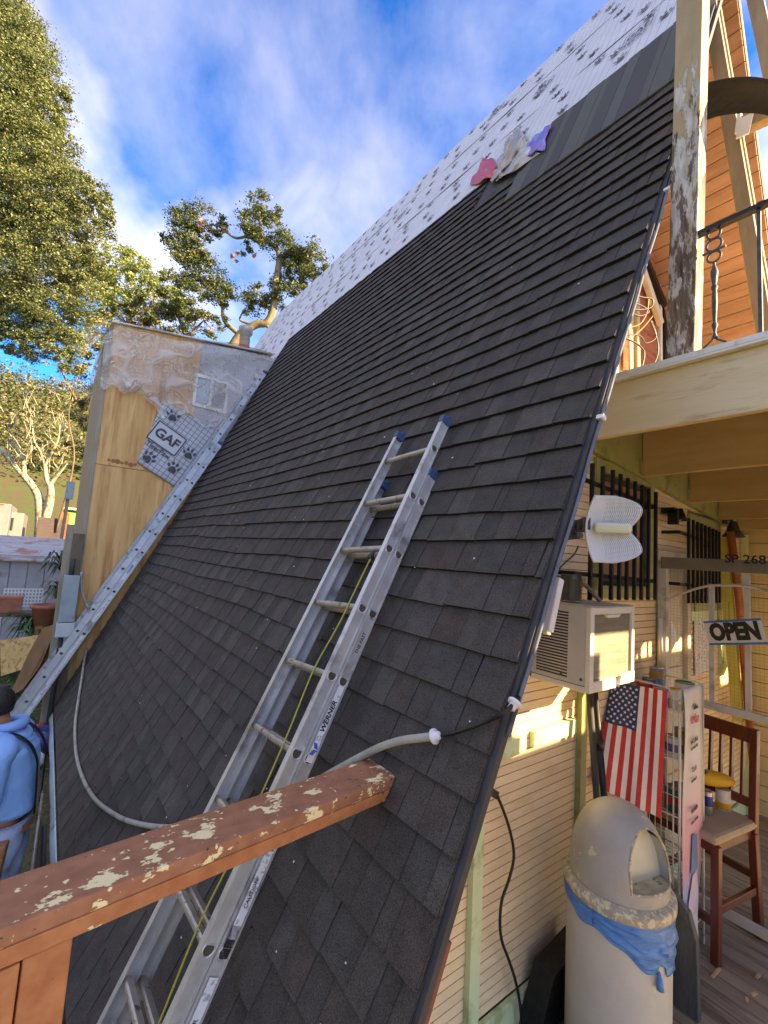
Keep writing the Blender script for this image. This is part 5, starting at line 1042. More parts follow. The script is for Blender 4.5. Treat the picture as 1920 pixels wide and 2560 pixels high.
for s0, s1, u0 in ((-.13, -.047, .004), (-.043, .035, .008)):
    m = MB(); a = HP+hd*(tp+s0); b = HP+hd*(tp+s1); zt_ = (HP+hd*tp-hu*.0725)[2]-.001
    dpt = hl_*.04; o_ = hl_*u0
    m.hexa([A(a[0], a[1], GZ)+o_, A(b[0], b[1], GZ)+o_, A(b[0], b[1], GZ)+o_+dpt, A(a[0], a[1], GZ)+o_+dpt, A(a[0], a[1], zt_)+o_, A(b[0], b[1], zt_)+o_, A(b[0], b[1], zt_)+o_+dpt, A(a[0], a[1], zt_)+o_+dpt]); obj('post_board', m, M['rail_post'], hr_, bevel=.003)
# ------------------------------------------------------------------ torn plastic packaging on the roof
def sheet(name, fn, nu, nv, mat, par, th=.0015):
    m = MB(); m.grid(fn, nu, nv); o = obj(name, m, mat, par, fix=False)
    if th: s = o.modifiers.new('s', 'SOLIDIFY'); s.thickness = th
    return o
bag = thing('torn_wrapper', 'torn clear plastic wrapper with red and purple print lying on the roof', 'wrapper', on_roof(1250, 420, .01))
M['film'] = pm('film', (186, 176, 160), (214, 206, 192), 6, .25, .5, 14, alpha=.82, spec=.7)
M['film_red'] = pm('film_red', (198, 38, 54), (214, 56, 70), 8, .35, .4, 20, c3=(236, 226, 226), c3scale=9, c3lim=(.62, .66)); M['film_pur'] = pm('film_pur', (112, 88, 178), (134, 112, 196), 7, .35, .4, 20, c3=(78, 140, 186), c3scale=9, c3lim=(.54, .6)); M['film_br'] = pm('film_br', (156, 140, 116), (186, 172, 148), 6, .3, .4, 20)
def quadsheet(c, h0, amp, seed):
    ph = [random.Random(seed*7+k).uniform(0, 6) for k in range(6)]
    def fn(s, t):
        x = (c[0][0]*(1-s)+c[1][0]*s)*(1-t)+(c[3][0]*(1-s)+c[2][0]*s)*t; y = (c[0][1]*(1-s)+c[1][1]*s)*(1-t)+(c[3][1]*(1-s)+c[2][1]*s)*t
        h = h0+amp*(.5+.5*math.sin(s*7+ph[0]+t*3))*(.3+.7*math.sin(math.pi*s)*math.sin(math.pi*t))+amp*.10*math.sin(s*13+ph[1]+t*5)*math.sin(t*11+ph[2])
        ex = (abs(s-.5)*2)**4; x += 2.5*math.sin(t*9+ph[3])*ex+1.5*math.sin(s*14+ph[4])*(abs(t-.5)*2)**4; y += 2.5*math.sin(s*10+ph[5])*(abs(t-.5)*2)**4+2*math.sin(t*15+ph[0])*ex
        return on_roof(x, y, max(.006, h))
    return fn
sheet('film', quadsheet([(1245, 395), (1320, 350), (1352, 385), (1240, 455)], .01, .06, 1), 22, 16, M['film'], bag)
sheet('brown_flap', quadsheet([(1268, 345), (1300, 318), (1318, 355), (1245, 440)], .03, .07, 2), 18, 16, M['film_br'], bag)
sheet('red_print', quadsheet([(1208, 395), (1240, 398), (1236, 440), (1172, 466)], .012, .03, 3), 16, 12, M['film_red'], bag)
sheet('purple_print', quadsheet([(1330, 345), (1376, 310), (1358, 375), (1295, 395)], .02, .03, 4), 16, 12, M['film_pur'], bag)
sheet('film', quadsheet([(1225, 435), (1262, 400), (1275, 430), (1228, 456)], .01, .04, 5), 14, 12, M['film'], bag)
# ------------------------------------------------------------------ plywood addition at the far end
YA = 6.74
add = thing('plywood_addition', 'tall narrow plywood-clad addition standing against the far end of the roof', 'house addition', (.4, YA, GZ))
XL = -.43; zt_l, zt_r = 4.27, 4.60; seam = at(259, 1162, Y=YA)[2]; xv = at(490, 1000, Y=YA)[0]
ztop = lambda x: zt_l+(zt_r-zt_l)*(x-XL)/(2.07-XL); xroof = lambda z: z*CT/ST+.03
m = MB(); m.poly([(XL+.02, YA+.02, GZ), (xroof(GZ)+.3, YA+.02, GZ), (xroof(4.55), YA+.02, 4.53), (XL+.02, YA+.02, ztop(XL)-.02)], (0, 2.9, 0)); obj('frame', m, M['tan_lumber'], add)
def ply(pts, name='plywood_sheet', mat='plywood', y=YA, th=.016): m = MB(); m.poly([(x, y, z) for x, z in pts], (0, th, 0)); return obj(name, m, M[mat], add)
ply([(XL, GZ+.02), (xroof(GZ)+.1, GZ+.02), (xroof(seam), seam-.004), (XL, seam-.004)])
ply([(XL, seam+.004), (xv-.003, seam+.004), (xv-.003, ztop(xv)), (XL, ztop(XL))])
M['grey_wrap'] = pm('grey_wrap', (150, 152, 156), (172, 174, 178), 4, .55, .2, 20, c3=(88, 90, 94), c3scale=7, c3lim=(.62, .66))
ply([(xv+.003, seam+.004), (xroof(seam), seam+.004), (xroof(4.56), 4.56), (xv+.003, ztop(xv))], 'wrap_panel', 'grey_wrap')
for k in range(7):
    c = at(272+k*11, 1150+2*math.sin(k*3)+k*2.2, Y=YA-.001); m = MB(); m.lathe([(0, .001), (.022+.008*(k % 3), 0)], c, 12, ax=(0, -1, 0), xa=(1, 0, 0)); obj('knot', m, M['knot'], add)
m = MB(); m.box((XL-.05, YA-.012, GZ), (XL-.002, YA+2.9, ztop(XL)-.05)); obj('side_trim', m, M['taupe'], add)
m = MB(); m.hexa([(XL-.04, YA-.03, zt_l+.0), (2.05, YA-.03, zt_r+.01), (2.3, YA+3, zt_r+.3), (XL-.04, YA+3, zt_l+.3), (XL-.04, YA-.03, zt_l+.03), (2.05, YA-.03, zt_r+.04), (2.3, YA+3, zt_r+.37), (XL-.04, YA+3, zt_l+.37)]); obj('roof', m, pm('roll', (196, 188, 176), (210, 204, 192), 6, .6, .3, 20), add, bevel=.01)
wq = [at(490, 945, Y=YA-.02), at(568, 962, Y=YA-.02), at(560, 1034, Y=YA-.02), at(482, 1018, Y=YA-.02)]
win = MB(); M['win_white'] = pm('win_white', (206, 204, 190), (216, 214, 200), 8, .5)
wx0, wx1, wz0, wz1 = wq[3][0], wq[1][0], wq[3][2]+.05, wq[0][2]+.05
for x in (wx0, (wx0+wx1)/2, wx1): win.box((x-.022, YA-.05, wz0), (x+.022, YA-.002, wz1))
for z in (wz0, wz1): win.box((wx0-.022, YA-.052, z-.025), (wx1+.022, YA-.003, z+.025))
wo = obj('window', win, M['win_white'], add)
m = MB(); m.box((wx0+.023, YA-.02, wz0+.026), (wx1-.023, YA-.012, wz1-.026)); obj('pane', m, M['glass_lit'], wo)
# clear plastic draped over the top of the addition
def film_mat(name, c, a, lo=.12):
    m, t, b = _nt(name); N = t.nodes.new; K = t.links.new; tc = N('ShaderNodeTexCoord')
    b.inputs['Base Color'].default_value = lin(c); b.inputs['Roughness'].default_value = .22; b.inputs['Specular IOR Level'].default_value = .8
    acc = None
    for sc_, w_ in ((1.3, .03), (3.0, .035), (5.5, .03)):
        n = N('ShaderNodeTexNoise'); n.inputs['Scale'].default_value = sc_; n.inputs['Detail'].default_value = 2; n.inputs['Distortion'].default_value = .3; K(tc.outputs['Object'], n.inputs['Vector'])
        sb = N('ShaderNodeMath'); sb.operation = 'SUBTRACT'; sb.inputs[1].default_value = .5; K(n.outputs[0], sb.inputs[0]); ab = N('ShaderNodeMath'); ab.operation = 'ABSOLUTE'; K(sb.outputs[0], ab.inputs[0])
        mr = N('ShaderNodeMapRange'); mr.inputs[1].default_value = 0; mr.inputs[2].default_value = w_; mr.inputs[3].default_value = 1; mr.inputs[4].default_value = 0; K(ab.outputs[0], mr.inputs[0])
        if acc is None: acc = mr.outputs[0]
        else: x_ = N('ShaderNodeMath'); x_.operation = 'MAXIMUM'; K(acc, x_.inputs[0]); K(mr.outputs[0], x_.inputs[1]); acc = x_.outputs[0]
    m3 = N('ShaderNodeMapRange'); m3.inputs[3].default_value = lo; m3.inputs[4].default_value = a; K(acc, m3.inputs[0]); K(m3.outputs[0], b.inputs['Alpha'])
    bu = N('ShaderNodeBump'); bu.inputs['Strength'].default_value = .6; bu.inputs['Distance'].default_value = .03; K(acc, bu.inputs['Height']); K(bu.outputs[0], b.inputs['Normal']); return m
M['poly'] = film_mat('poly', (224, 220, 212), .50, .30); M['poly_thick'] = film_mat('poly_thick', (226, 220, 212), .7, .45)
pl = thing('plastic_sheet', 'clear plastic sheeting stapled over the top of the plywood addition', 'plastic sheet', at(300, 1000, Y=YA-.1))
top_ = [(262, 838), (300, 815), (420, 845), (560, 868), (690, 893)]; bot_ = [(250, 965), (305, 975), (400, 1012), (470, 1040), (545, 1085)]
def strip_px(P_, s):
    i = min(int(s*4), 3); f = s*4-i; return P_[i][0]*(1-f)+P_[i+1][0]*f, P_[i][1]*(1-f)+P_[i+1][1]*f
def drape(s, t):
    a = strip_px(top_, s); b = strip_px(bot_, s); x = a[0]*(1-t)+b[0]*t; y = a[1]*(1-t)+b[1]*t+8*math.sin(s*31)*t
    q = at(x, y, Y=YA-.11+.04*t); return q+A(0, -.035*math.sin(s*12+t*4)*math.sin(t*3)-.02*math.sin(t*13+s*9)-.015*math.sin(s*33), 0)
sheet('film', drape, 54, 30, M['poly'], pl, 0)
sheet('side_film', lambda s, t: at(262+2*math.sin(t*9)-9*math.sin(t*3.1), 838+t*130, Y=YA-.11)+A(-.05*s*math.sin(t*5), 2.6*s, .22*s+.05*math.sin(s*9+t*4)), 16, 14, M['poly'], pl, 0)
sheet('top_film', lambda s, t: at(strip_px(top_, s)[0], strip_px(top_, s)[1], Y=YA-.12)+A(0, 2.8*t-.02*math.sin(s*20), .085-.09*(1-t)*0+.27*t+.03*math.sin(s*17+t*8)), 40, 8, M['poly_thick'], pl, 0)
sheet('folded_hem', lambda s, t: at(305+s*105, 925+s*88+(18+14*math.sin(s*9))*t+10*math.sin(s*14), Y=YA-.15)+A(0, -.03*math.sin(t*7+s*20), 0), 26, 8, M['poly_thick'], pl, 0)
# printed underlayment sheet hanging on the plywood
gq = [at(407, 1003, Y=YA-.02), at(548, 1078, Y=YA-.02), at(437, 1218, Y=YA-.02), at(342, 1156, Y=YA-.02)]
gx = unit(gq[2]-gq[3]); gu = unit(np.cross(A(0, -1, 0), gx)); 
gs = thing('underlayment_sheet', 'grey grid-printed underlayment sheet with paw prints tacked on the plywood', 'underlayment sheet', gq[3])
def gmat():
    m, t, b = _nt('grid_sheet'); N = t.nodes.new; K = t.links.new; tc = N('ShaderNodeTexCoord'); acc = None
    for ax_ in (gx, gu):
        d_ = N('ShaderNodeVectorMath'); d_.operation = 'DOT_PRODUCT'; K(tc.outputs['Object'], d_.inputs[0]); d_.inputs[1].default_value = tuple(ax_)
        a_ = N('ShaderNodeMath'); a_.operation = 'DIVIDE'; a_.inputs[1].default_value = .0762; K(d_.outputs['Value'], a_.inputs[0]); f_ = N('ShaderNodeMath'); f_.operation = 'FRACT'; K(a_.outputs[0], f_.inputs[0])
        l_ = N('ShaderNodeMath'); l_.operation = 'LESS_THAN'; l_.inputs[1].default_value = .13; K(f_.outputs[0], l_.inputs[0])
        if acc is None: acc = l_.outputs[0]
        else: x_ = N('ShaderNodeMath'); x_.operation = 'MAXIMUM'; K(acc, x_.inputs[0]); K(l_.outputs[0], x_.inputs[1]); acc = x_.outputs[0]
    x = N('ShaderNodeMix'); x.data_type = 'RGBA'; K(acc, x.inputs[0]); x.inputs[6].default_value = lin((178, 182, 188)); x.inputs[7].default_value = lin((104, 108, 114)); K(x.outputs[2], b.inputs['Base Color']); b.inputs['Roughness'].default_value = .5; return m
sheet('sheet', lambda s, t: (gq[0]*(1-s)+gq[1]*s)*(1-t)+(gq[3]*(1-s)+gq[2]*s)*t+A(0, -.006*math.sin(s*9+t*3)-.004, 0), 20, 20, gmat(), gs)
gpos = lambda s, t: (gq[0]*(1-s)+gq[1]*s)*(1-t)+(gq[3]*(1-s)+gq[2]*s)*t+A(0, -.018, 0)
cG = at(418, 1096, Y=YA-.036); bw, bh = .235, .165
m = MB(); m.obox(cG+A(0, .004, 0), gx*bw, gu*bh, A(0, .001, 0)); obj('print_panel', m, pm('ppan', (184, 188, 192), (192, 196, 200), 8, .5), gs)
m = MB()
for k in (-1, 1): m.obox(cG+gu*bh*k, gx*bw, gu*.009, A(0, .0015, 0)); m.obox(cG+gx*bw*k, gx*.009, gu*bh, A(0, .0015, 0))
obj('print_frame', m, M['ink'], gs); text('GAF', cG+A(0, -.002, 0), gx, gu, .15, M['ink'], gs, 'lettering', .035, 1.0)
text('TigerPaw', cG-gu*.235+gx*.0+A(0, -.002, 0), gx, gu, .075, M['ink'], gs, 'lettering', .02, 1.0)
for px, py, r_ in ((370, 1145, -.3), (472, 1137, .3), (432, 1172, .1), (432, 1042, .4)):
    o = bpy.data.objects.new('paw_print', PAW); COL.objects.link(o); o.parent = gs; c = at(px, py, Y=YA-.036); x = gx*math.cos(r_)+gu*math.sin(r_); y = np.cross(A(0, -1, 0), x); o.matrix_local = frame(c-wloc(gs), x*1.15, y*1.15, A(0, -1, 0))
# vent pipe with red tape
vp_ = at(609, 878, Y=7.7); m = MB(); m.lathe([(.10, -.25), (.10, .36), (.135, .362), (.135, .47), (.12, .49), (0, .49)], vp_, 20); vt = thing('vent_pipe', 'galvanised vent pipe with red band above the plastic-covered addition', 'vent pipe', vp_); obj('pipe', m, M['alu_dull'], vt)
m = MB(); m.lathe([(.104, 0), (.106, .01), (.106, .09), (.104, .1)], vp_, 20); obj('red_band', m, pm('redtape', (206, 44, 44), (220, 62, 58), 8, .5), vt)

# small pale flecks scattered on the shingles
rr = random.Random(31); m = MB()
for _ in range(90):
    v = rr.uniform(-6, 24)*EX; y = rr.uniform(.05, 4.5); s_ = rr.uniform(.0015, .004); k = (v/EX) % 1
    c = roof(v, y, .004-.0175*k); m.obox(c, S_*s_, RX*s_*rr.uniform(.6, 1.6), N_*.001)
obj('paint_flecks', m, M['white'], loc=roof(0, 1, 0), label='tiny white flecks scattered over the near shingles', cat='flecks', kind='stuff')
# ------------------------------------------------------------------ ground and hills
def ground_mat():
    m, t, b = _nt('ground'); N = t.nodes.new; K = t.links.new; tc = N('ShaderNodeTexCoord')
    n = N('ShaderNodeTexNoise'); n.inputs['Scale'].default_value = 1.1; n.inputs['Detail'].default_value = 12; n.inputs['Roughness'].default_value = .65; K(tc.outputs['Object'], n.inputs['Vector'])
    r = N('ShaderNodeValToRGB'); e = r.color_ramp.elements; e[0].position = .40; e[0].color = lin((82, 70, 46)); e[1].position = .62; e[1].color = lin((62, 86, 32)); q = e.new(.5); q.color = lin((74, 74, 40)); K(n.outputs[0], r.inputs[0])
    n2 = N('ShaderNodeTexNoise'); n2.inputs['Scale'].default_value = 22; n2.inputs['Detail'].default_value = 8; K(tc.outputs['Object'], n2.inputs['Vector'])
    mr = N('ShaderNodeMapRange'); mr.inputs[1].default_value = .3; mr.inputs[2].default_value = .7; mr.inputs[3].default_value = .55; mr.inputs[4].default_value = 1.4; K(n2.outputs[0], mr.inputs[0])
    x = N('ShaderNodeVectorMath'); x.operation = 'SCALE'; K(r.outputs[0], x.inputs[0]); K(mr.outputs[0], x.inputs['Scale']); K(x.outputs[0], b.inputs['Base Color']); b.inputs['Roughness'].default_value = .95
    bu = N('ShaderNodeBump'); bu.inputs['Strength'].default_value = .8; bu.inputs['Distance'].default_value = .05; K(n2.outputs[0], bu.inputs['Height']); K(bu.outputs[0], b.inputs['Normal']); return m
M['ground'] = ground_mat()
def ss(a, b, x): t = min(1, max(0, (x-a)/(b-a))); return t*t*(3-2*t)
def gh(x, y):
    return GZ+ss(26, 100, y)*26+ss(-14, -70, x)*22+ss(60, 140, x)*25+.25*math.sin(x*.31+y*.2)*ss(12, 30, abs(y)+abs(x)*.5)
xs = np.concatenate([np.linspace(-300, -24, 24), np.linspace(-20, 30, 51), np.linspace(34, 300, 22)]); ys = np.concatenate([np.linspace(-300, -12, 20), np.linspace(-10, 30, 41), np.linspace(33, 400, 40)])
V = [(x, y, gh(x, y)) for y in ys for x in xs]; nx = len(xs)
m = MB(); m.add(V, [(j*nx+i, j*nx+i+1, (j+1)*nx+i+1, (j+1)*nx+i) for j in range(len(ys)-1) for i in range(nx-1)], 0, True); obj('ground', m, M['ground'], kind='structure', fix=False)
M['bounce_pale'] = pm('bounce_pale', (196, 186, 168), (212, 203, 186), .8, .85, .3, 30, c3=(176, 166, 148), c3scale=1.5)
m = MB(); m.grid(lambda s, t: A(-6+46*s, -26+23.2*t, GZ+.006), 20, 12); obj('bounce_ground', m, M['bounce_pale'], kind='structure', fix=False)  # pale ground added out of view to bounce sunlight into the porch
# ------------------------------------------------------------------ foliage
def leaf_obj(name, C, size, tint, mat, parent=None, kind=None, label=None, cat=None, aspect=.55, up=0.0, loc=None):
    n = len(C); off = wloc(parent) if parent is not None else (np.asarray(loc) if loc is not None else np.zeros(3)); C = C-off
    a = rng.normal(size=(n, 3)); a[:, 2] *= .6; a /= np.linalg.norm(a, axis=1)[:, None]
    b = rng.normal(size=(n, 3)); b[:, 2] += up; b -= a*np.sum(a*b, 1)[:, None]; b /= np.linalg.norm(b, axis=1)[:, None]
    s = (size*rng.uniform(.65, 1.35, n))[:, None]
    P = np.stack([C-a*s*.5, C-b*s*aspect*.5+a*s*.05, C+a*s*.5, C+b*s*aspect*.5+a*s*.05], 1).reshape(-1, 3)
    me = bpy.data.meshes.new(name); me.vertices.add(4*n); me.vertices.foreach_set('co', P.ravel()); me.loops.add(4*n); me.loops.foreach_set('vertex_index', np.arange(4*n, dtype=np.int32))
    me.polygons.add(n); me.polygons.foreach_set('loop_start', np.arange(0, 4*n, 4, dtype=np.int32)); me.materials.append(mat)
    at_ = me.attributes.new('tint', 'FLOAT_COLOR', 'FACE'); at_.data.foreach_set('color', np.concatenate([tint, np.ones((n, 1))], 1).astype(np.float32).ravel()); me.update(calc_edges=True)
    o = bpy.data.objects.new(name, me); COL.objects.link(o)
    if parent is not None: o.parent = parent
    elif loc is not None: o.location = tuple(loc)
    return tag(o, label, cat, None, kind)
M['leaf'] = attr_mat('leaf', .55, transl=.32)
def tints(n, cols, wts=None):
    c = np.array([lin(k)[:3] for k in cols]); i = rng.choice(len(cols), n, p=wts); return c[i]*rng.uniform(.7, 1.3, (n, 1))
def blob_points(blobs, D, per, sub, depth=1.0, clump=.30):
    "leaf positions: clumps spread through each ball of the crown"
    out = []
    for px, py, rp, *dd in blobs:
        d = D+(dd[0] if dd else 0); c = at(px, py, D=d); R_ = rp*d/F
        k = max(4, int(sub*(rp/60)**2)); v = rng.normal(size=(k, 3)); v /= np.linalg.norm(v, axis=1)[:, None]; v *= (rng.uniform(.25, 1.0, k)**.6)[:, None]
        cc = c+v*R_*np.array([1, depth, .92]); nn_ = int(per*(rp/60)**2/k)+1
        q = rng.normal(size=(k, nn_, 3))*np.array([1, 1, .6]); q *= (R_*clump*rng.uniform(.6, 1.3, (k, 1, 1)))*.55
        out.append((cc[:, None, :]+q).reshape(-1, 3))
    return np.concatenate(out)
def limb(m, P3, r0, r1, n=7, k=5):
    pts = cr(P3, k); m.tube(pts, list(np.linspace(r0, r1, len(pts))), n)
def tree(name, label, blobs, D, per, sub, size, cols, wts, trunkpx, base, bark, cat='tree', r0=.2, extra=None, depth=1.0, clump=.3, aspect=.55):
    t_ = thing(name, label, cat, base)
    C = blob_points(blobs, D, per, sub, depth, clump); leaf_obj('crown', C, size, tints(len(C), cols, wts), M['leaf'], t_, aspect=aspect)
    if extra: C2 = blob_points(extra[0], D-.15, extra[1], extra[2], 1.0, .35); leaf_obj('dry_leaves', C2, size*1.15, tints(len(C2), [(186, 148, 104), (166, 126, 86), (198, 164, 120)]), M['leaf'], t_)
    m = MB()
    for path, a, b in trunkpx: limb(m, [at(x, y, D=D+(dz[0] if dz else 0)) if not isinstance(x, np.ndarray) else x for x, y, *dz in path], a, b)
    # twigs reach from the limbs into the crown
    if trunkpx:
        src = np.array([at(x, y, D=D+(dz[0] if dz else 0)) for path, a, b in trunkpx for x, y, *dz in path])
        for q in C[rng.choice(len(C), 60)]:
            s = src[np.argmin(np.linalg.norm(src-q, axis=1))]; mid = (s+q)/2+rng.normal(size=3)*.08*np.linalg.norm(q-s); m.tube([s, mid, q], [r0*.10, r0*.06, r0*.02], 4, caps=False)
    obj('trunk', m, bark, t_); return t_
M['bark_dark'] = pm('bark_dark', (86, 72, 54), (126, 110, 84), 5, .9, .6, 20, stretch=(3, 3, .6)); M['bark_pale'] = pm('bark_pale', (176, 160, 122), (206, 192, 154), 4, .85, .4, 20, stretch=(2, 2, .6)); M['bark_mid'] = pm('bark_mid', (112, 98, 72), (146, 130, 98), 4, .9, .5, 20, stretch=(2, 2, .6)); M['bark_white'] = pm('bark_white', (160, 150, 122), (186, 178, 152), 3, .85, .3, 20, c3=(118, 104, 78), c3scale=4, c3lim=(.5, .6))
OAK = [(82, 96, 54), (106, 118, 68), (130, 138, 86), (158, 160, 106), (62, 74, 42)]
gb = lambda px, py, D: A(*(at(px, py, D=D)[:2]), gh(*at(px, py, D=D)[:2]))
big = [(-60, 40, 120), (20, 50, 75), (60, 110, 75), (20, 160, 90), (100, 190, 66), (40, 260, 100), (110, 290, 62), (150, 250, 34), (-60, 300, 120), (60, 370, 100), (140, 380, 66), (30, 470, 110), (120, 480, 96), (200, 480, 62), (258, 500, 38), (-60, 520, 120), (60, 570, 84), (150, 580, 84), (222, 570, 56), (265, 545, 30), (20, 670, 92), (110, 680, 92), (190, 670, 72), (240, 650, 36), (40, 780, 84), (130, 780, 80), (200, 760, 52), (-40, 760, 90), (80, 860, 56), (150, 850, 56), (30, 850, 40), (175, 900, 40)]
tree('spreading_oak', 'huge olive-green oak filling the left edge of the sky', big, 12.0, 5200, 80, .054, OAK, [.20, .26, .26, .18, .10], [([(-420, 1290), (-330, 1050), (-260, 800), (-160, 640)], .34, .22), ([(-160, 640), (-60, 480), (30, 330), (60, 180)], .2, .06), ([(-160, 640), (-20, 600), (110, 560), (230, 520)], .16, .03), ([(-200, 740), (-60, 760), (60, 730), (160, 700)], .13, .03), ([(-60, 480), (60, 440), (150, 380)], .09, .02), ([(-200, 740), (20, 840), (120, 850)], .09, .02), ([(-120, 600), (-80, 300), (-20, 100)], .14, .03)], gb(-430, 1400, 12), M['bark_dark'], r0=.2, depth=1.0, clump=.20, extra=([(40, 480, 30), (110, 500, 24), (90, 700, 26), (160, 560, 16)], 240, 5))
YG = [(148, 160, 84), (130, 146, 76), (172, 176, 106), (112, 126, 68)]
tree('pale_green_tree', 'sunlit yellow-green tree between the huge oak and the twisted oak', [(275, 640, 50), (310, 690, 55), (350, 690, 50), (395, 710, 45), (300, 750, 60), (370, 760, 52), (260, 740, 60), (420, 745, 36), (250, 830, 56), (230, 690, 46), (330, 640, 28)], 25, 2600, 24, .13, YG, None, [([(330, 1000), (325, 850), (320, 740)], .35, .1), ([(325, 850), (380, 760), (400, 720)], .15, .03), ([(325, 830), (270, 740), (260, 690)], .15, .03)], gb(332, 1380, 25), M['bark_dark'], r0=.25)
DK = [(80, 94, 54), (100, 112, 64), (124, 132, 82), (62, 76, 44)]
tree('twisted_oak', 'twisted pale-limbed oak with sparse leaves rising behind the roof', [(455, 560, 41), (495, 552, 44), (540, 556, 32), (440, 610, 37), (470, 650, 49), (510, 690, 54), (500, 620, 41), (545, 720, 44), (560, 745, 29), (470, 710, 37), (640, 525, 41), (672, 545, 37), (630, 575, 37), (655, 600, 32), (700, 610, 41), (735, 625, 41), (770, 640, 44), (800, 660, 34), (760, 680, 37), (730, 655, 32), (640, 760, 41), (665, 735, 32), (720, 740, 37), (745, 715, 32), (690, 690, 27), (610, 620, 22), (755, 730, 22)], 17.0, 3800, 30, .085, DK, None, [([(560, 900), (600, 838), (640, 812), (668, 806), (684, 770), (688, 720), (696, 668), (700, 645)], .17, .11), ([(700, 645), (690, 622), (672, 606), (648, 606), (620, 592), (590, 595), (560, 578), (530, 575)], .09, .03), ([(672, 606), (655, 590), (650, 560), (655, 530)], .08, .02), ([(700, 645), (735, 640), (770, 645)], .08, .02), ([(600, 838), (560, 800), (555, 745), (520, 720)], .10, .03), ([(640, 812), (600, 800), (615, 770)], .06, .02), ([(688, 720), (730, 720), (750, 740)], .06, .02), ([(660, 806), (700, 850), (740, 870)], .07, .03), ([(520, 720), (490, 680), (470, 640)], .05, .02)], gb(556, 1380, 17), M['bark_mid'], r0=.16, clump=.34, extra=([(470, 640, 22), (455, 625, 18), (500, 560, 16), (618, 570, 18), (560, 575, 12), (590, 640, 16), (640, 640, 10)], 1800, 8))
tree('leafy_bush', 'rounded green bush with dry brown leaves above the plywood addition', [(340, 770, 40), (320, 800, 40), (430, 720, 40), (480, 740, 40), (400, 755, 42), (440, 765, 46), (480, 780, 46), (520, 800, 36), (410, 800, 50), (460, 815, 46), (545, 830, 26), (370, 790, 34), (560, 800, 22)], 14.0, 2600, 18, .07, DK, None, [([(470, 1000), (465, 850), (440, 780)], .12, .03), ([(465, 850), (510, 800)], .06, .02)], gb(470, 1400, 14), M['bark_dark'], r0=.12, extra=([(500, 800, 26), (540, 820, 18), (390, 790, 24), (440, 830, 22), (350, 800, 24)], 420, 5))
tree('dark_evergreen', 'dense dark evergreen shrub left of the plywood addition', [(240, 940, 42), (225, 1000, 42), (215, 1060, 40), (205, 1110, 38), (245, 880, 34), (200, 1160, 30)], 20, 2000, 18, .10, [(40, 52, 28), (54, 66, 34), (66, 76, 40)], None, [([(215, 1300), (220, 1150), (230, 980)], .15, .05)], gb(215, 1330, 20), M['bark_dark'], r0=.12)
tree('hanging_shrub', 'pale dry shrub spilling over beside the addition top corner', [(215, 850, 40), (190, 900, 44), (160, 940, 40), (235, 800, 36), (140, 890, 34), (265, 800, 26), (310, 800, 22)], 16, 620, 10, .085, [(164, 148, 92), (128, 128, 62), (186, 168, 112), (110, 112, 56)], None, [([(140, 1330), (185, 1150), (172, 1030), (218, 860)], .04, .015), ([(190, 1000), (150, 920)], .05, .02)], gb(180, 1360, 16), M['bark_dark'], r0=.06)
# bare sycamore
sy = thing('bare_sycamore', 'pale bare sycamore with forked white trunk on the sunny slope', 'tree', gb(108, 1345, 27)); m = MB(); D_ = 27
for path, a, b in (([(99, 1345), (101, 1300), (98, 1250), (87, 1223), (60, 1190), (36, 1163), (7, 1131), (-30, 1090)], .30, .10), ([(60, 1188), (60, 1170), (58, 1150), (43, 1118), (20, 1100)], .14, .05), ([(116, 1345), (114, 1300), (125, 1254), (126, 1217), (117, 1198), (112, 1160)], .28, .10), ([(104, 1290), (112, 1265), (118, 1240)], .16, .08), ([(127, 1210), (138, 1195), (154, 1176), (168, 1160)], .13, .04), ([(112, 1160), (101, 1130), (85, 1100), (80, 1050)], .09, .03), ([(112, 1165), (130, 1130), (145, 1100), (150, 1060)], .09, .03), ([(58, 1150), (80, 1120), (70, 1080)], .08, .03), ([(36, 1163), (20, 1130), (35, 1090)], .08, .03)):
    limb(m, [at(x, y, D=D_) for x, y in path], a, b)
rs_ = random.Random(12)
for _ in range(110):
    x, y = rs_.uniform(-5, 185), rs_.uniform(1000, 1190); a = rs_.uniform(-2.6, -.5); l = rs_.uniform(14, 50); dd = D_+rs_.uniform(-1.5, 1.5)
    P3 = [at(x+l*t*math.cos(a)+rs_.uniform(-4, 4), y+l*t*math.sin(a)+rs_.uniform(-4, 4), D=dd) for t in (0, .5, 1)]; m.tube(P3, [.026, .018, .008], 4, caps=False)
obj('trunk', m, M['bark_white'], sy)
C = blob_points([(40, 1080, 60), (110, 1080, 60), (160, 1130, 40), (60, 1150, 40), (130, 1020, 50)], D_, 300, 10, 1, .4); leaf_obj('leaves', C, .12, tints(len(C), [(150, 138, 92), (130, 120, 76), (112, 114, 66)]), M['leaf'], sy)
# wooded hillside seen behind everything: one mass
C = []; rs_ = np.random.default_rng(4)
for _ in range(900):
    x = rs_.uniform(-62, 45); y = rs_.uniform(52, 108); h = gh(x, y); R_ = rs_.uniform(1.2, 3.2); k = 170
    q = rs_.normal(size=(k, 3)); q /= np.linalg.norm(q, axis=1)[:, None]; q *= (R_*rs_.uniform(.5, 1, k)**.5)[:, None]; C.append(q*np.array([1, 1, .9])+np.array([x, y, h+R_*.7]))
C = np.concatenate(C); leaf_obj('far_woods', C, .38, tints(len(C), [(84, 94, 50), (108, 110, 62), (136, 128, 80), (66, 78, 42), (98, 96, 58)]), M['leaf'], kind='stuff', label='olive and straw coloured woods covering the far hillside', cat='woods', aspect=.7)
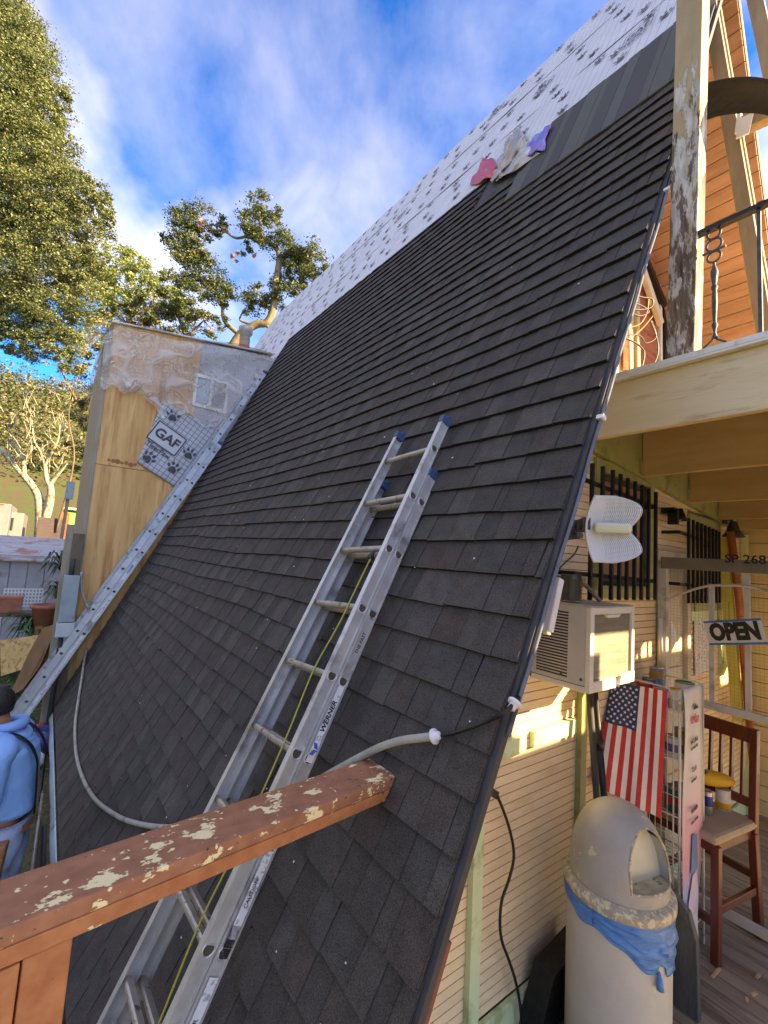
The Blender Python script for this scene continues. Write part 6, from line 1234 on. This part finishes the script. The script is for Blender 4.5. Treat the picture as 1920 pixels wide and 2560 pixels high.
# grass in the side yard
n = 26000; gx_ = rng.uniform(-4.5, -.55, n); gy_ = rng.uniform(5.5, 34, n); gz_ = np.array([gh(a, b) for a, b in zip(gx_, gy_)])
leaf_obj('grass', np.stack([gx_, gy_, gz_+.03], 1), .13, tints(n, [(70, 110, 34), (96, 134, 48), (120, 140, 60), (60, 84, 30)]), M['leaf'], kind='stuff', label='short green grass in the side yard', cat='grass', aspect=.12, up=0)
# ------------------------------------------------------------------ side yard things
M['fence_wood'] = pm('fence_wood', (92, 78, 64), (122, 106, 88), 4, .85, .4, 40, stretch=(5, 5, .5), c3=(66, 54, 44), c3scale=4); M['meter'] = pm('meter', (132, 148, 150), (146, 162, 164), 6, .45, c3=(112, 124, 124), c3scale=5)
M['shed_grey'] = pm('shed_grey', (150, 148, 150), (168, 166, 168), 3, .6, .15, 30, c3=(132, 120, 112), c3scale=2)
yf = 6.62; a, b = at(212, 1335, Y=yf), at(184, 1335, Y=yf)
fp_ = thing('fence_post', 'weathered dark wooden post carrying the grey meter box', 'post', A((a[0]+b[0])/2, yf, GZ))
m = MB(); m.box((b[0], yf-.06, GZ), (a[0], yf+.02, a[2])); obj('board', m, M['fence_wood'], fp_, bevel=.004)
m = MB(); m.box((b[0]-.09, yf+.0, GZ), (b[0]-.005, yf+.05, a[2]+.12)); obj('board', m, M['taupe'], fp_, bevel=.004)
a, b = at(160, 1437, Y=yf-.1), at(185, 1552, Y=yf-.1)
mt_ = thing('meter_box', 'grey-blue electrical meter box on the weathered post', 'meter box', A((a[0]+b[0])/2, yf-.1, b[2]))
m = MB(); m.box((a[0], yf-.20, b[2]), (b[0], yf-.063, a[2])); obj('cabinet', m, M['meter'], mt_, bevel=.006)
zc = at(150, 1590, Y=yf-.1)[2]; m = MB(); m.box((a[0]-.01, yf-.21, zc), (b[0]+.01, yf-.063, b[2]-.01)); obj('lower_cover', m, pm('mtl', (176, 184, 180), (188, 196, 192), 6, .5), mt_, bevel=.006)
m = MB(); m.tube([(a[0]+.08, yf-.12, a[2]), (a[0]+.08, yf-.12, a[2]+.22)], .028, 8); obj('conduit', m, M['drip_dark'], mt_); m = MB(); m.tube([(a[0]+.06, yf-.12, zc), (a[0]+.05, yf-.12, GZ)], .03, 8); obj('conduit', m, M['drip_dark'], mt_)
smooth_tube('grey_hose', [at(x, y, Y=6.5) for x, y in ((204, 1430), (203, 1465), (208, 1490), (220, 1520), (226, 1535))], .018, 'conduit', 'short grey hose curving down the plywood beside the meter box', 'hose')
# leaning boards
M['osb'] = pm('osb', (214, 166, 98), (228, 184, 118), 9, .75, .2, 60, c3=(188, 132, 70), c3scale=12, c3lim=(.5, .6)); M['brown_board'] = pm('brown_board', (128, 92, 58), (150, 110, 72), 3, .75, .1, 30)
q = [at(22, 1742, D=7.4), at(90, 1640, D=7.6), at(142, 1552, D=7.9), at(108, 1572, D=8.0), at(70, 1650, D=7.8)]
m = MB(); m.poly([at(22, 1745, D=7.5), at(52, 1700, D=7.5), at(92, 1640, D=7.5), at(144, 1556, D=7.5), at(110, 1570, D=7.5), at(70, 1625, D=7.5), at(44, 1690, D=7.5)], _f*.25*0+A(0, .02, 0)); 
m = MB(); m.poly([at(20, 1746, D=7.5), at(58, 1722, D=7.2), at(100, 1665, D=7.2), at(146, 1556, D=7.2), at(106, 1572, D=7.6), at(72, 1632, D=7.6)], (.01, .03, 0)); obj('curved_panel', m, M['brown_board'], loc=at(20, 1746, D=7.5), label='brown warped panel leaning near the meter box', cat='panel')
m = MB(); m.poly([at(0, 1602, D=8.2), at(95, 1588, D=8.2), at(62, 1672, D=8.0), at(2, 1690, D=8.0)], (.0, .02, 0)); obj('osb_offcut', m, M['osb'], loc=at(2, 1690, D=8.0), label='pale strand board offcut leaning behind the brown panel', cat='board')
# grey shed wall
ysd = 13.0; s0, s1 = at(-160, 1345, Y=ysd), at(178, 1362, Y=ysd); zt2 = s0[2]
sh_ = thing('grey_shed', 'grey metal shed with rust-stained roof edge in the side yard', 'shed', A((s0[0]+s1[0])/2, ysd, GZ))
m = MB(); m.box((s0[0], ysd+.1, GZ), (s1[0], ysd+2.4, zt2-.3)); obj('walls', m, M['shed_grey'], sh_)
k = 0; x = s0[0]
while x < s1[0]-.1:
    m = MB(); m.box((x+.004, ysd+.06, GZ), (min(x+.33, s1[0])-.004, ysd+.098, zt2-.38)); obj('wall_panel', m, M['shed_grey'], sh_, bevel=.006); x += .335
m = MB(); m.hexa([(s0[0]-.1, ysd-.12, zt2-.44), (s1[0]+.05, ysd-.12, zt2-.44), (s1[0]+.05, ysd+2.5, zt2+.1), (s0[0]-.1, ysd+2.5, zt2+.1), (s0[0]-.1, ysd-.12, zt2-.40), (s1[0]+.05, ysd-.12, zt2-.40), (s1[0]+.05, ysd+2.5, zt2+.14), (s0[0]-.1, ysd+2.5, zt2+.14)]); obj('roof', m, pm('shedroof', (150, 146, 146), (168, 164, 162), 3, .6, c3=(150, 96, 70), c3scale=2.5, c3lim=(.52, .62)), sh_)
# lattice, planters, pot, plants
yl = 11.6; a, b = at(12, 1472, Y=yl), at(102, 1515, Y=yl)
lt = thing('lattice_panel', 'white garden lattice panel standing before the grey shed', 'lattice', A(a[0], yl, GZ)); 
x0, x1, z0, z1 = a[0], b[0], b[2], a[2]
for k in range(12): x = x0+(x1-x0)*k/11; m = MB(); m.bar((x, yl, z0), (x, yl, z1), .01, .028, (1, 0, 0)); obj('slat', m, M['white'], lt)
for k in range(6): z = z0+(z1-z0)*k/5; m = MB(); m.bar((x0, yl-.011, z), (x1, yl-.011, z), .01, .028); obj('slat', m, M['white'], lt)
for x in (x0, x1): m = MB(); m.bar((x, yl+.02, GZ), (x, yl+.02, z0), .03, .03, (1, 0, 0)); obj('stake', m, M['white'], lt)
M['terra'] = pm('terra', (172, 98, 72), (190, 118, 90), 6, .7)
yt = 10.6; a, b = at(-40, 1532, Y=yt), at(110, 1532, Y=yt); tz = a[2]
tbl = thing('potting_bench', 'dark wooden potting bench holding planters beside the shed', 'bench', A((a[0]+b[0])/2, yt, GZ))
m = MB(); m.box((a[0], yt-.25, tz-.05), (b[0], yt+.3, tz)); obj('top', m, M['fence_wood'], tbl)
for x in (a[0]+.1, b[0]-.1):
    for y in (yt-.2, yt+.25): m = MB(); m.box((x-.04, y-.04, GZ), (x+.04, y+.04, tz-.051)); obj('leg', m, M['fence_wood'], tbl)
p_ = at(22, 1530, Y=yt); w_ = at(54, 1500, Y=yt)[0]-at(-10, 1500, Y=yt)[0]; m = MB(); hh = at(22, 1495, Y=yt)[2]-tz
m.hexa([(p_[0]-w_*.45, yt-.14, tz+.002), (p_[0]+w_*.45, yt-.14, tz+.002), (p_[0]+w_*.45, yt+.1, tz+.002), (p_[0]-w_*.45, yt+.1, tz+.002), (p_[0]-w_*.5, yt-.17, tz+hh), (p_[0]+w_*.5, yt-.17, tz+hh), (p_[0]+w_*.5, yt+.13, tz+hh), (p_[0]-w_*.5, yt+.13, tz+hh)]); m.box((p_[0]-w_*.53, yt-.19, tz+hh), (p_[0]+w_*.53, yt+.15, tz+hh+.05)); obj('long_planter', m, M['terra'], loc=(p_[0], yt, tz), label='long terracotta planter box on the potting bench', cat='planter', bevel=.01)
pc_ = at(116, 1520, Y=10.2); m = MB(); m.lathe([(0, -.32), (.17, -.32), (.23, .0), (.26, .0), (.265, .07), (.22, .07), (.21, .02), (0, .02)], pc_, 20); m.lathe([(.16, -.32), (.14, GZ-pc_[2]+.01), (0, GZ-pc_[2]+.01)], pc_, 12); obj('flower_pot', m, M['terra'], loc=(pc_[0], pc_[1], GZ), label='round terracotta flower pot beside the meter box', cat='pot')
def strappy(name, label, px, py, D, n, ln_, col, drop=.5):
    c = at(px, py, D=D); base = A(c[0], c[1], gh(c[0], c[1])); t_ = thing(name, label, 'plant', base); m = MB(); rr = random.Random(int(px+py))
    for k in range(n):
        a = rr.uniform(0, 6.28); l = ln_*rr.uniform(.6, 1.1); s = c+A(rr.uniform(-.08, .08), rr.uniform(-.08, .08), rr.uniform(-.5, .25)*ln_); o = A(math.cos(a), math.sin(a), 0); w = np.cross(o, (0, 0, 1))*.028
        P3 = [s, s+o*l*.35+A(0, 0, l*.35), s+o*l*.7+A(0, 0, l*.35), s+o*l+A(0, 0, l*(.35-drop))]
        V = []
        for i, q in enumerate(P3): ww = w*(.7, 1, .8, .1)[i]; V += [q-ww, q+ww]
        m.add(V, [(2*i, 2*i+1, 2*i+3, 2*i+2) for i in range(3)], 0, True)
    obj('leaves', m, pm('strap', col, tuple(min(255, int(k*1.35)) for k in col), 6, .45), t_, fix=False); m = MB(); m.tube([base, c], [.04, .03], 6); obj('stem', m, M['bark_dark'], t_); return t_
strappy('dracaena', 'spiky dark green plant rising in front of the shed behind the meter box', 160, 1405, 9.6, 46, .5, (40, 66, 34))
strappy('dracaena', 'spiky green plant against the shed beside the meter box', 150, 1475, 9.4, 40, .42, (48, 72, 34))
strappy('broad_leaf_plant', 'large leafy green plant under the potting bench', 85, 1565, 8.8, 70, .5, (44, 82, 32))
strappy('broad_leaf_plant', 'leafy plant in shade between bench and meter box', 125, 1560, 8.9, 40, .38, (34, 60, 28))
# things beyond the shed
M['red_fence'] = pm('red_fence', (176, 72, 50), (196, 90, 64), 3, .7, .2, 20, c3=(120, 56, 42), c3scale=2)
def far_box(name, label, cat, x0, y0, x1, y1, Yd, dep, mat, zbase=None):
    a, b = at(x0, y0, Y=Yd), at(x1, y1, Y=Yd); t_ = thing(name, label, cat, A((a[0]+b[0])/2, Yd, zbase if zbase is not None else gh((a[0]+b[0])/2, Yd))); z0 = wloc(t_)[2]
    m = MB(); m.box((a[0], Yd, z0), (b[0], Yd+dep, a[2])); o = obj('body', m, mat, t_, bevel=.02); return t_, a, b
t_, a, b = far_box('red_fence', 'low red painted fence behind the grey shed', 'fence', -120, 1337, 152, 1360, 17, .05, M['red_fence'])
x = a[0]
while x < b[0]-.05: m = MB(); m.box((x+.006, 16.95, wloc(t_)[2]), (x+.15, 16.998, a[2]+.02)); obj('board', m, M['red_fence'], t_); x += .158
t_, a, b = far_box('brown_tarp', 'dark brown tarpaulin screen beside the bright green shed', 'tarp', 96, 1292, 156, 1345, 19, .04, pm('tarp', (70, 58, 56), (86, 72, 68), 4, .8, .4, 10, stretch=(.5, .5, 4)))
t_, a, b = far_box('green_shed', 'bright green shed with orange corner behind the fence', 'shed', 162, 1278, 215, 1360, 20, 2, pm('lime', (112, 206, 84), (130, 220, 100), 5, .6))
m = MB(); a2, b2 = at(150, 1280, Y=19.97), at(165, 1360, Y=19.97); m.box((a2[0], 19.94, wloc(t_)[2]), (b2[0], 20.4, a2[2])); obj('corner_panel', m, pm('orange', (204, 84, 30), (216, 98, 42), 5, .6), t_)
m = MB(); a2, b2 = at(160, 1268, Y=19.9), at(215, 1278, Y=19.9); m.box((a2[0], 19.8, b2[2]), (b2[0], 22.2, a2[2])); obj('roof_edge', m, pm('cream2', (230, 222, 168), (236, 230, 184), 5, .6), t_)
for nm, lb, x0, y0, x1, wx in (('white_trailer', 'white trailer with dark window beyond the red fence', 2, 1278, 52, True), ('white_camper', 'rounded white camper end at the left frame edge', -60, 1252, 16, False)):
    t_, a, b = far_box(nm, lb, 'trailer', x0, y0, x1, 1345, 21 if wx else 20, 4, pm('trw'+nm, (112, 112, 110), (128, 128, 126), 3, .5))
    if wx: a2, b2 = at(14, 1293, Y=20.9), at(30, 1326, Y=20.9); m = MB(); m.box((a2[0], 20.97, b2[2]), (b2[0], 20.998, a2[2])); obj('window', m, M['glass'], t_, bevel=.05)
    else: a2, b2 = at(1, 1259, Y=19.9), at(10, 1262, Y=19.9); m = MB(); m.box((a2[0], 19.96, b2[2]), (b2[0], 19.998, a2[2])); obj('vent', m, M['red_fence'], t_)
    for s_ in (.25, .75): m = MB(); m.lathe([(0, -.1), (.3, -.1), (.32, -.05), (.32, .05), (.3, .1), (0, .1)], A(a[0]*(1-s_)+b[0]*s_, (21 if wx else 20)-.02, wloc(t_)[2]+.3), 16, ax=(0, 1, 0), xa=(1, 0, 0)); obj('wheel', m, M['black'], t_)
up_ = at(176, 1205, Y=16); ut = thing('utility_pole', 'thin pole with grey box standing behind the weathered post', 'pole', A(up_[0], 16, GZ)); m = MB(); m.tube([A(up_[0]-.06, 16, GZ), A(up_[0], 16, up_[2])], .05, 8); obj('pole', m, M['tan_lumber'], ut); m = MB(); m.box((up_[0]-.09, 15.85, up_[2]-.55), (up_[0]+.12, 15.94, up_[2])); obj('box', m, M['meter'], ut)
# brick stack, rope heap, bucket, rubble beside the eave
bk = at(105, 1668, D=7.6); bkz = gh(bk[0], bk[1]); q = 0
bs = thing('brick_stack', 'small stack of orange bricks below the meter box', 'bricks', A(bk[0], bk[1], bkz))
for r_ in range(6):
    for c_ in range(2): m = MB(); m.box((bk[0]-.2+c_*.21, bk[1]-.05, bkz+r_*.066), (bk[0]-.2+c_*.21+.2, bk[1]+.05, bkz+r_*.066+.06)); obj('brick', m, pm('brick', (186, 88, 58), (204, 108, 74), 9, .8, rand=.1) if q == 0 else bpy.data.materials['brick'], bs); q += 1
M['yellow_hose'] = pm('yellow_hose', (214, 176, 52), (228, 194, 76), 10, .5)
c = at(25, 1768, D=5.9); c[2] = GZ+.05; pts = [c+A(.22*math.cos(k*1.1)*(1+.2*math.sin(k)), .22*math.sin(k*1.1), .05+.02*(k % 5)) for k in range(34)]
smooth_tube('rope_heap', pts, .016, 'yellow_hose', 'heap of yellow rope on the grass by the ladder foot', 'rope', k=4)
c = at(120, 1790, D=5.6); m = MB(); c[2] = GZ; m.lathe([(0, .002), (.10, .002), (.13, .28), (.135, .28), (.125, .01), (0, .01)], c, 18); obj('blue_bucket', m, pm('bbk', (40, 56, 110), (52, 70, 128), 6, .5), loc=c, label='dark blue bucket on the ground beside the far ladder', cat='bucket')
c = at(95, 1800, D=5.2); m = MB(); m.lathe([(0, -.1), (.09, -.08), (.13, 0), (.09, .08), (0, .1)], (c[0], c[1], GZ+.1), 14, ax=(.5, .3, .8)); obj('white_sack', m, M['white'], loc=(c[0], c[1], GZ), label='white sack slumped at the foot of the far ladder', cat='sack')
rb = thing('wrapper_pile', 'pile of crumpled white and red wrappers beside the eave flashing', 'rubbish', at(105, 1850, Z=GZ)); rr = random.Random(21)
for k in range(16):
    c = at(96+rr.uniform(-22, 14), 1848+rr.uniform(-28, 26), Z=GZ+.10); m = MB(); s = rr.uniform(.04, .09); m.lathe([(0, -s), (s*.8, -s*.5), (s, .1*s), (s*.6, s*.7), (0, s*.8)], c+A(0, 0, s*.5), 7, ax=(rr.uniform(-1, 1), rr.uniform(-1, 1), 1)); obj('wrapper', m, M['flag_r'] if k % 4 == 0 else M['white'], rb)
for k, (p0_, p1_, mt2, lb) in enumerate((((100, 2030), (92, 2230), 'fence_wood', 'wooden stake upright behind the worker, nearest the eave'), ((112, 2060), (106, 2240), 'drip_dark', 'dark iron bar stuck in the soil by the eave'))):
    u, v = at(*p0_, D=2.95), at(*p1_, D=3.0); w = v+(v-u)*((GZ-v[2])/(v[2]-u[2])); m = MB(); m.tube([u, w], .022 if k == 0 else .014, 8); obj('stake', m, M[mt2], loc=w, label=lb, cat='stake')
u = at(101, 2005, D=2.9); m = MB(); m.obox(u, A(.004, 0, 0), A(0, .03, .0), A(0, 0, .07)); m.tube([u+A(0, 0, .05), A(u[0]+.01, u[1], GZ)], .012, 6); obj('hand_trowel', m, M['alu_dull'], loc=A(u[0], u[1], GZ), label='bright steel trowel blade on a stick beside the worker', cat='trowel')
# ------------------------------------------------------------------ worker in a blue hoodie
def skin(name, V, E, Rr, mat, parent, root=0, sub=2, fold=0.0):
    off = wloc(parent) if parent is not None else np.zeros(3); me = bpy.data.meshes.new(name); me.from_pydata([tuple(np.asarray(v)-off) for v in V], E, []); me.materials.append(mat)
    o = bpy.data.objects.new(name, me); COL.objects.link(o); o.parent = parent
    o.modifiers.new('skin', 'SKIN'); bpy.context.view_layer.update()
    if not me.skin_vertices:
        bpy.context.view_layer.objects.active = o; bpy.ops.mesh.customdata_skin_add()
    for i, r in enumerate(Rr): me.skin_vertices[0].data[i].radius = r if isinstance(r, tuple) else (r, r)
    me.skin_vertices[0].data[root].use_root = True
    o.modifiers['skin'].use_smooth_shade = True
    s = o.modifiers.new('sub', 'SUBSURF'); s.levels = sub; s.render_levels = sub
    if fold:
        tx = bpy.data.textures.new('folds', 'CLOUDS'); tx.noise_scale = .055; tx.noise_depth = 2; dm = o.modifiers.new('folds', 'DISPLACE'); dm.texture = tx; dm.strength = fold; dm.mid_level = .5; dm.texture_coords = 'LOCAL'
    return o
pel = at(10, 2098, D=2.76); ff = unit(A(-1, .22, 0)); ls = np.cross(A(0, 0, 1), ff)   # facing, body's left
UPV = A(0, 0, 1.0)
def bp(f, s, u): return pel+ff*f+ls*s+UPV*u
pel[2] = GZ+.93
per = thing('person', 'worker in a blue hooded sweatshirt and jeans wearing a leather tool belt', 'person', A(pel[0], pel[1], GZ))
M['skin'] = pm('skin', (150, 96, 66), (164, 108, 76), 8, .55); M['hoodie'] = pm('hoodie', (104, 158, 212), (122, 174, 224), 5, .95, .4, 40); M['jeans'] = pm('jeans', (116, 140, 168), (150, 170, 192), 9, .9, .3, 60); M['hair'] = pm('hair', (22, 18, 17), (36, 30, 27), 20, .6, .6, 80); M['leather'] = pm('leather', (132, 84, 52), (158, 106, 68), 8, .65, .3, 40, c3=(96, 60, 40), c3scale=6)
knL, knR = bp(.08, .11, -.46), bp(.0, -.11, -.46); anL, anR = bp(.02, .12, -.86), bp(-.05, -.12, -.86)
ch, nk = bp(.04, 0, .36), bp(.09, 0, .54); hd_ = bp(.15, 0, .65); ht = bp(.17, 0, .77)
shL, shR = bp(.04, .18, .455), bp(.04, -.18, .455); elL, elR = bp(.06, .23, .19), bp(-.01, -.235, .19); wrL, wrR = bp(.27, .19, .09), bp(.12, -.225, -.02)
V = [bp(0, 0, 0), bp(.01, 0, .14), ch, nk, hd_, ht, shL, elL, wrL, shR, elR, wrR, bp(0, .09, -.05), knL, anL, anL+ff*.14-UPV*.05, bp(0, -.09, -.05), knR, anR, anR+ff*.14-UPV*.05, bp(.21, 0, .67)]
E = [(0, 1), (1, 2), (2, 3), (3, 4), (4, 5), (2, 6), (6, 7), (7, 8), (2, 9), (9, 10), (10, 11), (0, 12), (12, 13), (13, 14), (14, 15), (0, 16), (16, 17), (17, 18), (18, 19), (4, 20)]
Rr = [(.125, .115), (.125, .115), (.11, .085), (.052, .055), (.072, .088), (.058, .066), .045, .038, .030, .045, .038, .030, .075, .05, .038, .034, .075, .05, .038, .034, .045]
skin('body', V, E, Rr, M['skin'], per)
def loft(m, rings, n=30, fold=.006, seed=0, cap=True):
    V = []
    for j, (c, a_, b_, u) in enumerate(rings):
        for k in range(n):
            t = 2*math.pi*k/n; w = 1+fold*(math.sin(u*31+2.2*math.sin(t*2+seed)+seed)+.7*math.sin(u*17-3*t+seed*2)+.5*math.sin(5*t+u*9))
            V.append(np.asarray(c)+(a_*math.cos(t)+b_*math.sin(t))*w)
    m.add(V, [(j*n+k, j*n+(k+1) % n, (j+1)*n+(k+1) % n, (j+1)*n+k) for j in range(len(rings)-1) for k in range(n)], 0, True)
def rings_of(keys, steps, axis=None):
    K_ = []; ks = keys
    for i in range(len(ks)-1):
        for q in range(steps):
            t = q/steps; t2 = t*t*(3-2*t); K_.append(tuple(ks[i][j]*(1-t2)+ks[i+1][j]*t2 if j else ks[i][0]*(1-t)+ks[i+1][0]*t for j in range(4)))
    return K_+[ks[-1]]
m = MB(); loft(m, [(bp(f, 0, u), ls*w, ff*d, u) for u, f, w, d in rings_of([(.05, -.005, .150, .128), (.07, 0, .168, .140), (.14, .0, .172, .138), (.24, .0, .172, .130), (.34, .005, .185, .132), (.42, .015, .195, .126), (.475, .03, .165, .112), (.52, .055, .105, .092), (.555, .08, .078, .080)], 5)], 40, .018, 1)
def sleeve(P3, rad, seed):
    pts = cr(P3, 9); R_ = np.interp(np.linspace(0, 1, len(pts)), np.linspace(0, 1, len(rad)), rad); rg = []
    for i, q in enumerate(pts):
        d = unit(pts[min(i+1, len(pts)-1)]-pts[max(i-1, 0)]); a_ = unit(np.cross(d, ff)); b_ = np.cross(d, a_); rg.append((q, a_*R_[i], b_*R_[i], i/len(pts)*1.2))
    loft(m, rg, 18, .045, seed)
sleeve([bp(.03, .10, .46), shL, (shL+elL)/2+ls*.015, elL, (elL+wrL)/2, wrL], [.085, .084, .072, .064, .056, .044], 2); sleeve([bp(.03, -.10, .46), shR, (shR+elR)/2-ls*.015, elR, (elR+wrR)/2, wrR], [.085, .084, .072, .064, .056, .044], 3)
o = obj('hoodie', m, M['hoodie'], per, fix=True); sb_ = o.modifiers.new('sub', 'SUBSURF'); sb_.levels = 1; sb_.render_levels = 1
m = MB()
for s, kn_, an_ in ((1, knL, anL), (-1, knR, anR)): sleeve([bp(0, s*.075, .0), bp(0, s*.10, -.12), (bp(0, s*.10, -.12)+kn_)/2, kn_, (kn_+an_)/2, an_+UPV*.03], [.115, .108, .098, .080, .074, .070], 4+s)
loft(m, [(bp(0, 0, u), ls*w, ff*d, u) for u, w, d in ((-.12, .15, .10), (-.06, .168, .122), (-.01, .160, .126), (.015, .150, .122))], 30, .006, 5)
obj('jeans', m, M['jeans'], per)
# hood folds behind the neck
m = MB()
for k, (rr_, uu, tk) in enumerate(((.105, .535, .042), (.085, .575, .034), (.120, .495, .034))):
    P3 = [bp(.075-rr_*math.cos(a)*1.05, rr_*1.02*math.sin(a), uu-.05*math.cos(a)*(k != 1)) for a in np.linspace(-2.0, 2.0, 19)]; m.tube(P3, [tk*(.35+.65*math.sin(math.pi*(i+.5)/19.5)) for i in range(19)], 10)
obj('hood', m, M['hoodie'], per)
m = MB(); m.lathe([(.0, .10), (.06, .095), (.095, .05), (.105, -.01), (.09, -.06), (.0, -.065)], bp(.145, 0, .70), 16, ax=UPV+ff*.1); obj('hair', m, M['hair'], per)
for s in (1, -1):
    m = MB(); m.obox(anL+ff*.07-UPV*.035 if s > 0 else anR+ff*.07-UPV*.035, ff*.14, ls*.05, UPV*.038); obj('boot', m, M['leather'], per, bevel=.02)
    w0 = wrL if s > 0 else wrR; pf_ = unit((wrL-elL) if s > 0 else (wrR-elR)); sd_ = ls*(-s); m = MB(); m.tube([w0, w0+pf_*.05, w0+pf_*.09], [.028, .036, .03], 8)
    for k in range(4): b_ = w0+pf_*.085+sd_*(.024-.016*k); m.tube([b_, b_+pf_*.035-UPV*.008, b_+pf_*(.055 if k != 3 else .045)-UPV*.03], [.009, .0085, .007], 6)
    b_ = w0+pf_*.03+sd_*.032; m.tube([b_, b_+sd_*.02+pf_*.025, b_+sd_*.018+pf_*.055], [.011, .010, .008], 6); obj('hand', m, M['skin'], per)
m = MB(); loft(m, [(bp(0, 0, u), ls*.178, ff*.140, u) for u in (-.045, -.02, .0)], 30, 0.0); obj('belt', m, M['leather'], per)
for s in (-1, 1):
    m = MB(); c = bp(.03, s*.205, -.13); m.hexa([c+ff*x+ls*y+UPV*z for z in (-.13, .10) for x, y in ((-.10*(1 if z > 0 else .8), -.03), (.10*(1 if z > 0 else .8), -.03), (.10*(1 if z > 0 else .8), .045), (-.10*(1 if z > 0 else .8), .045))]); obj('tool_pouch', m, M['leather'], per, bevel=.012)
m = MB(); c = bp(-.02, -.215, -.16); m.hexa([c+ff*x+ls*y+UPV*z for z in (-.12, .12) for x, y in ((-.05, -.08), (.03, -.08), (.03, .08), (-.05, .08))]); obj('tool_pouch', m, M['leather'], per, bevel=.012)
def strap(P3, wv, th=.004):
    pts = cr(P3, 6); m = MB(); V = []
    for i, q in enumerate(pts): V += [q-wv, q+wv]
    m.add(V, [(2*i, 2*i+1, 2*i+3, 2*i+2) for i in range(len(pts)-1)], 0, True); o = obj('suspender', m, M['black'], per, fix=False); sm = o.modifiers.new('s', 'SOLIDIFY'); sm.thickness = th; sm.offset = 0
for s in (-1, 1): strap([bp(-.148, s*.06, .05), bp(-.146, s*.075, .16), bp(-.140, s*.09, .28), bp(-.130, s*.10, .38), bp(-.075, s*.105, .485), bp(.03, s*.11, .545), bp(.13, s*.10, .46), bp(.155, s*.10, .3), bp(.155, s*.1, .06)], ls*.019)
